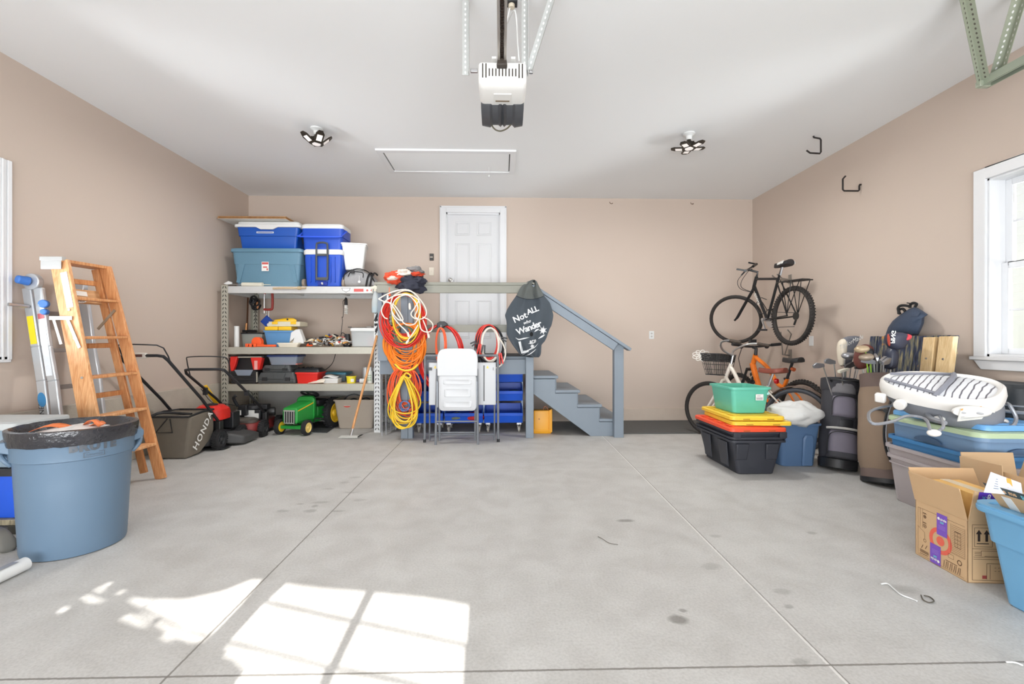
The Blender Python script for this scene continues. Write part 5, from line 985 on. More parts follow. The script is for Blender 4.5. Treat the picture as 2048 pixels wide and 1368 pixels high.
b = MB(); b.tube(smooth_path(W((757, 598), (775, 588), (800, 580), (822, 582), (845, 605), (853, 625), (846, 637), (830, 637), (822, 628), (830, 615), (838, 598), (825, 584), (805, 582), (785, 595), (783, 620), (795, 638), (806, 640), (800, 626), (786, 608), (770, 604), (757, 598)), 4), .0075, 6)
b.tube(smooth_path(W((766, 606), (782, 595), (800, 589), (820, 590), (838, 602), (840, 625), (832, 645), (822, 650), (810, 648), (800, 636), (785, 612), (772, 604), (763, 620), (768, 634), (775, 638)), 4), .0075, 6)
b.tube(smooth_path(W((845, 634), (858, 640), (866, 650), (862, 662), (852, 664), (842, 658), (838, 640), (830, 632), (836, 616), (828, 600), (812, 590), (790, 600), (784, 625), (795, 645), (810, 660), (816, 668)), 4), .0075, 6)
b.tube(smooth_path(W((846, 640), (852, 655), (856, 668)), 4), .0075, 6); b.tube(smooth_path(W((836, 650), (825, 668), (815, 682)), 4), .0075, 6); b.build('loops', M_CW, t, world=True, smooth=60)
plug(t, (856, 666, 5.32), (858, 676, 5.32), M_CW); plug(t, (815, 664, 5.32), (818, 674, 5.32), M_CW); plug(t, (818, 680, 5.32), (812, 687, 5.32), M_CW)
# red air hose and neighbours on the middle rail
t = coil('air_hose', 'big red hose coil strapped to the middle rail behind the folded table', 'hose', 883, 716, 42, 66, 9, .011, 5.50, plastic('red hose', (226, 48, 40), .35), 21, .1, .06)
b = MB(); p = pix(884, 648, Y=5.44); b.loft([[(p.x + x, 5.44 + y, p.z + z) for x, z in ((-.06, -.035), (-.055, .01), (-.02, .03), (.03, .03), (.06, .005), (.065, -.02), (.03, -.03), (.0, -.05), (-.03, -.05))] for y in (-.03, .1)]); b.build('strap', M_BLK, t, world=True, bevel=.006)
t = coil('rope_hank', 'narrow coral rope hank hanging in the middle of the red hose coil', 'rope', 882, 692, 10, 36, 7, .008, 5.40, M_CRO, 23, .2, .03)
b = MB(); b.tube([pix(882, 650, Y=5.39), pix(882, 664, Y=5.37), pix(880, 664, Y=5.40)], .007, 6); b.build('hook', M_STEEL, t, world=True)
t = coil('jumper_cables', 'red and black jumper cables hanging on the middle rail beside the tyre cover', 'cable', 977, 690, 22, 40, 4, .009, 5.49, M_CR, 31, .2, .05)
coil('', '', '', 980, 694, 27, 42, 4, .008, 5.50, M_BLK, 33, .2, .05, parent=t, part='black_cable')
for (p, q, m) in (((1000, 706, 5.40), (1003, 728, 5.40), M_CR), ((960, 688, 5.40), (956, 712, 5.40), M_CR), ((968, 690, 5.40), (966, 706, 5.40), M_BLK), ((952, 684, 5.42), (942, 690, 5.42), M_BLK), ((1002, 676, 5.42), (1014, 680, 5.42), M_BLK)):
    a_, c_ = pix(*p[:2], Y=p[2]), pix(*q[:2], Y=q[2]); b = MB(); d = (c_ - a_); s = Vector((d.z, 0, -d.x)).normalized() * .01; b.bar(a_ + s, c_ + s * 1.8, .018, .01, (0, 1, 0)); b.bar(a_ - s, c_ - s * 1.8, .018, .01, (0, 1, 0)); b.build('clamp', m, t, world=True, bevel=.003)
t = coil('white_cable', 'thick white cable loop hanging with the jumper cables', 'cable', 980, 690, 17, 34, 2, .012, 5.43, M_CW, 35, .1, .02)
b = MB(); b.tube(smooth_path([pix(x, y, Y=5.42) for x, y in ((993, 668), (1006, 688), (1011, 705), (1008, 720), (1000, 732), (985, 738))], 4), .009, 6); b.build('tail', M_CW, t, world=True)
# hacksaw hanging left of the cords
t = thing('hacksaw', 'dark framed hacksaw with an orange grip hanging at the left end of the rail', 'saw', pix(770, 600, Y=5.43)); hp = lambda x, y: pix(x, y, Y=5.43)
b = MB(); b.tube([hp(765, 632), hp(765, 585), hp(768, 577), hp(778, 576)], .009, 8); b.tube([hp(765, 632), hp(770, 637), hp(777, 637)], .009, 8); b.build('frame', plastic('dark blue steel', (52, 58, 80)), t, world=True)
b = MB(); b.bar(hp(775.5, 590), hp(775.5, 614), .02, .02, (0, 1, 0)); b.bar(hp(776, 614), hp(777, 637), .012, .002, (0, 1, 0)); b.build('blade', M_WHT, t, world=True, bevel=.003)
b = MB(); b.tube([hp(779, 575), hp(779, 584), hp(780, 592)], .012, 8); b.build('grip', M_CRO, t, world=True)
t = thing('coiled_cable', 'dark blue coiled cable hanging under the hacksaw', 'cable', hp(770, 625)); b = MB(); b.tube(smooth_path([pix(x, y, Y=5.40) for x, y in ((766, 612), (764, 622), (768, 630), (775, 627), (774, 620), (769, 622), (771, 632), (779, 628))], 4), .007, 6); b.build('loops', plastic('slate cable', (76, 80, 108)), t, world=True)
# clothes on the end of the rail
def heap(name, label, cat, spec, mats, nu=48, nv=30, am=1):
    t = None
    for (pn, cx, cy, Y, rx, ry, rz, sd, m) in spec:
        c0 = pix(cx, cy, Y=Y); k = Y / FOC
        if t is None: t = thing(name, label, cat, c0)
        b = MB(); rx_, ry_ = rx * k, ry * k
        def f(u, v):
            a = 2 * PI * u; e = -PI / 2 + PI * v; q = max(math.cos(e), .02); d = Vector((math.cos(a) * q, math.sin(a) * q, math.sin(e)))
            w = 1 + .42 * am * noise.noise(d * 1.8 + Vector((sd, 0, 0))) + .2 * am * noise.noise(d * 4.5 + Vector((0, sd, 0)))
            return c0 + Vector((d.x * rx_ * w, d.y * rz * w, d.z * ry_ * w))
        b.grid(f, nu, nv, True); b.build(pn, m, t, world=True, smooth=70)
    return t
M_NAVY = mat('dark navy cloth', (44, 46, 60), .85, vary=.15, bump=.2, bscale=150); M_ORC = mat('burnt orange cloth', (206, 74, 44), .85, vary=.1); M_GRC = mat('grey cloth', (126, 124, 124), .85, vary=.1); M_CRC = mat('cream cloth', (222, 208, 196), .85, vary=.06)
heap('jacket', 'dark navy jacket heaped over the left end of the landing rail', 'jacket', [('body', 821, 570, 5.43, 30, 17, .10, 3, M_NAVY), ('sleeve', 840, 562, 5.40, 12, 9, .07, 8, M_NAVY)], None)
heap('jersey', 'burnt orange and cream jersey crumpled on the navy jacket', 'clothing', [('body', 793, 556, 5.44, 22, 13, .09, 13, M_ORC), ('stripe', 808, 547, 5.42, 18, 8, .09, 17, M_CRC), ('collar', 786, 557, 5.37, 10, 4, .06, 23, M_CRC), ('trim', 834, 549, 5.42, 14, 5, .08, 27, M_ORC)], None)
heap('cap', 'grey cap on top of the clothes heap on the landing rail', 'cap', [('crown', 831, 541, 5.45, 14, 8, .08, 31, M_GRC), ('brim', 842, 544, 5.41, 7, 3, .05, 35, M_GRC)], None)
# ---- tyre cover draped over the rail corner
rows = [(74, 322, 340), (82, 296, 354), (100, 264, 362), (130, 236, 376), (165, 216, 394), (200, 196, 415), (250, 160, 455), (300, 130, 472), (345, 113, 482), (385, 124, 476), (420, 128, 468), (450, 126, 452), (485, 126, 440), (520, 140, 428), (548, 158, 412), (565, 168, 392), (600, 194, 390), (632, 218, 388), (655, 240, 380), (664, 300, 372)]
Yc = 5.375
def cover_y(u, v):
    e = min(1, min(u, 1 - u) * 7); fold = abs(u - .70 + .25 * v) ; crease = .05 * max(0, 1 - fold / .16) - .035 * max(0, 1 - abs(u - .30 - .12 * v) / .14)
    return Yc - .05 * math.sin(PI * min(max(u, 0), 1)) ** .7 * (.5 + .5 * v) + crease * (1.1 - .5 * v) + .03 * math.sin(u * 13 + v * 5) * v * v + .05 * noise.noise((u * 2.6, v * 3.2, 5)) * e + (.10 * max(0, .12 - v) / .12)
def row_at(y):
    for (ya, la, ra), (yb, lb, rb) in zip(rows, rows[1:]):
        if ya <= y <= yb: f = (y - ya) / (yb - ya); return la + (lb - la) * f, ra + (rb - ra) * f
    return rows[-1][1:]
def cover_at(zx, zy, off=0):
    l, r = row_at(zy); u = (zx - l) / (r - l); v = (zy - 74) / 590
    return pix(980 + zx / 3.8, 540 + zy / 3.8, Y=cover_y(u, v) - off)
M_DENIM = mat('dark slate canvas', (66, 74, 82), .8, vary=.12, scale=5, bump=.25, bscale=220)
t = thing('tyre_cover', 'dark slate canvas cover with white lettering draped over the rail corner', 'cover', cover_at(300, 400)); b = MB(); NR, NC = 44, 24
def cf(u, v):
    zy = 74 + 590 * v; l, r = row_at(zy); return cover_at(l + (r - l) * u, zy)
b.grid(cf, NC, NR); 
def cbk(u, v):
    p = cf(u, v); e = math.sin(PI * u) ** .5 * (.3 + min(1, v * 3) * .7); return Vector((p.x, p.y + (.0 + .21 * e if v < .42 else (.03 + .03 * math.sin(7 * u)) * e), p.z))
b.grid(cbk, NC, NR); b.build('cover', M_DENIM, t, world=True, smooth=70)
def hood(u, v):
    zy = 76 + (196 - 40 * math.sin(PI * u) * 0 - 76 - 60 * (1 - u) * 0) * v + 26 * math.sin(PI * u) * v; l, r = row_at(min(zy, 660)); return cover_at(l + (r - l) * (.01 + .98 * u), zy, .004)
b = MB(); b.grid(hood, 20, 10); b.build('hood_panel', mat('olive grey canvas', (90, 94, 92), .8, vary=.1, bump=.25, bscale=220), t, world=True, smooth=70)
b = MB(); b.tube([hood(k / 20, 1.0) + Vector((0, -.002, 0)) for k in range(21)], .004, 6); b.build('seam', mat('seam canvas', (52, 58, 64), .8), t, world=True)
def onc(zx, zy, rot, s=1, arc=0):
    r = math.radians(rot)
    def f(u, v, q):
        x = u * math.cos(r) + v * math.sin(r); y = -u * math.sin(r) + v * math.cos(r) + 0
        return tuple(cover_at(zx + (u * math.cos(r) - v * math.sin(r)), zy - (u * math.sin(r) + v * math.cos(r)), .006 + q))
    return f
M_INK = mat('white screen print', (226, 228, 230), .7, vary=.03)
letters('Not', 66, onc(228, 362, 24), M_INK, t, 'print', .001, world=True, bold=1.6); letters('ALL', 58, onc(324, 308, 22), M_INK, t, 'print', .001, world=True, bold=1.6, spacing=.95)
letters('who', 34, onc(280, 396, 20), M_INK, t, 'print', .001, world=True, shear=.3, bold=.6); letters('Wander', 66, onc(296, 440, 21), M_INK, t, 'print', .001, world=True, bold=1.8, spacing=.86)
letters('are', 40, onc(322, 540, 14), M_INK, t, 'print', .001, world=True, shear=.3, bold=.8); letters('L', 128, onc(252, 590, 14), M_INK, t, 'print', .001, world=True, bold=3)
b = MB()
def stroke(pts, w): 
    P = smooth_path([(x, y, 0) for x, y in pts], 5)
    for i in range(len(P) - 1):
        d = (P[i + 1] - P[i]); n_ = Vector((-d.y, d.x, 0)).normalized(); k = lambda j: w * math.sin(PI * min(.96, max(.1, j / (len(P) - 1))))
        a, c_ = n_ * k(i), n_ * k(i + 1); b.add([cover_at(*(P[i] + a).xy, .006), cover_at(*(P[i] - a).xy, .006), cover_at(*(P[i + 1] - c_).xy, .006), cover_at(*(P[i + 1] + c_).xy, .006)], [(0, 1, 2, 3)])
stroke([(195, 515), (220, 528), (260, 520), (300, 512)], 5); stroke([(338, 470), (355, 456), (375, 448)], 6); stroke([(368, 522), (395, 505), (418, 492)], 6); stroke([(290, 560), (325, 556), (350, 546)], 4); stroke([(245, 645), (275, 628), (300, 605), (335, 590), (365, 560)], 4); stroke([(262, 655), (300, 640), (335, 615), (350, 600)], 3)
for cx, cy, R_ in ((402, 458, 36), (322, 580, 18)):
    for k in range(14):
        a = 2 * PI * k / 14; r = R_ * (1 if k % 2 else .62); stroke([(cx, cy), (cx + r * .5 * math.cos(a), cy + r * .5 * math.sin(a)), (cx + r * .92 * math.cos(a), cy + r * math.sin(a))], 3.2)
b.build('print_flourish', M_INK, t, world=True, smooth=0)
b = MB(); b.add([cover_at(315 + 13 * math.cos(a), 488 + 17 * math.sin(a), .007) for a in [k * PI / 8 for k in range(16)]], [tuple(range(16))]); b.build('camera_hole', mat('black hole trim', (14, 14, 16), .9, vary=0), t, world=True, smooth=0)
# ---- white folding chair and folded table
M_FR = mat('grey powder coated tube', (126, 130, 136), .4, .3, vary=.03); M_HD = plastic('white blow moulded plastic', (208, 210, 213), .42, .015)
ca, cb_ = pix(872, 888, Z=0), pix(956, 888, Z=0); cw = (cb_ - ca).x / 2; cx = (ca.x + cb_.x) / 2
t = thing('folding_chair', 'white folding chair folded up and standing in front of the folded table', 'chair', (cx, 5.13, 0), 0); cz = lambda y, Y=5.15: pix(900, y, Y=Y).z
zt_, zb_ = cz(697), cz(752); zs0, zs1 = cz(822), cz(748); cx_ = lambda px: pix(px, 780, Y=5.14).x - cx
for s in (-1, 1): b = MB(); b.tube([(s * cw, 0, 0), (s * cw * .97, .03, .5), (s * cw * .95, .05, zb_ + .08)], .0135, 8); b.build('leg', M_FR, t)
for s in (-1, 1): b = MB(); b.tube([(s * (cw - .035), .075, .03), (s * (cw - .03), .07, zs1 - .1)], .012, 8); b.build('leg', M_FR, t)
b = MB(); 
for z in (cz(843), cz(867)): b.cyl((-cw, .02 if z > .2 else .075, z), (cw, .02 if z > .2 else .075, z), .009, 8)
b.build('crossbar', M_FR, t)
b = MB(); Lx, Rx = cx_(874), cx_(955.5); H_ = zt_ - zb_; out = []
for i in range(25):
    a = PI * i / 24; ux = math.cos(a); uz = math.sin(a); out.append((Rx if i == 0 else Lx if i == 24 else (Lx + Rx) / 2 + (Rx - Lx) / 2 * math.copysign(abs(ux) ** .32, ux), zb_ + H_ * .55 + H_ * .45 * uz ** .8))
out += [(Lx + .004, zb_), (Rx - .004, zb_)]
b.prism(out, -.02, .012, lambda u, v, q: (u, .022 + q - .05 * max(0, (u / cw) ** 2) * 0 + .012 * (1 - (u / cw) ** 2), v)); b.build('backrest', M_HD, t, bevel=.008, seg=3)
b = MB(); Lx, Rx = cx_(877), cx_(953); b.loft([[(x, .03 + y, z) for x, z in rr((Rx - Lx) * s, (zs1 - zs0) * s, .05, 5, (Lx + Rx) / 2, (zs0 + zs1) / 2)] for y, s in ((.0, 1), (-.014, .99), (-.022, .95))])
for (x0, x1, y0, y1) in ((888, 942, 759, 768), (890, 940, 778, 793), (888, 942, 803, 814)):
    za, zc_ = cz(y1), cz(y0); b.loft([[(x, y, z) for x, z in rr((cx_(x1) - cx_(x0)) * s, (zc_ - za) * s, .012, 3, (cx_(x0) + cx_(x1)) / 2, (za + zc_) / 2)] for y, s in ((.008, 1.08), (.001, 1), (.004, .86))])
b.build('seat', M_HD, t, smooth=40)
b = MB()
for s in (-1, 1): b.b2(s * cw * .93 - .012, s * cw * .93 + .012, .015, .055, zs0 + .04, zs1 - .08)
b.build('hinge_plate', M_FR, t, bevel=.003)
Tw0, Tw1 = pix(849.5, 800, Y=5.27).x, pix(996.5, 800, Y=5.27).x; tz = lambda y: pix(920, y, Y=5.27).z; tx = lambda px: pix(px, 760, Y=5.29).x
t = thing('folding_table', 'white topped folding table folded upright behind the white chair', 'table', ((Tw0 + Tw1) / 2, 5.27, 0)); zt_ = tz(711)
b = MB(); b.tube([(Tw0, 5.26, .03), (Tw0 + .006, 5.275, zt_ - .012), (Tw0 + .016, 5.275, zt_), (Tw1 - .016, 5.275, zt_), (Tw1 - .006, 5.275, zt_ - .012), (Tw1, 5.26, .03)], .0135, 8); b.build('outer_leg_frame', M_FR, t, world=True)
b = MB(); x0, x1 = Tw0 + .045, Tw1 - .045; b.tube([(x0, 5.345, .0), (x0, 5.345, tz(739)), (x1, 5.345, tz(739)), (x1, 5.345, .0)], .011, 8); b.cyl((x0, 5.345, .07), (x1, 5.345, .07), .009, 8); b.build('inner_leg_frame', M_FR, t, world=True)
b = MB()
for x in (Tw0, Tw1): b.cyl((x, 5.26, 0), (x, 5.26, .035), .017, 12)
b.build('foot_cap', M_BLK, t, world=True)
z0, z1 = tz(811), tz(725); b = MB(); b.b2(tx(857), tx(992), 5.298, 5.328, z0, z1); b.build('tabletop', M_HD, t, world=True, bevel=.01, seg=3)
b = MB(); b.b2(tx(968) - .006, tx(968) + .006, 5.292, 5.298, tz(803), tz(731))
for x in (859, 988): b.b2(tx(x) - .008, tx(x) + .02 * (1 if x < 900 else -1) + .008, 5.284, 5.298, tz(741), tz(735))
b.build('slide_rail', M_DSTEEL, t, world=True)
b = MB()
for x in (870, 975): b.prism([(tx(x) - .016, tz(737)), (tx(x) + .016, tz(737)), (tx(x), tz(731))], 5.2965, 5.2978, lambda u, v, q: (u, q, v))
b.build('warning_triangle', plastic('caution yellow', (244, 214, 90)), t, world=True)
# ---- blue tiered bin carts under the landing
M_BIN = plastic('bright bin blue', (30, 92, 214), .38)
def cart(label, x0, x1, Y, group=None):
    w = x1 - x0; t = thing('bin_cart', label, 'cart', ((x0 + x1) / 2, Y, 0), 0, group); D = .42
    for k, z in enumerate((.125, .405, .645)):
        h = .2 if k < 2 else .085; b = MB(); th = .006
        b.b2(-w / 2 + .012, w / 2 - .012, .03, D, z, z + th)                                            # floor
        for s in (-1, 1): b.prism([(0, z + .10), (.03, z), (D, z), (D, z + h), (.14, z + h), (.0, z + .125)], s * (w / 2 - .012), s * (w / 2 - .012 + .008), lambda u, v, q: (q, u, v))
        b.b2(-w / 2 + .012, w / 2 - .012, D - .008, D, z, z + h)
        b.loft([[(-w / 2 + .012, .03, z), (w / 2 - .012, .03, z), (w / 2 - .012, .038, z), (-w / 2 + .012, .038, z)], [(-w / 2 + .006, .0, z + .095), (w / 2 - .006, .0, z + .095), (w / 2 - .006, .01, z + .095), (-w / 2 + .006, .01, z + .095)]])
        b.loft([[(-w / 2, -.012, z + .09), (w / 2, -.012, z + .09), (w / 2, .012, z + .09), (-w / 2, .012, z + .09)], [(-w / 2, -.015, z + .13), (w / 2, -.015, z + .13), (w / 2, .012, z + .13), (-w / 2, .012, z + .13)]])
        b.build('tray', M_BIN, t, bevel=.003)
    b = MB()
    for s in (-1, 1):
        for y in (.16, D - .01): b.b2(s * (w / 2 - .0) - .008, s * (w / 2) + .008, y - .012, y + .012, .1, .72)
    b.build('post', mat('pale bin wire', (150, 170, 200), .4, .3), t, bevel=.002)
    for sx in (-1, 1):
        for y in (.06, D - .05):
            cxx = sx * (w / 2 - .05); b = MB(); b.cyl((cxx - .012, y, .04), (cxx + .012, y, .04), .04, 18); b.m = 1; b.cyl((cxx - .014, y, .04), (cxx + .014, y, .04), .018, 12); b.b2(cxx - .02, cxx - .015, y - .02, y + .01, .03, .105); b.b2(cxx + .015, cxx + .02, y - .02, y + .01, .03, .105); b.b2(cxx - .03, cxx + .03, y - .03, y + .02, .1, .124); b.build('caster', [plastic('grey caster', (176, 172, 164)), M_STEEL], t, bevel=.002)
    return t
Yc_ = 5.78; X = lambda px, Y=Yc_: pix(px, 840, Y=Y).x
cart('blue tiered bin cart right of the folded table under the landing', X(968), X(1046), Yc_); cart('blue tiered bin cart behind the folding chair under the landing', X(889), X(966), Yc_); cart('blue tiered bin cart left of the folded table behind the cords', X(829), X(886), Yc_)
def filler(name, label, cat, x, y, z, m, kind='blob', s=.05):
    t = thing(name, label, cat, (x, y, z)); b = MB()
    if kind == 'can': b.lathe([(.001, 0), (s, 0), (s * 1.04, .006), (s * 1.04, s * 1.7), (s * .95, s * 1.8), (.001, s * 1.78)], 22); b.m = 1; b.lathe([(s * 1.05, s * .3), (s * 1.05, s * 1.2)], 22, caps=False); b.build('can', m, t); return t
    b.grid(lambda u, v: ((1.0 * math.cos(2 * PI * u) * math.cos(PI * v - PI / 2) * s * 2) * (1 + .4 * noise.noise((u * 6, v * 6, x * 9))), math.sin(2 * PI * u) * math.cos(PI * v - PI / 2) * s * 1.4, s * .7 + math.sin(PI * v - PI / 2) * s * .7 * (1 + .4 * noise.noise((u * 9, v * 5, x)))), 20, 12, True); b.build('cloth', m, t, smooth=70); return t
filler('paint_tin', 'dark green round tin on the second tray of the right blue cart', 'can', X(1029), 5.90, .538 - .12, [plastic('dark green', (52, 92, 44)), plastic('pale green label', (150, 176, 110))], 'can', .062)
filler('rag', 'red rag lying in the lowest tray of the middle blue cart', 'rag', X(946), 5.88, .14, mat('red rag', (200, 46, 50), .85, vary=.1), s=.075); filler('rag', 'mottled green and white rag in the lowest tray of the middle blue cart', 'rag', X(912), 5.88, .145, mat('mottled rag', (120, 130, 110), .85, vary=.5, scale=40), s=.07)
filler('rag', 'grey cloth lying in the lowest tray of the left blue cart', 'rag', X(858), 5.90, .15, mat('light grey rag', (164, 160, 158), .85, vary=.1), s=.07); filler('rag', 'orange cord heap in the lowest tray of the cart behind the folded table', 'cord', X(874), 5.90, .15, M_CRO, s=.04)
filler('parts_bag', 'bag of blue parts on the top tray of the right blue cart', 'bag', X(1030), 5.90, .652, mat('blue parts', (90, 120, 160), .5, vary=.3, scale=50), s=.04)
# orange box under the steps, runner mat
t = thing('carrier_box', 'amber yellow plastic carrier box under the landing steps', 'box', (.52, 5.72, 0)); M_AMB = plastic('amber plastic', (244, 172, 40), .4); b = MB()
b.loft([[(x, y, z) for x, y in rr(w_, d_, .02, 3, xo, .07)] for w_, d_, xo, z in ((.225, .13, 0, .0), (.235, .14, 0, .01), (.235, .14, 0, .05), (.22, .13, 0, .055), (.215, .13, -.004, .27), (.2, .12, -.006, .29))]); b.b2(.085, .125, -.012, .15, .02, .30); b.b2(.1, .12, -.02, .0, .02, .31); b.build('body', M_AMB, t, bevel=.006)
b = MB(); b.tube(smooth_path([(.02, .07, .285), (.03, .07, .325), (.06, .07, .33), (.08, .07, .29)], 3), .008, 6); b.cyl((-.04, .003, .185), (-.04, -.004, .185), .008, 10); b.build('latch', plastic('brown latch', (150, 84, 30)), t)
t = thing('runner_mat', 'dark grey ribbed mat lying along the back wall right of the steps', 'mat', (2.2, 6.1, 0)); b = MB(); b.b2(1.49, 3.0, 5.67, 6.58, .001, .014)
b.build('mat', mat('ribbed rubber', (92, 92, 90), .85, vary=.08, bump=.5, bscale=90), t, world=True, bevel=.004)
# ================================================================ ceiling and wall fittings
M_ZNC = mat('zinc plated angle', (196, 198, 196), .4, .35, vary=.06, scale=30); M_OLV = mat('olive zinc angle', (172, 178, 160), .4, .35, vary=.08, scale=30); M_HOLE = mat('punched hole', (232, 232, 230), .8, vary=0); M_HOLED = mat('dark punched hole', (96, 92, 84), .8, vary=0)
def angle_iron(parent, a, b_, w, m, up, name='hanger_angle', hole=M_HOLE, n=None, flip=1):
    """L-shaped punched angle from a to b"""
    a, b_ = Vector(a), Vector(b_); z = (b_ - a).normalized(); x = Vector(up).cross(z).normalized(); y = z.cross(x) * flip; L = (b_ - a).length; b = MB()
    for (p, q) in ((x, y), (y, x)):
        vs = [a, a + p * w, a + p * w + z * L, a + z * L]; b.loft([vs, [v + q * .003 for v in vs]])
    b.m = 1; n = n or int(L / .032)
    for k in range(n):
        for (p, q) in ((x, y), (y, x)):
            c = a + z * (L * (k + .5) / n) + p * w * .55
            for off in (-.0008, .0038): b.add([c + p * (.0055 * math.cos(t)) + z * (.0085 * math.sin(t)) + q * off for t in [i * PI / 4 for i in range(8)]], [tuple(range(8))])
    return b.build(name, [m, hole], parent, world=True, smooth=0)
# ---- door opener
ZO = 2.70; t = thing('garage_door_opener', 'white and black garage door opener hanging in the middle of the ceiling', 'door opener', (0, 2.95, ZO)); ox0, ox1 = pix(957, 165, Y=2.78).x, pix(1053, 165, Y=2.78).x; oc, ow = (ox0 + ox1) / 2, (ox1 - ox0)
M_OPW = plastic('opener white', (232, 231, 228), .45, .015); b = MB()
prof = lambda y, w, z0, z1, r: [(oc + x, y, z) for x, z in rr(w, z1 - z0, r, 4, 0, (z0 + z1) / 2)]
b.loft([prof(2.74, ow * .96, 2.735, 2.835, .015), prof(2.75, ow, 2.72, 2.84, .02), prof(2.80, ow, 2.70, 2.86, .03), prof(2.98, ow * .99, 2.70, 2.86, .03), prof(3.06, ow * .98, 2.70, 2.86, .03), prof(3.16, ow * .96, 2.72, 2.86, .03)]); b.build('housing', M_OPW, t, world=True, smooth=50)
b = MB()
for k in range(13):
    x = oc + (k - 6) * ow * .068; zt = 2.83 if abs(k - 6) > 4 else 2.80; b.b2(x - .0035, x + .0035, 2.7365, 2.75, 2.745 if abs(k - 6) > 4 else 2.755, zt)
b.build('vent_slot', mat('slot dark', (60, 52, 46), .8), t, world=True)
b = MB(); b.b2(oc - .055, oc + .055, 2.83, 2.93, 2.694, 2.7005); b.m = 1; b.b2(oc - .045, oc + .045, 2.90, 2.916, 2.6925, 2.6945); b.build('access_panel', [M_OPW, mat('taupe slot', (128, 112, 92), .7)], t, world=True, bevel=.002)
M_LENS = mat('smoked light cover', (74, 76, 80), .38, vary=.12, scale=14); b = MB(); lw = ow * .95
prof2 = lambda y, zb: [(oc - lw / 2, y, 2.80), (oc - lw / 2, y, zb + .012), (oc - lw * .3, y, zb), (oc - lw * .24, y, zb + .018), (oc - lw * .10, y, zb + .018), (oc - .012, y, zb + .004), (oc, y, zb + .02), (oc + .012, y, zb + .004), (oc + lw * .10, y, zb + .018), (oc + lw * .24, y, zb + .018), (oc + lw * .3, y, zb), (oc + lw / 2, y, zb + .012), (oc + lw / 2, y, 2.80)]
b.loft([prof2(2.955, 2.69), prof2(2.98, 2.672), prof2(3.12, 2.635), prof2(3.165, 2.645)]); b.build('light_cover', M_LENS, t, world=True, smooth=30)
b = MB(); b.tube(smooth_path([pix(x, y, Y=3.15) for x, y in ((984, 246), (985, 253), (992, 260), (1002, 262), (1014, 257), (1022, 249))], 4), .005, 6); b.build('antenna', mat('olive wire', (86, 80, 62), .5), t, world=True)
M_RAIL = mat('steel rail', (186, 180, 172), .3, .6, vary=.05); b = MB(); rx = pix(1004, 60, Y=2.6).x
for x0, x1, z0, z1 in ((rx - .026, rx + .026, 2.865, 2.868), (rx - .026, rx - .023, 2.83, 2.865), (rx + .023, rx + .026, 2.83, 2.865), (rx - .026, rx - .012, 2.828, 2.831), (rx + .012, rx + .026, 2.828, 2.831)): b.b2(x0, x1, -.45, 2.76, z0, z1)
b.build('rail', M_RAIL, t, world=True, smooth=0)
b = MB(); M_CHAIN = mat('oiled chain', (58, 46, 38), .5, .5, vary=.1); n = 150
for k in range(n): y = -.3 + 3.05 * k / n; b.b2(rx - .006 - .002 * (k % 2), rx + .006 + .002 * (k % 2), y, y + .0165, 2.838, 2.846)
b.build('chain', M_CHAIN, t, world=True, smooth=0); b = MB(); b.loft([[(rx + x, y, z) for x, z in ((-.032, 2.80), (.032, 2.80), (.026, 2.845), (-.026, 2.845))] for y in (2.70, 2.745)]); b.build('sprocket_cover', mat('brown black', (62, 54, 48), .5), t, world=True, bevel=.006)
b = MB()
for dx in (-.064, .05): b.b2(oc + dx, oc + dx + .028, 2.735, 2.80, 2.858, 2.872)
b.build('mount_tab', M_OPW, t, world=True, bevel=.002)
xl, xr_ = pix(945, 140, Y=2.78).x, pix(1062, 140, Y=2.78).x
angle_iron(t, (xl - .02, 2.78, 2.78), (xl - .02, 2.78, HC), .042, M_ZNC, (0, -1, 0)); angle_iron(t, (xr_ - .018, 2.78, 2.78), (xr_ - .018, 2.78, HC), .04, M_ZNC, (0, -1, 0)); p = pix(1128, -30, Z=HC)
angle_iron(t, (xr_ + .005, 2.77, 2.80), (xr_ + .16, 2.70, HC), .04, M_ZNC, (0, -1, 0), flip=1)
b = MB()
for x in (xl, xr_): b.b2(min(x, oc), max(x, oc), 2.772, 2.778, 2.79, 2.82) if False else b.b2(x - .012, x + .012 + (.02 if x < oc else 0), 2.765, 2.785, 2.795, 2.815)
b.build('bolt', M_STEEL, t, world=True, bevel=.003)
p = pix(1023, 8, Z=HC - .01); t = thing('ceiling_outlet', 'black ceiling outlet with a plug beside the opener rail', 'outlet', (p.x, p.y, HC)); b = MB(); b.b2(-.036, .036, -.03, .03, -.012, 0); b.build('plate', M_BLK, t, bevel=.003); b = MB(); b.cyl((0, 0, -.012), (0, 0, -.035), .02, 14); b.build('plug', plastic('putty plastic', (206, 196, 176)), t, bevel=.003)
b = MB(); b.tube(smooth_path([(p.x - .01, p.y, HC - .035), (p.x - .03, p.y + .02, HC - .12), (oc + .07, 2.6, 3.05), (oc + .09, 2.70, 2.92), (oc + .10, 2.76, 2.86)], 5), .004, 6); b.build('power_cord', M_WHT, t, world=True)
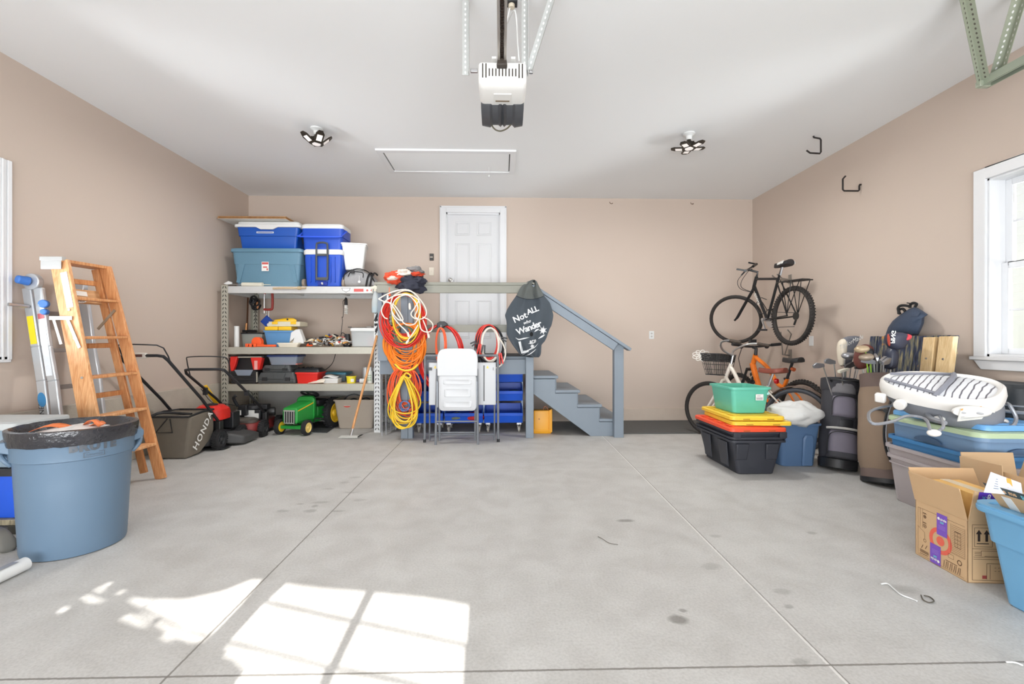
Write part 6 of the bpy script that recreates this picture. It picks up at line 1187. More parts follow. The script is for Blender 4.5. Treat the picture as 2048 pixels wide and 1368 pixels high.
# ---- five panel screw-in garage lamps
M_LED = mat('led panel', (250, 244, 240), .4, vary=0, emit=.28); M_LAMP = mat('bronze black aluminium', (52, 46, 38), .45, .4, vary=.1)
def led_lamp(label, x, y, fold, rot, spread):
    t = thing('ceiling_lamp', label, 'ceiling lamp', (x, y, HC), rot, 'five panel ceiling lamps')
    b = MB(); b.lathe([(.058, 0), (.06, -.012), (.04, -.022), (.03, -.03), (.028, -.06), (.024, -.065)], 24); b.build('lampholder', M_WHT, t)
    b = MB(); b.lathe([(.018, -.06), (.02, -.085), (.05, -.095), (.055, -.13), (.05, -.145)], 20)
    for k in range(10): a = k * PI / 5; b.box((.05 * math.cos(a), .05 * math.sin(a), -.112), (.02, .004, .034), a)
    b.build('heat_sink', M_LAMP, t)
    for k, f in enumerate(fold):
        a = 2 * PI * k / 5; R = Matrix.Rotation(a, 3, 'Z') @ Matrix.Rotation(-f, 3, 'Y'); o = Matrix.Rotation(a, 3, 'Z') @ Vector((.05, 0, -.15)); L, W = .115, .05
        o2 = [(-.01, -W * .8), (L * .8, -W * .8), (L * 1.08, -W * .4), (L * 1.08, W * .4), (L * .8, W * .8), (-.01, W * .8)]; i2 = [(.016, -W * .5), (L * .7, -W * .5), (L * .7, W * .5), (.016, W * .5)]
        b = MB(); b.prism(o2, -.005, .006, lambda u, v, q: tuple(o + R @ Vector((u, v, q)))); pn = b.build('panel', M_LAMP, t, bevel=.0015)
        b = MB(); b.prism(i2, -.0072, -.0055, lambda u, v, q: tuple(o + R @ Vector((u, v, q)))); b.build('diffuser', M_LED, pn)
    b = MB(); b.lathe([(.001, -.15), (.042, -.15), (.04, -.158), (.001, -.16)], 10); b.build('centre_diffuser', M_LED, t)
    d = bpy.data.lights.new('lamp_fill', 'AREA'); d.shape = 'DISK'; d.size = .34; d.energy = 30; d.color = (1, .985, .96); lo = bpy.data.objects.new('lamp_fill', d); C.objects.link(lo); lo.parent = t; lo.location = (0, 0, -.215)  # down-facing fill light added under the fixture to brighten the room
    return t
p = pix(633, 257, Z=HC); led_lamp('black ceiling lamp with panels folded up like a bowl, left of the opener', p.x, p.y, [.75, .6, .7, .5, .65], .35, 0)
p = pix(1378, 267, Z=HC); led_lamp('black star shaped ceiling lamp with flat spread panels, right of the opener', p.x, p.y, [.12, .1, .15, .05, .1], .2, 0)
# ---- attic hatch
ha, hb_ = pix(750, 297, Z=HC), pix(1029, 346, Z=HC); x0, x1, y0, y1 = ha.x, hb_.x, ha.y, hb_.y
t = thing('attic_hatch', 'white framed attic hatch panel in the ceiling with a pull cord', 'hatch', ((x0 + x1) / 2, (y0 + y1) / 2, HC)); w = .065; b = MB()
for a_, c_, e, f in ((x0, x1, y0, y0 + w), (x0, x1, y1 - w, y1), (x0, x0 + w, y0 + w, y1 - w), (x1 - w, x1, y0 + w, y1 - w)): b.b2(a_, c_, e, f, HC - .02, HC)
b.build('trim_frame', M_TRIM, t, world=True, bevel=.003)
b = MB(); b.b2(x0 + w + .012, x1 - w - .012, y0 + w + .003, y1 - w - .003, HC - .012, HC); b.build('panel', M_CEIL, t, world=True)
b = MB(); b.b2(x0 + w, x0 + w + .012, y0 + w, y1 - w, HC - .004, HC); b.b2(x1 - w - .012, x1 - w, y0 + w, y1 - w, HC - .004, HC); b.build('gap', mat('hatch gap', (96, 94, 90), .9), t, world=True)
p = pix(978, 352, Y=5.45); b = MB(); b.cyl((p.x, 5.45, HC), (p.x, 5.45, p.z), .002, 6); b.ball((p.x, 5.45, p.z), .013, 12, 8); b.build('pull_cord', M_WHT, t, world=True)
# ---- hooks
M_HOOK = mat('black dipped hook', (34, 28, 26), .5)
p = pix(1635, 272, Z=HC); k = .00512; t = thing('bike_hook', 'black bike hook screwed into the ceiling at right', 'hook', p); q = lambda x, y: (p.x + (x - 1642) * k + .035, p.y, HC - (y - 272) * k)
b = MB(); b.tube([(q(1627, 272)[0], p.y, HC), q(1628, 275), (q(1640, 277)[0], p.y, q(0, 277)[2]), q(1642, 280), q(1642, 304), q(1640, 307), q(1620, 306), q(1613, 301)], .0085, 10); b.build('hook', M_HOOK, t, world=True)
t = thing('bike_hook', 'black bike hook screwed into the right wall under the ceiling', 'hook', (XR, 4.61, 2.74)); b = MB(); zz = lambda y: EYE + (684 - y) * .00508
b.tube([(XR, 4.61, zz(364)), (XR - .014, 4.61, zz(364)), (XR - .02, 4.61, zz(367)), (XR - .02, 4.61, zz(375)), (XR - .03, 4.61, zz(377)), (XR - .18, 4.61, zz(377)), (XR - .193, 4.61, zz(374)), (XR - .193, 4.61, zz(353)), (XR - .165, 4.61, zz(347))], .0085, 10); b.build('hook', M_HOOK, t, world=True)
for i, (x, y, lab) in enumerate(((1223, 407, 'tiny brown cup hook high on the back wall, the left one'), (1384, 408, 'tiny brown cup hook high on the back wall, the right one'))):
    p = pix(x, y, Y=YB); t = thing('cup_hook', lab, 'hook', p, 0, 'cup hooks on the back wall'); b = MB(); b.tube(smooth_path([(.01, 0, .004), (.012, -.02, .0), (.0, -.035, -.014), (-.025, -.035, -.01), (-.035, -.035, .012)], 3), .0045, 6); b.build('hook', mat('brown hook', (110, 84, 62), .5), t)
# ---- switch, keypad, outlets
M_PLATE = plastic('ivory plate', (236, 226, 210), .4, .01); p = pix(863, 543, Y=YB); t = thing('light_switch', 'ivory light switch plate on the back wall left of the door', 'switch', p); b = MB(); b.b2(-.036, .036, -.007, 0, -.058, .058); b.build('plate', M_PLATE, t, bevel=.003); b = MB(); b.b2(-.006, .006, -.018, -.005, -.004, .012); b.build('toggle', M_PLATE, t, bevel=.002)
p = pix(863.5, 514.5, Y=YB); t = thing('door_opener_keypad', 'small black opener control on the wall above the light switch', 'control', p); b = MB(); b.b2(-.029, .029, -.018, 0, -.05, .05); b.build('case', plastic('brown black plastic', (58, 50, 44)), t, bevel=.004); b = MB(); b.b2(-.018, .018, -.021, -.017, .012, .036); b.b2(-.018, .018, -.021, -.017, -.036, -.014); b.build('button', M_DSTEEL, t, bevel=.003); b = MB(); b.b2(-.022, .018, -.0215, -.018, -.006, .004); b.build('light_bar', M_PLATE, t)
p = pix(1303, 670, Y=YB); t = thing('wall_outlet', 'white outlet on the back wall right of the steps', 'outlet', p); b = MB(); b.b2(-.036, .036, -.007, 0, -.058, .058); b.build('plate', M_WHT, t, bevel=.003); 
for dz in (-.022, .022): b = MB(); b.cyl((0, -.006, dz), (0, -.0085, dz), .016, 16); b.m = 1; b.b2(-.008, -.005, -.0092, -.008, dz - .005, dz + .007); b.b2(.005, .008, -.0092, -.008, dz - .005, dz + .007); b.build('socket', [plastic('grey socket', (206, 204, 198)), M_BLK], t)
p = pix(1623, 682, X=XR); t = thing('wall_plate', 'white blank plate on the right wall under the hanging bike', 'outlet', p, -PI / 2); b = MB(); b.b2(-.036, .036, -.007, 0, -.058, .058); b.build('plate', M_WHT, t, bevel=.003); b = MB(); b.cyl((0, -.006, .04), (0, -.0085, .04), .004, 8); b.build('screw', M_STEEL, t)
# ---- track of the other door at the upper right
t = thing('door_track', 'olive zinc garage door track with two punched hangers at the upper right', 'door track', (3.25, 2.9, 2.9)); e0 = pix(1966, 168, Y=2.98); b = MB(); e = Vector((e0.x, 2.98, e0.z))
prf = [(-.028, .03), (.028, .03), (.028, -.03), (.022, -.03), (.022, .024), (-.022, .024), (-.022, -.026), (-.034, -.034), (-.036, -.03), (-.028, -.022)]
b.prism([(e.x + u, e.z + v) for u, v in prf], -.4, 2.98, lambda u, v, q: (u, q, v)); b.build('track', mat('olive track', (168, 176, 160), .4, .4, vary=.06), t, world=True, smooth=0)
b = MB(); b.b2(e.x - .05, e.x + .03, 2.95, 2.985, e.z - .03, e.z + .01); b.build('end_stop', M_OLV, t, world=True, bevel=.004)
c1, c2 = pix(1938, -24, Z=HC), pix(2042, -24, Z=HC)
angle_iron(t, e + Vector((-.035, -.02, .02)), (c1.x - .04, c1.y, HC), .045, M_OLV, (0, -1, 0), hole=M_HOLED); angle_iron(t, e + Vector((.045, -.06, .03)), (c2.x - .02, c2.y - .05, HC), .05, M_OLV, (-.5, -1, 0), hole=M_HOLE)
# ================================================================ bicycles
M_TYRE = mat('bike tyre', (44, 40, 38), .75, vary=.1, scale=60); M_RIM = mat('alloy rim', (190, 188, 182), .35, .5, vary=.04); M_SPK = mat('spoke steel', (176, 176, 172), .3, .8, vary=0)
def bike_wheel(name, R, tyre, parent, M, knob=0, rimm=None, tyrem=None, n=40):
    """M places the wheel: its axle is local y"""
    t = MB(); t.tube([M @ Vector(((R - tyre) * math.cos(a), 0, (R - tyre) * math.sin(a))) for a in [2 * PI * k / n for k in range(n)]], tyre, 8, closed=True)
    if knob:
        for k in range(knob):
            a = 2 * PI * k / knob
            for s in (-1, 0, 1):
                aa = a + (PI / knob if s == 0 else 0); c = M @ Vector(((R - tyre * .12) * math.cos(aa) if s == 0 else (R - tyre * .42) * math.cos(aa), s * tyre * .72, (R - tyre * .12) * math.sin(aa) if s == 0 else (R - tyre * .42) * math.sin(aa)))
                rot = (M.to_3x3() @ Matrix.Rotation(-aa, 3, 'Y')); t.box(c, (tyre * .5, tyre * .5, tyre * .55), rot)
    w = t.build(name, tyrem or M_TYRE, parent, world=True)
    b = MB(); r0 = R - tyre * 1.9; prof = [(r0, -.012), (r0 + .012, -.013), (r0 + .012, .013), (r0, .012), (r0 - .01, .004), (r0 - .01, -.004)]
    b.loft([[M @ Vector((q * math.cos(a), y, q * math.sin(a))) for q, y in prof] for a in [2 * PI * k / n for k in range(n)]] + [[M @ Vector((q, y, 0)) for q, y in prof]], False, False); b.build('rim', rimm or M_RIM, w, world=True)
    b = MB()
    for k in range(28):
        a = 2 * PI * k / 28; s = .028 if k % 2 else -.028; ah = a + (.9 if (k // 2) % 2 else -.9); b.tube([M @ Vector((.02 * math.cos(ah), s, .02 * math.sin(ah))), M @ Vector((r0 * math.cos(a), 0, r0 * math.sin(a)))], .0013, 4, caps=False)
    b.build('spokes', M_SPK, w, world=True)
    b = MB(); b.cyl(M @ Vector((0, -.045, 0)), M @ Vector((0, .045, 0)), .012, 12); b.cyl(M @ Vector((0, -.032, 0)), M @ Vector((0, -.026, 0)), .024, 14); b.cyl(M @ Vector((0, .026, 0)), M @ Vector((0, .032, 0)), .024, 14); b.build('hub', M_STEEL, w, world=True); return w
def bike_frame_axes(rear, front, lean=0):
    x = Vector(front) - Vector(rear); wb = Vector((x.x, x.y, 0)).length; x.normalize(); z = Vector((0, 0, 1)); y = z.cross(x).normalized(); z = x.cross(y)
    M = Matrix((x, y, z)).transposed().to_4x4(); M = Matrix.Translation(Vector(rear)) @ M @ Matrix.Rotation(lean, 4, 'X'); return M, wb
def saddle(parent, M, c, m, L=.27, W=.15, nm='saddle', tip=0):
    b = MB(); rings = []
    for k in range(9):
        u = k / 8; w = W * (.5 if u < .1 else .5) * (1 - .78 * max(0, u - .22) / .78) if u > .22 else W * .5 * (.6 + 1.8 * u); zz = .012 * math.sin(PI * u) * -1 + .02 * (1 - u) * .5
        rings.append([M @ Vector((c[0] - L * .45 + L * u, y * w, c[2] + zz + h)) for y, h in ((-1, -.03), (-1.0, -.005), (-.6, .018), (0, .022), (.6, .018), (1.0, -.005), (1, -.03), (0, -.035))])
    b.loft(rings); return b.build(nm, m, parent, world=True, smooth=60)
# ---- the black bike on the wall
M_BB = mat('gloss black frame', (26, 26, 28), .3, vary=.05)
rear, front = Vector((3.30, 5.08, 1.452)), Vector((3.245, 6.10, 1.468)); M, wb = bike_frame_axes(rear, front, .03)
t = thing('mountain_bike', 'black mountain bike with rear rack hanging high on the wall bracket', 'bicycle', (3.3, 5.6, 1.45)); T = lambda x, y, z: M @ Vector((x, y, z)); R = .335
bike_wheel('rear_wheel', R, .026, t, M, 64)
steer = math.radians(48); HT, HB = Vector((wb - .33, 0, .53)), Vector((wb - .28, 0, .40)); ax = (HT - HB).normalized()
S = Matrix.Translation(HB) @ Matrix.Rotation(steer, 4, ax) @ Matrix.Translation(-HB); MS = M @ S; F = lambda x, y, z: MS @ Vector((x, y, z)); FA = Matrix.Translation(Vector((wb, 0, 0)))
bike_wheel('front_wheel', R, .024, t, MS @ FA, 0)
b = MB(); BB, SC = Vector((.44, 0, -.03)), Vector((.26, 0, .46)); tb = lambda a, c, r, b=b, X=M: b.tube([X @ Vector(a), X @ Vector(c)], r, 10)
tb(HT, HB, .02); tb(SC, BB, .016); tb(Vector((.255, 0, .45)), HT - ax * .03, .016); tb(BB, HB + ax * .02, .019)
for s in (-1, 1): tb((BB.x, s * .03, BB.z), (0, s * .06, 0), .009); tb((SC.x, s * .025, SC.z - .03), (0, s * .06, 0), .008)
tb((SC.x - .06, 0, SC.z + .13), SC, .013); b.build('frame', M_BB, t, world=True)
b = MB(); ft = HB - ax * .03
b.tube([F(*(HB + ax * .01)), F(*ft)], .018, 10); b.tube([F(ft.x, -.06, ft.z - .0), F(ft.x, .06, ft.z)], .014, 8)
for s in (-1, 1): b.tube(smooth_path([F(ft.x, s * .055, ft.z), F(wb - .12, s * .055, .16), F(wb - .03, s * .052, .03), F(wb, s * .05, 0)], 3), .013, 8)
b.build('fork', M_BB, t, world=True)
b = MB(); b.tube([F(*HT), F(*(HT + ax * .06)), F(HT.x + .09, 0, HT.z + .11)], .014, 8); b.tube(smooth_path([F(HT.x + .05, -.30, HT.z + .13), F(HT.x + .09, -.1, HT.z + .11), F(HT.x + .09, .1, HT.z + .11), F(HT.x + .05, .30, HT.z + .13)], 3), .012, 8)
for s in (-1, 1): b.tube([F(HT.x + .065, s * .19, HT.z + .12), F(HT.x + .045, s * .31, HT.z + .131)], .018, 8); b.tube([F(HT.x + .09, s * .15, HT.z + .11), F(HT.x + .13, s * .2, HT.z + .07), F(HT.x + .10, s * .28, HT.z + .08)], .007, 6); b.tube([F(HT.x + .04, s * .30, HT.z + .13), F(HT.x + .14, s * .32, HT.z + .17)], .011, 6)
b.build('handlebar', M_BB, t, world=True)
b = MB()
for s, d in ((1, .0), (-1, .03)): b.tube(smooth_path([F(HT.x + .09, s * .12, HT.z + .1), F(HT.x + .2, s * .1, HT.z + .0 - d), F(HT.x + .2, s * .04, HT.z - .12), F(HT.x + .06, 0, HT.z - .2)], 4), .004, 5)
b.build('brake_cable', M_BLK, t, world=True)
saddle(t, M, (SC.x - .08, 0, SC.z + .16), mat('black white saddle', (40, 38, 40), .6)); b = MB()
for s in (-1, 1): b.loft([[T(SC.x - .17, s * .075, SC.z + .145), T(SC.x - .04, s * .05, SC.z + .145), T(SC.x - .04, s * .045, SC.z + .172), T(SC.x - .17, s * .06, SC.z + .18)], [T(SC.x - .17, s * .08, SC.z + .145), T(SC.x - .04, s * .055, SC.z + .145), T(SC.x - .04, s * .05, SC.z + .17), T(SC.x - .17, s * .072, SC.z + .178)]])
b.build('saddle_flash', M_PAPER, t, world=True); b = MB(); b.tube([T(SC.x - .07, 0, SC.z + .15), T(SC.x - .03, 0, SC.z + .03)], .013, 8); b.build('seat_post', M_STEEL, t, world=True)
b = MB()
for s in (-1, 0, 1): b.tube([T(-.22, s * .05, .385), T(.18, s * .05, .40)], .007, 6)
b.tube([T(-.22, -.06, .385), T(-.22, .06, .385)], .007, 6); b.tube([T(.0, -.06, .395), T(.0, .06, .395)], .007, 6); b.loft([[T(-.2, -.045, .392), T(.14, -.045, .403), T(.14, .045, .403), T(-.2, .045, .392)], [T(-.2, -.045, .398), T(.14, -.045, .409), T(.14, .045, .409), T(-.2, .045, .398)]])
for s in (-1, 1):
    for x in (-.18, -.04, .1): b.tube([T(x, s * .06, .39), T(0, s * .065, .02)], .005, 6)
b.tube([T(.15, .04, .4), T(.25, .03, .40)], .006, 6); b.build('rear_rack', M_BB, t, world=True)
b = MB(); b.cyl(T(.44, -.055, -.03), T(.44, -.045, -.03), .095, 28); b.cyl(T(.44, -.07, -.03), T(.44, .07, -.03), .02, 12); b.tube([T(.44, .07, -.03), T(.36, .075, -.16)], .011, 6); b.tube([T(.44, -.07, -.03), T(.52, -.075, .10)], .011, 6); b.build('crankset', M_STEEL, t, world=True)
for (x, y, z) in ((.36, .11, -.16), (.52, -.11, .10)): b = MB(); b.box(T(x, y, z), (.09, .07, .02), M.to_3x3()); b.build('pedal', M_BLK, t, world=True, bevel=.004)
b = MB(); b.tube([T(.44, -.05, .065), T(.0, -.045, .035)], .004, 5); b.tube([T(.44, -.05, -.125), T(.02, -.045, -.12)], .004, 5); b.tube([T(.0, -.05, -.035), T(.03, -.05, -.1)], .012, 6); b.cyl(T(0, -.05, 0), T(0, -.038, 0), .045, 22); b.build('chain', M_DSTEEL, t, world=True)
b = MB(); b.tube(smooth_path([T(.47, 0, .22), T(.60, .0, .25), T(.63, .03, .15), T(.52, .04, .05), T(.5, -.03, .08), T(.6, -.03, .2)], 3), .005, 6); b.build('bottle_cage', M_DSTEEL, t, world=True)
def downtube(u, v, q):
    a, c = BB.lerp(HB, .86), BB.lerp(HB, .4); d = (c - a).normalized(); n_ = Vector((-d.z, 0, d.x)); p = (a + c) / 2 + d * u + n_ * v; return M @ Vector((p.x, .0195 + q, p.z))
letters('GIANT', .05, downtube, M_PAPER, t, 'frame_lettering', world=True, bold=.002, spacing=1.3)
# wall bracket
t = thing('bike_bracket', 'grey steel folding wall bracket holding up the black mountain bike', 'bracket', (XR, 5.2, 1.5)); M_BRK = mat('grey bracket steel', (150, 146, 140), .4, .5); b = MB()
yb_ = 5.76; b.b2(XR - .008, XR - .002, yb_ - .03, yb_ + .03, 1.90, 2.02); b.b2(XR - .008, XR - .002, yb_ - .03, yb_ + .03, .88, 1.06); b.build('wall_plate', M_BRK, t, world=True)

for dy in (-.05, .05): b = MB(); b.tube([(XR - .014, yb_ + dy * .4, 1.95), (XR - .33, yb_ - .3 + dy, 1.925), (XR - .40, yb_ - .32 + dy, 1.97)], .008, 8); b.build('arm', M_BRK, t, world=True)
b = MB()
b.tube([(XR - .014, yb_, .98), (XR - .10, yb_ - .04, .99), (XR - .26, yb_ - .42, 1.25), (XR - .33, yb_ - .46, 1.3)], .007, 8); b.tube([(XR - .014, yb_, .99), (XR - .08, yb_ + .03, .99), (XR - .2, yb_ - .12, 1.28)], .007, 8); b.build('arm', M_BRK, t, world=True)
# ---- orange mountain bike on the floor against the right wall
M_OB = mat('orange bike frame', (244, 128, 38), .3, vary=.04)
R = .368; rear, front = Vector((3.36, 4.98, R)), Vector((3.22, 6.08, R)); M, wb = bike_frame_axes(rear, front, -.0)
t = thing('mountain_bike', 'orange mountain bike standing by the right wall below the hanging bike', 'bicycle', (3.3, 5.55, 0)); T = lambda x, y, z: M @ Vector((x, y, z)); bike_wheel('rear_wheel', R, .028, t, M, 56); bike_wheel('front_wheel', R, .028, t, M @ Matrix.Translation((wb, 0, 0)), 56)
HT, HB = Vector((wb - .33, 0, .62)), Vector((wb - .27, 0, .48)); BB, SC = Vector((.42, 0, -.02)), Vector((.24, 0, .36)); b = MB(); tb = lambda a, c, r, b=b: b.tube([M @ Vector(a), M @ Vector(c)], r, 12)
tb(HT, HB, .03); b.tube(smooth_path([T(*(HB + Vector((.0, 0, .03)))), T(.72, 0, .22), T(.56, 0, .02), T(*BB)], 3), .036, 12); b.tube(smooth_path([T(*(HT - Vector((.0, 0, .03)))), T(.56, 0, .47), T(.38, 0, .28), T(.27, 0, .26)], 3), .024, 12); tb(SC, BB, .022)
for s in (-1, 1): tb((BB.x, s * .03, BB.z), (0, s * .06, 0), .012); b.tube(smooth_path([T(.27, s * .03, .26), T(.12, s * .05, .17), T(0, s * .06, .01)], 3), .011, 8)
b.build('frame', M_OB, t, world=True)
b = MB(); b.tube([T(*(HB + (HB - HT).normalized() * -.02)), T(*(HB + (HB - HT).normalized() * .05))], .022, 10); f0 = HB + (HB - HT).normalized() * .05; b.tube([T(f0.x, -.07, f0.z), T(f0.x, .07, f0.z)], .02, 8)
for s in (-1, 1): b.tube([T(f0.x, s * .065, f0.z), T(f0.x + .08, s * .065, f0.z - .17)], .016, 8); b.tube([T(f0.x + .07, s * .065, f0.z - .15), T(wb, s * .06, 0)], .02, 8)
b.build('fork', M_DSTEEL, t, world=True); b = MB(); b.tube([T(*HT), T(HT.x - .01, 0, HT.z + .08), T(HT.x + .05, 0, HT.z + .10)], .02, 8); b.tube(smooth_path([T(HT.x - .02, -.34, HT.z + .14), T(HT.x + .05, -.1, HT.z + .11), T(HT.x + .05, .1, HT.z + .11), T(HT.x - .02, .34, HT.z + .14)], 3), .014, 8)
for s in (-1, 1): b.tube([T(HT.x + .0, s * .22, HT.z + .128), T(HT.x - .02, s * .34, HT.z + .14)], .02, 8); b.ball(T(HT.x + .03, s * .18, HT.z + .11), .03, 8, 6)
b.box(T(HT.x + .06, .0, HT.z + .17), (.05, .08, .06), M.to_3x3()); b.tube([T(HT.x + .1, .12, HT.z + .1), T(HT.x + .2, .1, HT.z - .05), T(HT.x + .14, .08, HT.z - .3)], .005, 5); b.build('handlebar', M_BLK, t, world=True)
b = MB(); b.tube([T(SC.x - .08, 0, SC.z + .19), T(*SC)], .016, 10); b.tube([T(SC.x + .01, -.03, SC.z), T(SC.x + .01, .03, SC.z)], .012, 8); b.build('seat_post', M_BLK, t, world=True); saddle(t, M, (SC.x - .09, 0, SC.z + .225), M_BLK); b = MB(); b.cyl(T(SC.x - .075, .0, SC.z + .12), T(SC.x - .11, 0, SC.z + .11), .022, 12); b.build('reflector', plastic('amber reflector', (190, 92, 50)), t, world=True)
b = MB(); b.cyl(T(.42, -.06, -.02), T(.42, -.05, -.02), .08, 24); b.tube([T(.42, .07, -.02), T(.54, .08, .1)], .012, 6); b.tube([T(.42, -.07, -.02), T(.30, -.08, -.14)], .012, 6); b.tube([T(.42, -.055, .06), T(0, -.05, .04)], .004, 5); b.tube([T(.42, -.055, -.1), T(0.02, -.05, -.06)], .004, 5); b.build('crankset', M_DSTEEL, t, world=True)
def ob(u, v, q): a, c = Vector((.74, 0, .24)), Vector((.86, 0, .44)); d = (c - a).normalized(); n_ = Vector((-d.z, 0, d.x)); p = (a + c) / 2 + d * u + n_ * v; return M @ Vector((p.x, .0365 + q, p.z))
b = MB()
for k in range(3): b.add([ob(-.1 + k * .055, -.02, .001), ob(-.06 + k * .055, -.02, .001), ob(-.05 + k * .055, .02, .001), ob(-.09 + k * .055, .02, .001)], [(0, 1, 2, 3)])
b.build('frame_print', M_BLK, t, world=True, smooth=0)
# ---- cream cruiser
M_CF = mat('cream bike frame', (236, 228, 216), .35, vary=.02); R = .335; rear, front = Vector((3.13, 4.74, R)), Vector((2.57, 5.56, R)); M, wb = bike_frame_axes(rear, front, .06)
M = M @ Matrix.Translation((0, 0, 0)); t = thing('cruiser_bike', 'cream cruiser bicycle with black basket and brown saddle behind the teal bin', 'bicycle', (2.85, 5.15, 0)); T = lambda x, y, z: M @ Vector((x, y, z)); bike_wheel('rear_wheel', R, .026, t, M, 0, None, mat('grey tyre', (74, 76, 82), .7)); bike_wheel('front_wheel', R, .026, t, M @ Matrix.Translation((wb, 0, 0)))
HT, HB = Vector((wb - .26, 0, .56)), Vector((wb - .20, 0, .40)); BB, SC = Vector((.44, 0, -.05)), Vector((.30, 0, .33)); b = MB(); tb = lambda a, c, r, b=b: b.tube([M @ Vector(a), M @ Vector(c)], r, 10)
tb(HT, HB, .021); b.tube(smooth_path([T(*(HT - Vector((-.01, 0, .04)))), T(.70, 0, .47), T(.56, 0, .22), T(.42, 0, .06)], 4), .022, 10); b.tube(smooth_path([T(*HB), T(.70, 0, .26), T(.56, 0, .03), T(*BB)], 4), .019, 10); tb(SC, BB, .017)
for s in (-1, 1): tb((BB.x, s * .03, BB.z), (0, s * .06, 0), .01); tb((SC.x, s * .03, SC.z - .05), (0, s * .06, 0), .009)
b.build('frame', M_CF, t, world=True)
b = MB(); f0 = HB + (HB - HT).normalized() * .04
b.tube([T(*HB), T(*f0)], .016, 8); b.tube([T(f0.x, -.05, f0.z), T(f0.x, .05, f0.z)], .014, 8)
for s in (-1, 1): b.tube(smooth_path([T(f0.x, s * .05, f0.z), T(wb - .07, s * .055, .12), T(wb, s * .055, 0)], 3), .014, 8)
b.build('fork', M_CF, t, world=True)
b = MB(); b.tube([T(*HT), T(HT.x - .02, 0, HT.z + .10)], .013, 8); hb = Vector((HT.x - .02, 0, HT.z + .10))
for s in (-1, 1): b.tube(smooth_path([T(hb.x, 0, hb.z), T(hb.x + .06, s * .12, hb.z + .06), T(hb.x + .0, s * .27, hb.z + .14), T(hb.x - .12, s * .31, hb.z + .16), T(hb.x - .24, s * .32, hb.z + .14)], 4), .012, 8)
b.build('handlebar', M_STEEL, t, world=True); b = MB()
for s in (-1, 1): b.tube([T(hb.x - .13, s * .313, hb.z + .16), T(hb.x - .26, s * .322, hb.z + .137)], .018, 8)
b.build('grip', mat('brown black grip', (70, 60, 52), .7), t, world=True)
saddle(t, M, (SC.x - .05, 0, SC.z + .18), mat('brown leather', (130, 66, 52), .5, vary=.08), .28, .23); b = MB(); b.tube([T(SC.x - .045, 0, SC.z + .14), T(*SC)], .014, 8); b.build('seat_post', M_STEEL, t, world=True)
b = MB(); b.cyl(T(SC.x - .07, .0, SC.z + .06), T(SC.x - .10, 0, SC.z + .06), .028, 14); b.build('reflector', plastic('red reflector', (206, 30, 32), .2), t, world=True)
b = MB(); 
for k in range(15):
    a0, a1 = math.radians(100 - k * 6), math.radians(100 - (k + 1) * 6)
b.tube(smooth_path([T(.40, .06, .07), T(.55, .06, .085), T(.2, .06, .10), T(.02, .06, .06)], 3), .012, 6) if False else b.loft([[T(.56, .055, -.01), T(.56, .065, -.01), T(.56, .065, -.09), T(.56, .055, -.09)], [T(.44, .055, .06), T(.44, .065, .06), T(.44, .065, -.1), T(.44, .055, -.1)], [T(.0, .055, .04), T(.0, .065, .04), T(.0, .065, -.04), T(.0, .055, -.04)]]); b.build('chain_guard', M_CF, t, world=True)
b = MB(); g = [(R + .012) for _ in range(17)]
b.loft([[M @ Vector(((R + .02) * math.cos(a), y, (R + .02) * math.sin(a) - (.012 if abs(y) > .03 else 0))) for y in (-.034, -.02, .02, .034)] for a in [math.radians(35 + k * 7) for k in range(15)]], False, False, False); b.build('rear_fender', mat('brown fender', (96, 78, 68), .5), t, world=True, solid=.003)
# basket with flower
b = MB(); cx_, cz_ = HT.x + .17, HT.z - .02; top = lambda u, v: T(cx_ + u * .13, v * .18, cz_ + .13); bot = lambda u, v: T(cx_ + u * .09 - .02, v * .13, cz_ - .12)
cor = [(-1, -1), (1, -1), (1, 1), (-1, 1)]
for f in (0, .25, .5, .75, 1): b.tube([top(*c).lerp(bot(*c), f) for c in cor], .006 if f in (0, 1) else .0028, 5, closed=True)
for i in range(4):
    c0, c1 = cor[i], cor[(i + 1) % 4]
    for k in range(9): f = k / 9; u, v = c0[0] + (c1[0] - c0[0]) * f, c0[1] + (c1[1] - c0[1]) * f; b.tube([top(u, v), bot(u, v)], .0028, 4)
for k in range(7): f = -1 + k / 3; b.tube([bot(f, -1), bot(f, 1)], .0028, 4); b.tube([bot(-1, f), bot(1, f)], .0028, 4)
b.build('basket', M_BLK, t, world=True, smooth=0); b = MB()
for i in range(4):
    c0, c1 = cor[i], cor[(i + 1) % 4]; b.loft([[top(*c0).lerp(bot(*c0), .03), top(*c1).lerp(bot(*c1), .03), top(*c1).lerp(bot(*c1), .36), top(*c0).lerp(bot(*c0), .36)]], True, False)
b.build('basket_liner', mat('dark mesh liner', (52, 50, 50), .9, vary=.2, scale=200, alpha=.55), t, world=True, solid=.003, smooth=0)
fc = top(1.05, .15).lerp(bot(1.05, .15), .35) + (M.to_3x3() @ Vector((.03, 0, 0))); fc = pix(1402, 711, Y=fc.y - .1); b = MB(); rd = random.Random(4); xr_ = Vector((1, -.25, 0)).normalized()
for k in range(9):
    a = 2 * PI * k / 9; d = xr_ * math.cos(a) * 1.25 + Vector((0, 0, 1)) * math.sin(a) * .8; n_ = xr_ * -math.sin(a) + Vector((0, 0, 1)) * math.cos(a); L = .085
    b.tube([fc + d * (L * (.5 - .5 * math.cos(j))) + n_ * (.026 * math.sin(j)) + Vector((0, -.012 * math.sin(j * .5), 0)) for j in [q * 2 * PI / 14 for q in range(14)]], .004, 5, closed=True)
b.ball(fc, (.012, .012, .012), 8, 6); b.build('flower', mat('white net flower', (240, 236, 230), .7), t, world=True)
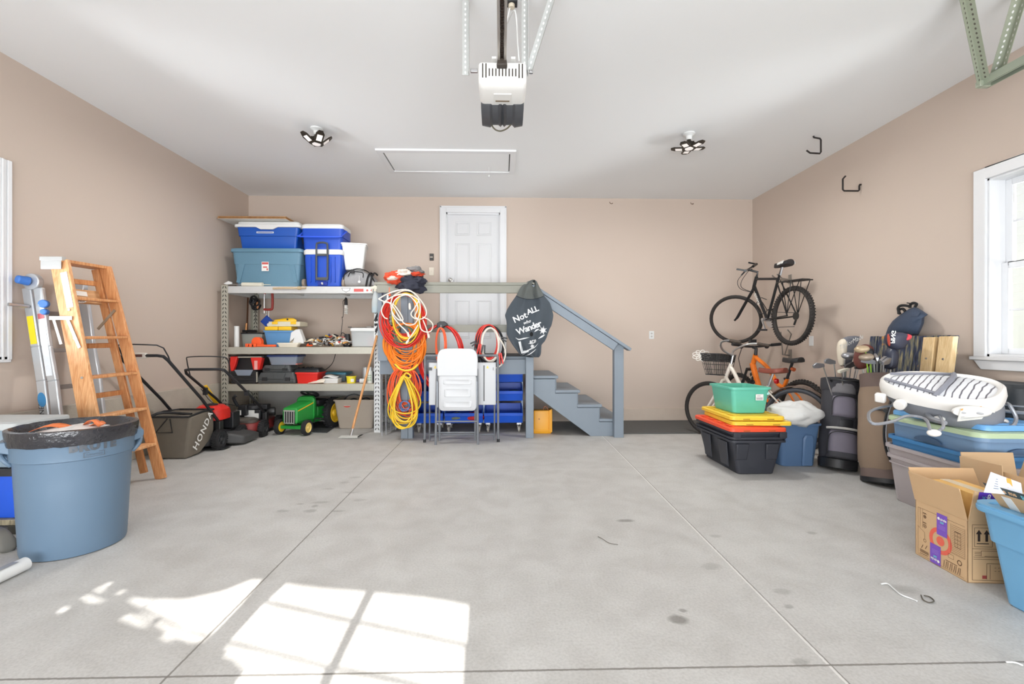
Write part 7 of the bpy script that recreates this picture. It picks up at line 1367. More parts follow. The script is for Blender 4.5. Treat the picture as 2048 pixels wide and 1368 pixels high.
# ================================================================ right side: totes, golf bags, bouncer, cartons
def lip(b, w, d, z, h, out, cy, r=.03): b.loft([[(x, y, zz) for x, y in rr(w + o * 2, d + o * 2, r + o, 4, 0, cy)] for o, zz in ((0, z), (out, z + .002), (out, z + h), (out - .006, z + h + .003), (0, z + h + .003))])
# black totes (two nested) with coloured lids
M_BT = plastic('black tote plastic', (50, 52, 60), .5, .08); TX, TY = 2.225, 3.86
t = thing('storage_tote', 'black tote at the bottom of the nested pair under the red lid', 'tote', (TX, TY, 0)); w, d, h = .50, .74, .335
b = MB(); shell(b, w, d, h, .72, .05, 0, 0, .02, td=.9); lip(b, w - .03, d - .03, h - .05, .02, .012, d / 2); b.build('body', M_BT, t)
for (kx, side) in ((-.14, 0), (.12, 0)): b = MB(); b.loft([[(kx - .05, .048, .13), (kx + .05, .048, .13), (kx + .06, .022, h - .06), (kx - .06, .022, h - .06)], [(kx - .045, .03, .135), (kx + .045, .03, .135), (kx + .055, .004, h - .06), (kx - .055, .004, h - .06)]]); b.build('rib', M_BT, t, bevel=.006)
for ky in (.2, .52): b = MB(); b.loft([[(-.205, ky - .08, .05), (-.205, ky + .06, .05), (-.228, ky + .08, h - .06), (-.228, ky - .09, h - .06)], [(-.215, ky - .075, .055), (-.215, ky + .055, .055), (-.24, ky + .075, h - .06), (-.24, ky - .085, h - .06)]]); b.build('rib', M_BT, t, bevel=.006)
t = thing('storage_tote', 'black tote nested in the other black tote with only its rim showing', 'tote', (TX, TY, .045)); b = MB(); shell(b, w, d, h, .76, .05, 0, 0, .02, td=.9); b.build('body', M_BT, t)
for x in (-.2, .2): b = MB(); b.b2(x - .03, x + .03, -.016, .01, h - .05, h); b.build('latch_tab', M_BT, t, bevel=.004)
def ribbed_lid(label, x, y, z, w, d, m, rot=0):
    t = thing('tote_lid', label, 'lid', (x, y, z), rot); b = MB(); lid_rings(b, w, d, 0.012, .02, .04, cy=0, raise_=.006, inset=.05, skirt=.012)
    b.build('lid', m, t); 
    for s in (-1, 1):
        for k in range(4): b = MB(); yy = -d * .33 + k * d * .22; b.b2(s * w * .36 - .04, s * w * .36 + .04, yy - .045, yy + .045, .036, .042); b.build('boss', m, t, bevel=.004)
    for k in (-1, 1): b = MB(); b.b2(k * w * .22 - .03, k * w * .22 + .03, -d / 2 - .0015, -d / 2 + .005, .006, .011); b.build('slot', mat('lid slot shadow', (120, 90, 30), .8), t)
    return t
M_RL = plastic('tomato red lid', (238, 84, 50), .4); z = .045 + h
ribbed_lid('red tote lid lying directly on the black totes', TX - .005, TY + d / 2, z + .002, w + .0, d + .01, M_RL); z += .042
M_YL = plastic('lemon yellow lid', (248, 206, 62), .4); ribbed_lid('yellow tote lid lying on the red lid, lower of the two yellow ones', TX + .075, TY + d / 2 + .01, z + .004, w + .02, d - .08, M_YL, -.05); z += .043
ribbed_lid('yellow tote lid right under the teal tote, upper of the two yellow ones', TX + .04, TY + d / 2 + .03, z + .004, w - .02, d - .08, M_YL, -.03); z += .044
M_TEAL = plastic('teal green plastic', (104, 196, 172), .4)
t = thing('storage_tote', 'teal green open tote on top of the yellow lids', 'tote', (2.25, 4.02, z + .002), .0); w2, d2, h2 = .385, .46, .235; b = MB(); shell(b, w2, d2, h2, .86, .05, .0, 0, .016, td=.88); b.build('body', M_TEAL, t)
b = MB(); b.loft([[(x, y, zz) for x, y in rr(w2 * s - .03, d2 * s - .03, .05, 4, 0, d2 / 2)] for s, zz in ((.90, .09), (.906, .091), (.91, .097), (.905, .098))], False, False); b.build('body_seam', M_TEAL, t)
sticker(t, .035, .105, .12, .175, .009, M_PAPER, bars=((.1, .9, .1, .5), (.15, .6, .65, .8)), mb=plastic('pale print', (190, 184, 186))); sticker(t, .135, .155, .17, .19, .006, plastic('aqua sticker', (170, 226, 222)))
# slate blue tote with a white sack
p0, p1 = pix(1549, 934, Z=0), pix(1626, 932, Z=0); bx = (p0.x + p1.x) / 2 + .01
t = thing('storage_tote', 'slate blue tote carrying a stuffed white bag beside the black totes', 'tote', (2.765, 4.12, 0)); M_SB = plastic('slate blue plastic', (92, 122, 160), .42); w3, d3, h3 = .43, .36, .40
b = MB(); shell(b, w3, d3, h3, .80, .06, 0, 0, .014, td=.85); b.build('body', M_SB, t)
b = MB(); b.loft([[(.02, .04, .005), (.13, .04, .005), (.13, .02, .27), (.11, .014, .30), (.04, .014, .30), (.02, .02, .27)], [(.03, .022, .006), (.12, .022, .006), (.12, .004, .26), (.105, .0, .29), (.05, .0, .29), (.03, .004, .26)]]); b.build('rib', M_SB, t, bevel=.01)
heap('stuffed_bag', 'stuffed white plastic bag on top of the slate blue tote', 'bag', [('bag', 1586, 828, 4.20, 50, 27, .17, 41, mat('milky white film', (214, 214, 212), .45, vary=.03, bump=.25, bscale=25))], None, 40, 24, .55)
# ---- golf bags
M_GB1 = mat('dusk grey nylon', (116, 111, 124), .75, vary=.06, bump=.1, bscale=300); M_GB1D = mat('charcoal nylon', (58, 58, 64), .75, vary=.08, bump=.1, bscale=300); M_TAUPE = mat('taupe nylon', (142, 122, 104), .8, vary=.05, bump=.15, bscale=250); M_TAUD = mat('dark taupe nylon', (110, 94, 88), .8, vary=.06)
def club(name, label, base, tip, kind, m, grp=None, face=0, shaftm=None):
    base, tip = Vector(base), Vector(tip); t = thing(name, label, 'golf club', base, 0, grp); d = (tip - base).normalized(); b = MB(); b.tube([base, tip], .0055, 6); b.build('shaft', shaftm or M_STEEL, t, world=True)
    x = Vector((math.cos(face), math.sin(face), 0)); x = (x - d * x.dot(d)).normalized(); y = d.cross(x); b = MB()
    if kind == 'iron': b.loft([[tip - x * .012 + y * .006 * s - d * .01, tip - x * .01 + y * .012 * s + d * .02, tip + x * .05 + y * .012 * s + d * .052, tip + x * .085 + y * .01 * s + d * .04, tip + x * .088 + y * .008 * s + d * .012, tip + x * .04 + y * .007 * s - d * .006] for s in (-1, 1)])
    elif kind == 'putter': b.loft([[tip + x * (u - .02) + y * .014 * s + d * v for u, v in ((-.02, 0), (.09, 0), (.09, .024), (-.02, .024))] for s in (-1, 1)])
    else: b.ball(tip + x * .03 + d * .02, (.058, .05, .032), 16, 10, Matrix((x, y, d)).transposed())
    b.build('head', m, t, world=True, smooth=50, bevel=.002 if kind != 'wood' else 0); return t
def golf_bag(label, base, top, r, segs, m):
    base, top = Vector(base), Vector(top); t = thing('golf_bag', label, 'golf bag', base); ax = (top - base); L = ax.length; zz_ = ax.normalized(); xx_ = Vector((1, 0, 0)); xx_ = (xx_ - zz_ * xx_.dot(zz_)).normalized(); R_ = Matrix((xx_, zz_.cross(xx_), zz_)).transposed()
    P = lambda a, s, rad: base + R_ @ Vector((rad * math.cos(a), rad * math.sin(a), s * L)); return t, P, L
# bag one: dusk grey
t, P, L = golf_bag('dusk grey and charcoal golf bag standing by the slate blue tote', (3.06, 4.07, 0), (3.19, 4.20, .80), .13, None, None)
rg = lambda s, r, w=0: [P(a, s, r * 1.1 * (1 + w * noise.noise((math.cos(a) * 2, math.sin(a) * 2, s * 6)))) for a in [2 * PI * k / 28 for k in range(28)]]
b = MB(); b.loft([rg(.0, .12), rg(.01, .135), rg(.10, .14), rg(.12, .13)]); b.build('base', M_BLK, t, world=True); b = MB(); b.loft([rg(.11, .132, .05), rg(.3, .138, .1), rg(.6, .135, .1), rg(.86, .13, .05), rg(.88, .128)]); b.build('body', M_GB1D, t, world=True, smooth=70)
b = MB(); b.loft([rg(.86, .133), rg(.90, .142), rg(1.0, .142), rg(1.0, .120), rg(.93, .115)], False, True); b.build('collar', M_GB1D, t, world=True)
b = MB(); b.tube([P(a, .985, .146) for a in [2 * PI * k / 28 for k in range(28)]], .011, 6, closed=True); b.build('rim', M_BLK, t, world=True)
fa = math.atan2(-4.1, -3.05) + .25                                                   # the side that looks at the photographer
def pocket(nm, s0, s1, aw, bulge, m, off=0, parent=t, Pf=None, rr0=.13):
    Pf = Pf or P; b = MB()
    def f(u, v):
        uu, vv = abs(2 * u - 1), abs(2 * v - 1); e = (1 - uu ** 4) * (1 - vv ** 6); e = max(e, 0) ** .5
        return Pf(fa + off + (u - .5) * 2 * aw * (1 - .12 * v), s0 + (s1 - s0) * v, rr0 + bulge * e)
    b.grid(f, 16, 16); o = b.build(nm, m, parent, world=True, smooth=70); return o
def piping(nm, s0, s1, aw, rad, m, off=0, parent=t, Pf=None, thick=.005):
    Pf = Pf or P; b = MB(); pts = [(-1, 0), (-1, .5), (-.9, .85), (-.6, 1), (0, 1.03), (.6, 1), (.9, .85), (1, .5), (1, 0)]
    b.tube(smooth_path([Pf(fa + off + u * aw, s0 + (s1 - s0) * v, rad) for u, v in pts], 3), thick, 6); return b.build(nm, m, parent, world=True)
pocket('upper_pocket', .56, .80, .75, .05, M_GB1); piping('zip', .57, .785, .56, .178, M_BLK)
pocket('collar_panel', .82, .95, .8, .028, mat('mid grey nylon', (124, 122, 126), .75, vary=.05)); pocket('mesh_band', .44, .55, .85, .02, M_BLK)
pocket('lower_pocket', .13, .42, .85, .07, M_GB1); piping('zip', .15, .39, .64, .2, M_BLK); pocket('pocket_foot', .11, .19, .9, .078, M_GB1D); b = MB(); b.tube(smooth_path([P(fa + a, .425 + .012 * math.cos(a * 1.5), .185) for a in (-.75, -.4, 0, .4, .75)], 3), .011, 6); b.build('grab_strip', mat('silver binding', (186, 184, 180), .5), t, world=True)
b = MB(); b.tube(smooth_path([P(fa + .72, .19, .198), P(fa + .86, .27, .185), P(fa + .9, .38, .165)], 4), .009, 6); b.build('reflective_trim', mat('pale blue trim', (190, 204, 224), .4), t, world=True)
b = MB(); b.tube(smooth_path([P(fa + 1.2, .92, .15), P(fa + 1.35, .8, .22), P(fa + 1.3, .55, .22), P(fa + 1.25, .3, .15)], 4), .02, 8); b.build('shoulder_strap', M_BLK, t, world=True)
b = MB(); b.tube(smooth_path([P(fa - .7, .95, .15), P(fa - .6, .965, .2), P(fa, .955, .21), P(fa + .6, .965, .2), P(fa + .7, .95, .15)], 3), .01, 6); b.build('carry_handle', M_BLK, t, world=True)
G1 = 'clubs in the dusk grey golf bag'; base1 = Vector((3.17, 4.18, .55)); M_IRON = mat('satin iron', (176, 178, 184), .28, .8, vary=.08); M_GRIPH = mat('dark iron', (96, 94, 96), .35, .6, vary=.1)
for i, (px, py, dy, kind, m, lab, fc) in enumerate(((1646, 738, -.02, 'iron', M_IRON, 'bright iron leaning farthest left in the dusk grey golf bag', PI), (1668, 732, .03, 'iron', M_IRON, 'bright iron standing second from the left in the dusk grey golf bag', PI), (1690, 722, .0, 'wood', M_IRON, 'round silver headed club standing tallest bare in the dusk grey golf bag', 0), (1692, 741, -.04, 'iron', M_GRIPH, 'dark iron low in front of the white headcover', 0), (1702, 737, -.02, 'iron', M_IRON, 'silver iron right of the round headed club', 0), (1712, 742, .0, 'iron', M_GRIPH, 'dark iron right of the middle in the dusk grey golf bag', 0), (1718, 738, .04, 'iron', M_GRIPH, 'dark iron farthest right in the dusk grey golf bag', 0), (1684, 750, -.06, 'putter', M_CRM, 'pale putter low in the front of the dusk grey golf bag', .3))):
    tp = pix(px, py - 6, Y=4.10 + dy); club('golf_club', lab, base1 + Vector(((tp.x - base1.x) * .35, dy * .6 - .05, 0)), tp, kind, m, G1, fc)
def headcover(label, pts, Y, parts, thick=.05):
    c = pix(*pts[0], Y=Y); t = thing('club_headcover', label, 'headcover', c)
    for (nm, poly, th, m, dy) in parts:
        b = MB(); P2 = [pix(x, y, Y=Y) for x, y in poly]; cen = sum(P2, Vector()) / len(P2); rings = []
        for s, yy in ((.55, -th), (.85, -th * .8), (1, -th * .25), (1, th * .25), (.85, th * .8), (.55, th)): rings.append([Vector((cen.x + (p.x - cen.x) * s, Y + yy + dy, cen.z + (p.z - cen.z) * s)) for p in P2])
        b.loft(rings); b.build(nm, m, t, world=True, smooth=60, sub=1)
    return t
M_CVW = mat('ivory leatherette', (228, 218, 200), .5); M_CVG = mat('grey leatherette', (106, 108, 116), .55, vary=.08); M_CVN = mat('navy leatherette', (62, 66, 84), .55)
t = headcover('ivory and grey driver headcover in the dusk grey golf bag', [(1690, 700)], 4.22, [('sock', [(1680, 684), (1686, 676), (1694, 673), (1712, 672), (1718, 676), (1710, 688), (1701, 700), (1702, 716), (1698, 732), (1686, 736), (1682, 720)], .05, M_CVG, 0), ('panel', [(1675, 688), (1678, 680), (1686, 675), (1689, 684), (1687, 710), (1684, 734), (1679, 734), (1676, 712)], .045, M_CVW, -.012), ('band', [(1688, 676), (1700, 671), (1716, 672), (1719, 677), (1706, 678), (1692, 682)], .05, M_CVG, -.004)])
letters('TaylorMade', .055, lambda u, v, q: tuple(pix(1703 + u * 250 * .72, 684 - u * 100 * .9 - v * 240, Y=4.165 - q)), M_PAPER, t, 'cover_lettering', world=True)
b = MB(); b.tube([pix(1690, 734, Y=4.22), base1 + Vector((0, .03, 0))], .006, 6); b.build('shaft', M_STEEL, t, world=True)
# bag two: taupe
t, P, L = golf_bag('taupe golf bag with slate side panel standing in front of the dark plank headboard', (3.13, 3.63, 0), (3.22, 3.80, .875), .14, None, None); T2 = t; P2_ = P
rg = lambda s, r, w=0: [P(a, s, r * (1 + w * noise.noise((math.cos(a) * 2, math.sin(a) * 2, s * 5 + 4)))) for a in [2 * PI * k / 28 for k in range(28)]]
b = MB(); b.loft([rg(0, .145), rg(.012, .165), rg(.05, .165)]); b.build('sole', M_BLK, t, world=True); b = MB(); b.loft([rg(.045, .162), rg(.12, .158), rg(.14, .15)]); b.build('base', M_TAUD, t, world=True)
b = MB(); b.loft([rg(.12, .155, .1), rg(.2, .17, .12), rg(.34, .175, .12), rg(.5, .162, .1), rg(.62, .152, .08), rg(.8, .15, .05), rg(.88, .135)]); b.build('body', M_TAUPE, t, world=True, smooth=70)
b = MB(); b.loft([rg(.87, .138), rg(.89, .135), rg(1.0, .135), rg(1.0, .118), rg(.95, .115)], False, True); b.build('collar', M_TAUD, t, world=True)
fa = math.atan2(-3.66, -3.05)
b = MB(); b.tube(smooth_path([P(fa + .55, .86, .145), P(fa + .45, .75, .158), P(fa + .2, .62, .165), P(fa + .05, .45, .178), P(fa + .1, .28, .188), P(fa + .45, .13, .168)], 5), .009, 6); b.build('zip', M_BLK, t, world=True); b = MB(); b.tube(smooth_path([P(fa + .62, .86, .145), P(fa + .52, .75, .158), P(fa + .27, .62, .165), P(fa + .12, .45, .178), P(fa + .17, .28, .188), P(fa + .52, .13, .168)], 5), .005, 6); b.build('zip_binding', mat('silver zip', (176, 178, 184), .4), t, world=True)
b = MB(); b.tube([P(fa - .4, .655, .158), P(fa + .1, .65, .163)], .006, 6); b.lathe([(.008, -.004), (.016, -.004), (.016, .004), (.008, .004)], 14, P(fa + .16, .645, .168), Vector((-.6, -.75, 0))); b.build('buckle', M_BLK, t, world=True)
b = MB(); M_SLATE = mat('slate grey nylon', (122, 122, 136), .7, vary=.05)
b.grid(lambda u, v: P(fa + .85 + u * .75, .42 + v * .40, .168 + .03 * (1 - (2 * u - 1) ** 4) * (1 - (2 * v - 1) ** 6)), 10, 10); b.build('side_pocket', M_SLATE, t, world=True, smooth=70)
letters('Callaway', .085, lambda u, v, q: tuple(P(fa + 1.15 + (v * 1) / .19, .60 - u / L, .2005 + q)), M_PAPER, t, 'bag_lettering', world=True, bold=.001); letters('GOLF', .07, lambda u, v, q: tuple(P(fa + .88 + (v * 1) / .19, .48 - u / L, .197 + q)), M_PAPER, t, 'bag_lettering', world=True, bold=.001)
b = MB(); b.grid(lambda u, v: P(fa + .42 + u * .36, .42 + v * .10 - .04 * abs(2 * u - 1), .192 + .012 * math.sin(PI * u)), 6, 5); b.build('towel_clip', M_BLK, t, world=True)
G2 = 'clubs in the taupe golf bag'; base2 = Vector((3.2, 3.78, .6)); M_GREENS = plastic('lime shaft', (150, 200, 70))
for (px, py, dy, kind, m, lab, fc, sm) in ((1727, 706, .02, 'wood', mat('tan head', (186, 166, 136), .4, .3), 'large tan headed driver at the top left of the taupe golf bag', PI, M_GREENS), (1736, 722, .0, 'wood', mat('grey tan head', (170, 154, 136), .35, .4), 'grey tan headed wood with lime shaft in the taupe golf bag', PI, M_GREENS), (1750, 724, .01, 'iron', M_IRON, 'bright iron standing beside the lime shaft', 1.2, None), (1744, 730, -.03, 'iron', M_IRON, 'short bright iron at the front left of the taupe golf bag', 2.6, None), (1758, 729, -.02, 'iron', M_IRON, 'bright iron in the middle of the taupe golf bag', .3, None), (1768, 728, .03, 'iron', M_IRON, 'bright curved iron at the right of the taupe golf bag', .0, None), (1763, 732, -.05, 'iron', M_IRON, 'small iron leaning on the front rim of the taupe golf bag', .2, None)):
    tp = pix(px + 4, py - 4, Y=3.76 + dy); club('golf_club', lab, base2 + Vector(((tp.x - base2.x) * .4, dy * .6, 0)), tp, kind, m, G2, fc, sm)
t = headcover('maroon and black rounded headcover at the left of the taupe golf bag', [(1725, 705)], 3.86, [('sock', [(1708, 726), (1712, 704), (1718, 692), (1730, 687), (1742, 690), (1746, 700), (1740, 716), (1736, 738), (1716, 740)], .05, mat('maroon leatherette', (104, 54, 48), .5, vary=.1), .0), ('panel', [(1716, 728), (1719, 704), (1726, 694), (1738, 693), (1743, 702), (1735, 716), (1732, 736)], .05, M_BLK, -.012)])
b = MB(); b.tube([pix(1725, 738, Y=3.86), base2 + Vector((-.02, .04, 0))], .006, 6); b.build('shaft', M_STEEL, t, world=True)
t = headcover('navy and red driver headcover with white lettering in the taupe golf bag', [(1790, 690)], 3.74, [('crown', [(1772, 668), (1784, 664), (1804, 664), (1813, 669), (1813, 682), (1806, 694), (1796, 702), (1780, 698), (1774, 684)], .06, M_CVN, 0), ('neck', [(1778, 694), (1794, 696), (1796, 712), (1790, 726), (1793, 740), (1770, 740), (1775, 726), (1774, 708)], .05, plastic('dark navy knit', (52, 56, 72)), .01), ('red_panel', [(1799, 676), (1806, 667), (1813, 668), (1814, 676), (1806, 682), (1798, 684)], .055, mat('coral red leatherette', (222, 72, 84), .5), -.012), ('side_stripe', [(1771, 667), (1774, 666), (1776, 694), (1774, 694)], .012, mat('red brown trim', (196, 84, 66), .5), -.018)])
letters('PING', .052, lambda u, v, q: tuple(pix(1786 + v * 235 + u * 25, 674 - u * 235, Y=3.668 - q)), M_PAPER, t, 'cover_lettering', world=True, bold=.001, spacing=.9)
b = MB(); b.tube([pix(1781, 739, Y=3.74), base2 + Vector((.04, -.02, 0))], .006, 6); b.build('shaft', M_STEEL, t, world=True)
# ---- plank headboard leaning on the right wall
def distressed():
    m = bpy.data.materials.new('distressed navy planks'); m.use_nodes = True; nt = m.node_tree; b = nt.nodes['Principled BSDF']; N = nt.nodes.new; tc = N('ShaderNodeTexCoord'); mp = N('ShaderNodeMapping'); mp.inputs['Scale'].default_value = (30, 30, 4)
    n = N('ShaderNodeTexNoise'); n.inputs['Scale'].default_value = 1.6; n.inputs['Detail'].default_value = 8; r = N('ShaderNodeValToRGB'); e = r.color_ramp.elements; e[0].position = .36; e[0].color = rgb(30, 32, 44); e[1].position = .75; e[1].color = rgb(176, 160, 120)
    for p_, c_ in ((.48, rgb(56, 66, 94)), (.56, rgb(104, 104, 92))): q = e.new(p_); q.color = c_
    n2 = N('ShaderNodeTexNoise'); n2.inputs['Scale'].default_value = 7; r2 = N('ShaderNodeValToRGB'); r2.color_ramp.elements[0].position = .64; r2.color_ramp.elements[1].position = .70; mx = N('ShaderNodeMixRGB'); mx.inputs[2].default_value = rgb(196, 140, 76)
    L_ = nt.links.new; L_(tc.outputs['Object'], mp.inputs[0]); L_(mp.outputs[0], n.inputs['Vector']); L_(n.outputs['Fac'], r.inputs[0]); L_(tc.outputs['Object'], n2.inputs['Vector']); L_(n2.outputs['Fac'], r2.inputs[0]); L_(r2.outputs[0], mx.inputs[0]); L_(r.outputs[0], mx.inputs[1]); L_(mx.outputs[0], b.inputs['Base Color']); b.inputs['Roughness'].default_value = .6; return m
M_DIS = distressed(); M_PINE = wood('pale pine', (214, 180, 128), (232, 204, 158), (30, 30, 3), .5); hbx = 3.50
t = thing('plank_headboard', 'distressed navy plank headboard with pale pine legs leaning on the right wall', 'headboard', (3.5, 3.9, 0)); ys = [4.31, 4.22, 4.02, 3.83, 3.665, 3.53, 3.47]; X_ = lambda z: 3.42 + .14 * z / 1.2
for i in range(6):
    b = MB(); ya, yb2 = ys[i] - .004, ys[i + 1] + .004; b.loft([[(X_(z), ya, z), (X_(z), yb2, z), (X_(z) + .025, yb2, z), (X_(z) + .025, ya, z)] for z in (.02, 1.21 - .003 * (i % 2))]); b.build('plank', M_DIS, t, world=True, bevel=.004)
b = MB()
for z in (.15, .65, 1.1): b.b2(X_(z) + .027, X_(z) + .05, 3.5, 4.3, z - .04, z + .04)
b.build('batten', M_PINE, t, world=True)
for y0, y1, zt in ((3.70, 3.60, 1.195), (3.565, 3.45, 1.20)):
    b = MB(); b.loft([[(X_(z) - .05, y0, z), (X_(z) - .05, y1, z), (X_(z) - .004, y1, z), (X_(z) - .004, y0, z)] for z in (.0, zt)]); b.build('leg', M_PINE, t, world=True, bevel=.004)
    b = MB(); ym = (y0 + y1) / 2; b.cyl((X_(1.02) - .05, ym, 1.02), (X_(1.02) - .054, ym, 1.02), .008, 10); b.build('bolt', M_STEEL, t, world=True)
# navy drawstring bag on the wall above it
def wall_at(px, py, off): return pix(px, py, X=XR - off)
t = thing('drawstring_bag', 'navy drawstring bag hanging on the right wall above the plank headboard', 'bag', wall_at(1815, 668, .08)); M_NB = mat('navy slate nylon', (60, 74, 96), .65, vary=.08, scale=5, bump=.2, bscale=90)
out = [(1771, 669), (1776, 655), (1785, 642), (1797, 632), (1808, 624), (1818, 618), (1828, 614), (1836, 616), (1846, 622), (1856, 629), (1849, 634), (1848, 646), (1842, 660), (1837, 670), (1815, 673), (1790, 672)]
b = MB(); cen = (1818, 650)
def rim_(s, off): return [wall_at(cen[0] + (x - cen[0]) * s, cen[1] + (y - cen[1]) * s, off) for x, y in out]
b.loft([rim_(.98, .012), rim_(1, .05), rim_(.96, .09), rim_(.82, .125), rim_(.5, .145), rim_(.2, .15)]); b.build('sack', M_NB, t, world=True, smooth=60)
b = MB(); b.loft([[wall_at(1800, 640, .1), wall_at(1824, 618, .12), wall_at(1840, 622, .12), wall_at(1834, 632, .13), wall_at(1824, 628, .14)], [wall_at(1800, 643, .12), wall_at(1824, 622, .14), wall_at(1840, 626, .135), wall_at(1834, 634, .145), wall_at(1824, 632, .15)]]); b.build('flap_fold', M_NB, t, world=True, smooth=60)
b = MB(); b.tube(smooth_path([wall_at(x, y, .09) for x, y in ((1800, 628), (1796, 618), (1800, 612), (1810, 611), (1820, 613))], 4), .012, 6); b.tube(smooth_path([wall_at(x, y, .07) for x, y in ((1812, 625), (1806, 618), (1798, 620), (1798, 628))], 4), .012, 6); b.tube(smooth_path([wall_at(x, y, .04) for x, y in ((1820, 616), (1821, 609), (1827, 606), (1833, 608), (1830, 614))], 4), .012, 6); b.build('strap', M_WEB, t, world=True)
b = MB(); b.cyl((XR, wall_at(1827, 607, 0).y, wall_at(1827, 608, 0).z), (XR - .06, wall_at(1827, 607, 0).y, wall_at(1827, 608, 0).z + .01), .005, 8); b.build('nail', M_DSTEEL, t, world=True)
# ---- the stack of totes
M_GT = plastic('warm grey plastic', (186, 178, 180), .48); M_BL = plastic('mid blue plastic', (70, 134, 190), .42); M_BG = plastic('steel blue plastic', (116, 146, 178), .38); sx, sy, sw, sd = 3.0, 2.60, .37, .73; sr = math.radians(-3)
def stack_tote(label, z, w, d, h, m, **k):
    t = thing('storage_tote', label, 'tote', (sx, sy, z), sr); b = MB(); shell(b, w, d, h, k.get('t', .84), .07, k.get('band', .0), .004, .016, td=k.get('td', .93), n=6, lip_h=.022); b.build('body', m, t); return t
t = stack_tote('warm grey tote at the bottom of the stack under the baby bouncer', 0, sw, sd, .335, M_GT); b = MB(); lip(b, sw - .03, sd - .03, .27, .008, .006, sd / 2, .06); b.build('ridge', M_GT, t)
b = MB(); b.loft([[(-.152, .42, .0), (-.152, .44, .0), (-.16, .44, .17), (-.16, .42, .17)], [(-.162, .42, .0), (-.162, .44, .0), (-.17, .44, .16), (-.17, .42, .16)]]); b.build('corner_rib', M_GT, t, bevel=.005)
stack_tote('warm grey tote nested in the bottom one with only its rim band showing', .072, sw + .01, sd + .01, .335, M_GT); stack_tote('mid blue tote nested between the warm grey and steel blue totes', .135, sw, sd - .01, .34, M_BL)
t = stack_tote('steel blue tote with rounded corners at the top of the stack', .30, sw - .02, sd - .02, .285, M_BG, t=.93, td=.96)
for (xx, yy, rz) in ((-.172, .36, 1), (.06, .02, 0)):
    b = MB(); b.prism([(.10 * math.cos(a), .035 * math.sin(a)) for a in [PI * k / 12 for k in range(13)]], -.006, .006, (lambda u, v, q: (xx - q - .002, yy + u, .19 + v)) if rz else (lambda u, v, q: (xx + u * .8, yy - q - .012, .19 + v))); b.build('handle_recess', mat('deep steel blue', (66, 92, 122), .5), t)
tl = thing('tote_lid', 'pale green lid on the steel blue tote', 'lid', (sx, sy, .587), sr); b = MB(); lid_rings(b, sw - .01, sd - .01, .008, .02, .07, n=6, cy=sd / 2, raise_=.002); b.build('lid', plastic('pale green plastic', (186, 206, 170), .45), tl)
tl = thing('tote_lid', 'light blue lid lying askew under the baby bouncer', 'lid', (sx + .13, sy + .03, .62), sr + .05, None); b = MB(); lid_rings(b, sw + .08, sd - .05, .010, .022, .05, n=5, cy=sd / 2, raise_=.006); b.build('lid', plastic('light blue lid', (110, 170, 226), .35), tl)
for k in range(3): b = MB(); b.b2(-.2, .2, .12 + k * .12, .15 + k * .12, .030, .040); b.build('ridge', plastic('light blue lid', (110, 170, 226), .35), tl, bevel=.004)
# ribbed blue basket and dark things behind the stack
t = thing('laundry_basket', 'ribbed blue basket at the right edge behind the cartons', 'basket', (3.38, 2.53, .30), .0); b = MB(); shell(b, .34, .3, .19, .9, .04, .0, 0, .014); b.build('body', plastic('deep blue basket', (40, 104, 170), .45), t)
b = MB()
for k in range(14): b.b2(-.15 + k * .0225, -.141 + k * .0225, -.002, .02, .02, .15)
b.build('rib', plastic('deep blue basket', (40, 104, 170), .45), t)
t = thing('plank_stack', 'stack of reddish brown boards under the blue basket at the right edge', 'boards', (3.46, 2.72, 0)); rd = random.Random(3)
for k in range(6): b = MB(); b.b2(-.24 + rd.uniform(-.02, .02), .22 + rd.uniform(-.02, .01), -.12 + rd.uniform(-.02, .02), .1, k * .049, k * .049 + .046); b.build('board', wood('red brown board', (104, 58, 34), (150, 92, 58), (4, 20, 20)), t, bevel=.003)
t = thing('equipment_case', 'black soft case lying at the right edge under the window', 'case', (3.50, 3.13, 0)); b = MB(); b.loft([[(x, y, z) for x, y in rr(.34 * s, .58 * s, .06, 4)] for s, z in ((.95, 0), (1, .03), (1, .78), (.96, .85), (.85, .875))]); b.build('body', mat('black nylon case', (44, 48, 52), .6, vary=.15, scale=6, bump=.3, bscale=30), t)
b = MB(); b.tube([(x, y, .70) for x, y in rr(.345, .585, .06, 4)], .012, 6, closed=True); b.tube([(x, y, .74) for x, y in rr(.345, .585, .06, 4)], .006, 6, closed=True); b.build('zip_band', mat('grey band', (130, 134, 140), .5), t)
# ---- baby bouncer
BO, BX = Vector((2.895, 2.945, .845)), Vector((.47, -.74, -.085)).normalized(); BYv = Vector((0, 0, 1)).cross(BX).normalized(); BZ = BX.cross(BYv); RB = Matrix((BX, BYv, BZ)).transposed() @ Matrix.Rotation(.33, 3, 'X')
t = thing('baby_bouncer', 'white and grey baby bouncer seat resting on the lids of the tote stack', 'baby seat', BO, RB); A_, B_ = .305, .20
ov = lambda s, z, n=40: [(A_ * s * math.copysign(abs(math.cos(a)) ** .82, math.cos(a)), B_ * s * math.copysign(abs(math.sin(a)) ** .8, math.sin(a)) * (1 + .22 * math.cos(a)), z) for a in [2 * PI * k / n for k in range(n)]]
M_BW = mat('white bouncer plastic', (240, 238, 234), .4, vary=.01); M_BG2 = mat('grey bouncer fabric', (132, 136, 144), .8, vary=.06, bump=.1, bscale=200)
b = MB(); b.loft([ov(.93, -.055), ov(1, -.05), ov(1.02, -.01), ov(1.0, .03), ov(.95, .042), ov(.88, .03), ov(.86, -.03)], False, False); b.build('rim', M_BW, t, smooth=60)
b = MB()
def bowl(s, z, k): return [(x + .07 * k, y, z) for x, y, _ in ov(s, 0)]
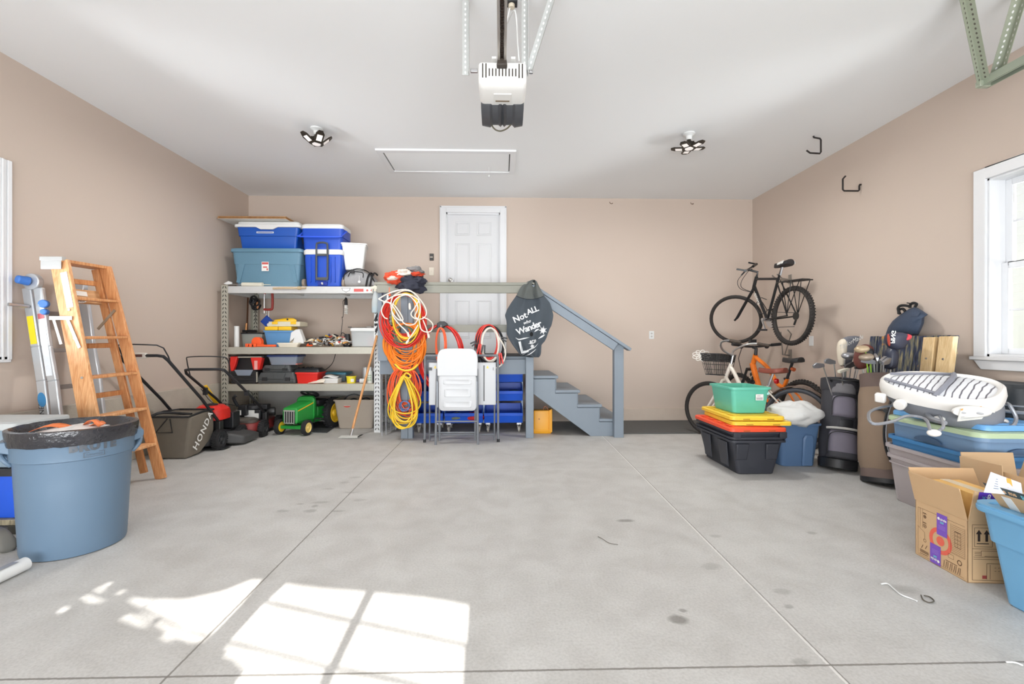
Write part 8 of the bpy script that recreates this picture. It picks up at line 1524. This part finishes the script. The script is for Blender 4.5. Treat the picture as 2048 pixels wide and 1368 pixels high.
b.loft([bowl(.95, -.04, 0), bowl(.93, -.10, .3), bowl(.8, -.17, .9), bowl(.6, -.20, 1.3), bowl(.1, -.205, 1.4)], False, True); b.build('seat_fabric', M_BG2, t, smooth=60)
def stripes():
    m = bpy.data.materials.new('white cushion with grey stripes'); m.use_nodes = True; nt = m.node_tree; b = nt.nodes['Principled BSDF']; N = nt.nodes.new; tc = N('ShaderNodeTexCoord'); w = N('ShaderNodeTexWave'); w.inputs['Scale'].default_value = 9; w.inputs['Distortion'].default_value = 2.2; w.inputs['Detail'].default_value = 1; w.inputs['Detail Scale'].default_value = 1.2
    r = N('ShaderNodeValToRGB'); r.color_ramp.elements[0].position = .06; r.color_ramp.elements[0].color = rgb(112, 110, 118); r.color_ramp.elements[1].position = .16; r.color_ramp.elements[1].color = rgb(234, 236, 240); nt.links.new(tc.outputs['Object'], w.inputs['Vector']); nt.links.new(w.outputs['Fac'], r.inputs[0]); nt.links.new(r.outputs[0], b.inputs['Base Color']); b.inputs['Roughness'].default_value = .85; return m
b = MB(); b.grid(lambda u, v: (A_ * .9 * (.02 + .98 * v) * math.cos(2 * PI * u), B_ * .9 * (.02 + .98 * v) * math.sin(2 * PI * u) * (1 + .22 * math.cos(2 * PI * u)), .025 + .03 * (1 - v ** 3) + .01 * math.sin(6 * u * PI) * v * (1 - v)), 40, 12, True); b.build('cushion', stripes(), t, smooth=60)
b = MB(); b.tube([(.03 + .03 * math.sin(PI * u), B_ * (-.98 + 1.96 * u), .035 + .04 * math.sin(PI * u)) for u in [k / 12 for k in range(13)]], .015, 6); b.tube([(-.27 + .3 * u, -B_ * (.25 + .6 * u), .045) for u in [k / 8 for k in range(9)]], .010, 6); b.tube([(-.27 + .3 * u, B_ * (.25 + .6 * u), .045) for u in [k / 8 for k in range(9)]], .010, 6); b.build('strap', mat('slate strap', (140, 142, 152), .75), t)
b = MB(); b.loft([[(.21 + .082 * s * math.cos(a) , -B_ * 1.17 - q + .03 * math.cos(a), -.01 + .036 * s * math.sin(a)) for a in [2 * PI * k / 20 for k in range(20)]] for s, q in ((1, .0), (1, .012), (.85, .022))], True, True); b.build('control_panel', M_BW, t, smooth=50)
b = MB(); 
for dx in (-.035, .035): b.ball((.21 + dx, -B_ * 1.17 - .022 + dx * .36, -.01), (.02, .004, .008), 10, 6)
b.build('button', plastic('silver button', (190, 192, 196)), t)
for s in (-1, 1):
    b = MB(); b.cyl((-.14, s * (B_ * .9 + .0), -.06), (-.14, s * (B_ * .9 + .045), -.06), .034, 18); b.build('hinge_cap', M_BW, t, bevel=.006)
    b = MB(); b.b2(-.29, -.23, s * B_ * .82 - .02, s * B_ * .82 + .02, -.085, -.02); b.build('bracket', M_BW, t, bevel=.01)
inv = t.matrix_world.inverted(); wp = lambda x, y, Y: pix(x, y, Y=Y)
b = MB(); q0, q1, q2, q3 = wp(1922, 817, 2.66), wp(1996, 808, 2.66), wp(1986, 836, 2.69), wp(1915, 843, 2.69); b.loft([[q3, q2, q1, q0], [v + Vector((0, .004, 0)) for v in (q3, q2, q1, q0)]]); b.m = 1; l = lambda a, c, f: a.lerp(c, f) + Vector((0, -.001, 0)); b.add([l(q0, q3, .02), l(q1, q2, .02), l(q1, q2, .16), l(q0, q3, .16)], [(0, 1, 2, 3)]); b.m = 2
for k in range(5): f = .28 + k * .13; b.add([l(q0, q3, f).lerp(l(q1, q2, f), .06), l(q0, q3, f).lerp(l(q1, q2, f), .92), l(q0, q3, f + .04).lerp(l(q1, q2, f + .04), .92), l(q0, q3, f + .04).lerp(l(q1, q2, f + .04), .06)], [(0, 1, 2, 3)])
b.build('warning_tag', [M_PAPER, plastic('orange band', (238, 178, 96)), plastic('faint grey print', (188, 190, 194))], t, world=True, smooth=0)
M_LEG = mat('grey bouncer tube', (150, 154, 162), .35, .3); ft1 = pix(1868, 866, Z=.655); ft2 = pix(2004, 843, Z=.66)
b = MB(); hN = BO + RB @ Vector((-.14, -B_ * .95, -.06)); 
b.tube(smooth_path([ft1 + Vector((-.02, .0, .01)), pix(1850, 838, Z=.70), pix(1815, 832, Z=.71), pix(1785, 843, Z=.705), pix(1750, 848, Z=.70), pix(1738, 838, Z=.715), pix(1742, 822, Z=.72), pix(1775, 812, Z=.70), pix(1822, 808, Z=.68), pix(1842, 812, Z=.67)], 4), .0085, 8); b.build('leg', M_LEG, t, world=True)
b = MB(); b.tube(smooth_path([hN, pix(1850, 800, Y=hN.y - .05), pix(1878, 830, Y=hN.y - .14), pix(1887, 852, Y=ft1.y + .01), ft1 + Vector((.02, -.01, .015))], 4), .008, 8); b.build('leg', M_LEG, t, world=True)
b = MB(); b.tube(smooth_path([hN + Vector((0, .03, 0)), pix(1840, 815, Y=hN.y), pix(1862, 836, Z=.67), pix(1890, 846, Z=.66)], 4), .014, 8); b.build('leg', M_LEG, t, world=True)
b = MB(); b.tube(smooth_path([BO + RB @ Vector((.3, .1, -.08)), pix(2020, 812, Y=2.72), pix(2032, 836, Y=2.70), pix(2024, 852, Y=2.68), ft2], 4), .010, 8); b.tube([pix(1970, 836, Y=2.74), ft2], .010, 8); b.build('leg', M_LEG, t, world=True)
for f_ in (ft1, ft2, pix(1878, 838, Z=.665)): b = MB(); b.ball(f_, (.035, .028, .02), 14, 8); b.build('foot', M_BW, t, world=True)
# ---- carton in front
M_KR = mat('kraft cardboard', (206, 172, 132), .8, vary=.04, scale=8); M_KD = mat('kraft inside', (186, 150, 112), .85, vary=.05); M_LINE = mat('brown box print', (96, 70, 48), .8, vary=0); M_PUR = mat('purple tape', (124, 84, 190), .35, vary=.03); M_TGT = mat('coral red print', (226, 104, 84), .7)
c0, c1 = Vector((2.262, 2.43, 0)), Vector((2.237, 2.128, 0)); dl = (c1 - c0); LL = dl.length; dl.normalize(); dr = Vector((-dl.y, dl.x, 0)); dr = dr if dr.x > 0 else -dr; BH, BW = .298, .36
t = thing('cardboard_box', 'open kraft cardboard box with red bullseye print and purple tape at the right', 'box', c1); Lf = lambda u, v, q: tuple(c0 + dl * u + Vector((0, 0, v)) - dr * q); Ff = lambda u, v, q: tuple(c1 + dr * u + Vector((0, 0, v)) + dl * q)
b = MB(); th = .004
for (f, w_) in ((Lf, LL), (Ff, BW)): b.prism([(0, 0), (w_, 0), (w_, BH), (0, BH)], -th, 0, f)
c2, c3 = c1 + dr * BW, c0 + dr * BW; b.prism([(0, 0), (LL, 0), (LL, BH), (0, BH)], -th, 0, lambda u, v, q: tuple(c3 + dl * u + Vector((0, 0, v)) + dr * q)); b.prism([(0, 0), (BW, 0), (BW, BH), (0, BH)], -th, 0, lambda u, v, q: tuple(c0 + dr * u + Vector((0, 0, v)) - dl * q)); b.prism([(0, 0), (LL, 0), (LL, .004), (0, .004)], 0, BW, lambda u, v, q: tuple(c0 + dl * u + Vector((0, 0, v)) + dr * q)); b.build('body', M_KR, t, world=True, smooth=0)
def flap(nm, a, d_, w_, out, hgt, e0=0, e1=0):
    b = MB(); a = Vector(a) + Vector((0, 0, BH)); u_ = d_; top_ = Vector((0, 0, hgt)) + out; n_ = u_.cross(top_).normalized() * th; pts = [a, a + u_ * w_, a + u_ * (w_ - e1) + top_, a + u_ * e0 + top_]; b.loft([pts, [p + n_ for p in pts]]); return b.build(nm, M_KR, t, world=True, smooth=0)
flap('flap', c0, dl, LL, -dr * .025, .148, -.012, .012); flap('flap', c1, dr, BW, dl * .03, .150, 0.0, .0); fb = flap('flap', c0, dr, BW, -dl * .05, .16, 0, .02); fr_ = flap('flap', c3, dl, LL, dr * .04, .17, .0, .0)
def strokes(parent, f, segs, w_, m, nm, q=.0012):
    b = MB()
    for (x0, y0, x1, y1) in segs:
        d_ = Vector((x1 - x0, y1 - y0)); n_ = Vector((-d_.y, d_.x)).normalized() * w_ / 2; b.add([f(x0 + n_.x, y0 + n_.y, q), f(x1 + n_.x, y1 + n_.y, q), f(x1 - n_.x, y1 - n_.y, q), f(x0 - n_.x, y0 - n_.y, q)], [(0, 1, 2, 3)])
    return b.build(nm, m, parent, world=True, smooth=0)
def disc(b, f, cx, cy, r0, r1, q, n=28):
    for k in range(n):
        a, a2 = 2 * PI * k / n, 2 * PI * (k + 1) / n; b.add([f(cx + r1 * math.cos(a), cy + r1 * math.sin(a), q), f(cx + r1 * math.cos(a2), cy + r1 * math.sin(a2), q), f(cx + r0 * math.cos(a2), cy + r0 * math.sin(a2), q), f(cx + r0 * math.cos(a), cy + r0 * math.sin(a), q)], [(0, 1, 2, 3)])
b = MB(); disc(b, Lf, .155, .135, .046, .066, .0008); disc(b, Lf, .155, .135, .001, .023, .0008); b.build('bullseye_print', M_TGT, t, world=True, smooth=0)
def quad(f, x0, x1, y0, y1, q): return [f(x0, y0, q), f(x1, y0, q), f(x1, y1, q), f(x0, y1, q)]
for (x0, x1, y0, y1, fl) in ((.135, .195, .165, .275, 0), (.095, .158, .005, .105, 1)):
    b = MB(); b.add(quad(Lf, x0, x1, y0, y1, .0018), [(0, 1, 2, 3)]); tp = b.build('tape', M_PUR, t, world=True, smooth=0); s = -1 if fl else 1; cxm, cym = (x0 + x1) / 2, (y0 + y1) / 2
    letters('\u25cfcircle', .017, lambda u, v, q: Lf(cxm + s * u, cym + s * (v + .028), .0026 + q * 0), M_PAPER, tp, 'tape_lettering', world=True, bold=.0006); letters('360', .014, lambda u, v, q: Lf(cxm + s * u, cym + s * (v + .012), .0026), plastic('cyan print', (110, 210, 220)), tp, 'tape_lettering', world=True, bold=.0005)
    strokes(tp, Lf, [(cxm - .02, cym - s * (.004 + k * .006), cxm + .02, cym - s * (.004 + k * .006)) for k in range(4)], .0012, plastic('lilac print', (178, 150, 222)), 'tape_print', .0025)
b = MB(); ff = lambda u, v, q: tuple(c1 + dr * u + Vector((0, 0, BH)) + Vector((0, 0, 1)) * v + dl * (.03 * v / .15 + q)); b.add(quad(ff, .02, .15, .07, .149, .006), [(0, 1, 2, 3)]); tp = b.build('tape', mat('violet tape', (86, 54, 166), .35), t, world=True, smooth=0); letters('circle', .026, lambda u, v, q: ff(.065 - v, .11 + u * -1, .007), M_PAPER, tp, 'tape_lettering', world=True, bold=.0008); letters('360', .02, lambda u, v, q: ff(.045 - v, .115 - u, .007), plastic('cyan print', (110, 210, 220)), tp, 'tape_lettering', world=True)
S = [(.018, .012, .285, .012), (.018, .012, .018, .262), (.018, .262, .29, .262), (.032, .16, .032, .262), (.048, .16, .048, .262), (.018, .16, .06, .14), (.06, .14, .06, .11), (.048, .24, .075, .24), (.048, .19, .075, .19), (.215, .105, .29, .105), (.29, .105, .29, .25), (.215, .105, .215, .25)]
S += [(.22, .11 + k * .0085, .288, .11 + k * .0085) for k in range(17)]; S += [(.235, .145 + k * .018, .268, .145 + k * .018) for k in range(5)] + [(.235, .145, .235, .217), (.268, .145, .268, .217), (.2515, .145, .2515, .217)]
S += [(.20, .075, .23, .075), (.20, .095, .23, .095), (.20, .075, .20, .095), (.23, .075, .23, .095)]; strokes(t, Lf, S, .0013, M_LINE, 'house_print')
S2 = [(.235, .218, .268, .218), (.235, .144, .268, .144), (.185, .055, .25, .055), (.05, .243, .07, .243), (.05, .193, .07, .193)] + [(.175 + k * .011, .016, .178 + k * .011 + .004 * (k % 2), .05) for k in range(9)] + [(.03, .03 + k * .006, .085, .03 + k * .005) for k in range(3)] + [(.04, .05, .05, .07), (.065, .055, .075, .075), (.03, .02, .08, .022)]
strokes(t, Lf, S2, .003, M_LINE, 'shape_print'); b = MB()
for (cx_, cy_, r0, r1) in ((.062, .225, .006, .009), (.062, .225, .0, .004), (.062, .175, .008, .0105), (.062, .175, .0, .004), (.062, .098, .007, .009), (.262, .075, .009, .013)): disc(b, Lf, cx_, cy_, r0, r1, .0014, 18)
b.build('round_print', M_LINE, t, world=True, smooth=0)
M_INKB = mat('dark box ink', (46, 34, 28), .8, vary=0); b = MB()
for x in (.05, .085):
    b.add([Ff(x - .006, .20, .0012), Ff(x + .006, .20, .0012), Ff(x + .006, .235, .0012), Ff(x - .006, .235, .0012)], [(0, 1, 2, 3)]); b.add([Ff(x - .014, .235, .0012), Ff(x + .014, .235, .0012), Ff(x, .256, .0012)], [(0, 1, 2)])
b.add(quad(Ff, .04, .095, .188, .192, .0012), [(0, 1, 2, 3)]); b.build('arrow_print', M_INKB, t, world=True, smooth=0)
S3 = [(.02, .015, .2, .015), (.02, .015, .02, .28), (.02, .165, .2, .165), (.02, .28, .2, .28), (.03, .175, .11, .175), (.11, .175, .11, .265), (.03, .265, .11, .265), (.03, .175, .03, .265), (.025, .115, .2, .115), (.025, .125, .2, .125), (.06, .13, .06, .155), (.075, .13, .2, .13), (.06, .155, .2, .155), (.085, .02, .085, .095), (.085, .095, .2, .095), (.1, .02, .1, .09)] + [(.03 + .0, .133 + k * .008, .058, .133 + k * .008) for k in range(3)] + [(.12 + k * .016, .06, .128 + k * .016, .06) for k in range(3)] + [(.12 + k * .016, .075, .128 + k * .016, .075) for k in range(3)]
strokes(t, Ff, S3, .0016, M_INKB, 'house_print'); strokes(t, ff, [(.04, .0 - .035 + .0, .14, -.035)] if False else [(.05 + k * .013, .01, .05 + k * .013, .05) for k in range(8)] + [(.045, .01, .15, .01), (.045, .05, .15, .05)], .003, M_INKB, 'barcode_print')
strokes(t, Ff, [(.065, .03, .085, .03)], .016, mat('brick print', (160, 70, 66), .8), 'door_print')
# small carton inside
M_KY = mat('golden kraft', (230, 184, 110), .75, vary=.05); t = thing('cardboard_box', 'small golden cardboard box standing in the open bullseye box', 'box', c0 + dr * .07 + Vector((0, 0, .006)), math.atan2(dl.y, dl.x)); b = MB()
b.b2(-.03 + .04, .25, .0, .15, .0, .405); b.build('body', M_KY, t, bevel=.002); b = MB(); b.b2(.008, .252, .05, .10, .4052, .4062); b.build('clear_tape', mat('shiny tape', (226, 214, 190), .15, vary=.04), t); b = MB(); b.b2(.05, .1, -.0012, 0, .31, .37); b.b2(.15, .2, -.0012, 0, .30, .36); b.build('label', mat('pale kraft label', (238, 204, 140), .7), t)
for dq in (0,): b = MB(); b.b2(.2502, .2512, .03, .15, .36, .385); b.build('side_tape', mat('brown tape', (176, 136, 86), .4), t)
# carton behind: tall open flaps
t = thing('cardboard_box', 'tall open tan cardboard box behind the bullseye box', 'box', (2.66, 2.24, 0)); M_KT = mat('tan cardboard', (200, 170, 134), .8, vary=.04, scale=6)
x0, x1, y0, y1 = 2.632, 2.96, 2.16, 2.54; b = MB()
for (a_, c_, e, f) in ((x0, x0 + .005, y0, y1), (x1 - .005, x1, y0, y1), (x0, x1, y0, y0 + .005), (x0, x1, y1 - .005, y1)): b.b2(a_, c_, e, f, 0, .36)
b.b2(x0, x1, y0, y1, 0, .005); b.build('body', M_KT, t, world=True, smooth=0)
b = MB(); b.loft([[(x0, y0 + .16, .36), (x0, y1, .36), (x0 - .0, y1 + .01, .50), (x0 - .0, y0 + .17, .505)], [(x0 + .005, y0 + .16, .36), (x0 + .005, y1, .36), (x0 + .005, y1 + .01, .50), (x0 + .005, y0 + .17, .505)]]); b.build('flap', M_KT, t, world=True, smooth=0)
b = MB(); b.loft([[(x0 + .01, y1 - .005, .36), (x1, y1 - .005, .36), (x1, y1 + .02, .515), (x0 + .02, y1 + .02, .52)], [(x0 + .01, y1, .36), (x1, y1, .36), (x1, y1 + .025, .515), (x0 + .02, y1 + .025, .52)]]); b.build('flap', M_KT, t, world=True, smooth=0)
b = MB(); b.loft([[(x1, y0, .36), (x1, y1, .36), (x1 + .05, y1, .50), (x1 + .05, y0, .50)], [(x1 + .005, y0, .36), (x1 + .005, y1, .36), (x1 + .055, y1, .50), (x1 + .055, y0, .50)]]); b.build('flap', M_KT, t, world=True, smooth=0)
# ---- light blue tote in the corner with an open carton in it
M_LB = plastic('sky blue plastic', (112, 170, 210), .42, .04); t = thing('storage_tote', 'large sky blue tote at the lower right edge holding an open carton', 'tote', (2.43, 1.37, 0)); w, d, h = .58, .66, .435
b = MB(); shell(b, w, d, h, .80, .06, .38, .012, .03, td=.88, n=6, lip_h=.035); b.build('body', M_LB, t); b = MB(); lip(b, w - .02, d - .02, h - .03, .018, .018, d / 2, .06); b.build('rolled_rim', M_LB, t)
t = thing('cardboard_box', 'open carton with dark branded tape inside the sky blue tote', 'box', (2.22, 1.97, .3)); b = MB(); x0, x1, y0, y1 = 2.225, 2.6, 1.52, 1.965
for (a_, c_, e, f) in ((x0, x0 + .005, y0, y1), (x1 - .005, x1, y0, y1), (x0, x1, y0, y0 + .005), (x0, x1, y1 - .005, y1)): b.b2(a_, c_, e, f, .24, .42)
b.build('body', M_KR, t, world=True, smooth=0)
Pf = lambda u, v, q: (x0 - .075 * v / .1 - q, y1 - .0 - u, .42 + v * 1.15); b = MB(); b.prism([(-.005, 0), (.42, 0), (.42, .092), (-.02, .092)], -.004, 0, Pf); b.build('flap', M_KR, t, world=True, smooth=0)
b = MB(); b.prism([(-.015, .065), (.42, .065), (.42, .093), (-.02, .093)], .0005, .0012, Pf); tp = b.build('tape', mat('dark slate tape', (62, 72, 74), .4), t, world=True, smooth=0)
for (u0, tx, m) in ((.006, 'pri', plastic('aqua print', (130, 212, 226))), (.05, 'me', plastic('peach print', (236, 196, 150))), (.09, 'me', plastic('peach print', (236, 196, 150))), (.135, 'pri', plastic('aqua print', (130, 212, 226)))): letters(tx, .024, lambda u, v, q: Pf(u0 + u, .079 + v, .002), m, tp, 'tape_lettering', world=True, bold=.0006)
b = MB(); b.prism([(.035, -.0), (.075, .0), (.068, .055), (.03, .055)], .0006, .0014, Pf); b.build('label', M_PAPER, t, world=True, smooth=0)
t = thing('paper_sheet', 'white printed sheet standing inside the carton in the sky blue tote', 'paper', (2.33, 1.90, .42)); q = [Vector((2.25, 1.915, .40)), Vector((2.50, 1.88, .40)), Vector((2.475, 1.89, .525)), Vector((2.275, 1.92, .575))]; q = [pix(1968, 985, Y=1.92), pix(2046, 992, Y=1.90), pix(2042, 966, Y=1.91), pix(1982, 944, Y=1.925)]
b = MB(); b.loft([q, [v + Vector((0, .002, 0)) for v in q]]); b.build('sheet', mat('pale blue paper', (214, 220, 232), .6, vary=.02), t, world=True, smooth=0)
b = MB(); l = lambda f, g: q[0].lerp(q[1], f).lerp(q[3].lerp(q[2], f), g) + Vector((0, -.0012, 0))
for k in range(5): b.add([l(.2, .25 + k * .12), l(.34 - .02 * k, .25 + k * .12), l(.34 - .02 * k, .29 + k * .12), l(.2, .29 + k * .12)], [(0, 1, 2, 3)])
b.build('print', plastic('blue grey print', (120, 128, 146)), t, world=True, smooth=0)
b = MB(); b.add([l(.58, .42), l(.74, .42), l(.66, 1.02), l(.5, .98)], [(0, 1, 2, 3)]); b.build('orange_sticker', plastic('orange sticker', (244, 160, 74)), t, world=True, smooth=0)
# ---- scraps on the floor
def scrap(label, pts, r, m, cat='wire', name='wire_scrap'):
    P3 = [pix(x, y, Z=.004) for x, y in pts]; t = thing(name, label, cat, P3[0]); b = MB(); b.tube(smooth_path([p + Vector((0, 0, .002 * (i % 2))) for i, p in enumerate(P3)], 4), r, 6); b.build('strand', m, t, world=True); return t
scrap('white bent wire scrap on the floor in front of the cartons', [(1762, 1168), (1775, 1168), (1788, 1178), (1802, 1190), (1822, 1197), (1834, 1203)], .003, M_WHT)
scrap('dark curled twig on the floor in front of the sky blue tote', [(1842, 1190), (1846, 1200), (1858, 1205), (1868, 1203), (1860, 1194), (1848, 1192)], .0025, mat('dark twig', (84, 78, 68), .8), 'twig', 'twig')
scrap('pale twig on the floor at the lower right corner', [(2012, 1324), (2030, 1326), (2046, 1331)], .003, M_WHT, 'twig', 'twig'); scrap('thin dark hair line twig on the floor left of the long joint', [(1196, 1073), (1206, 1079), (1218, 1086), (1236, 1090)], .0016, mat('dark twig', (84, 78, 68), .8), 'twig', 'twig')
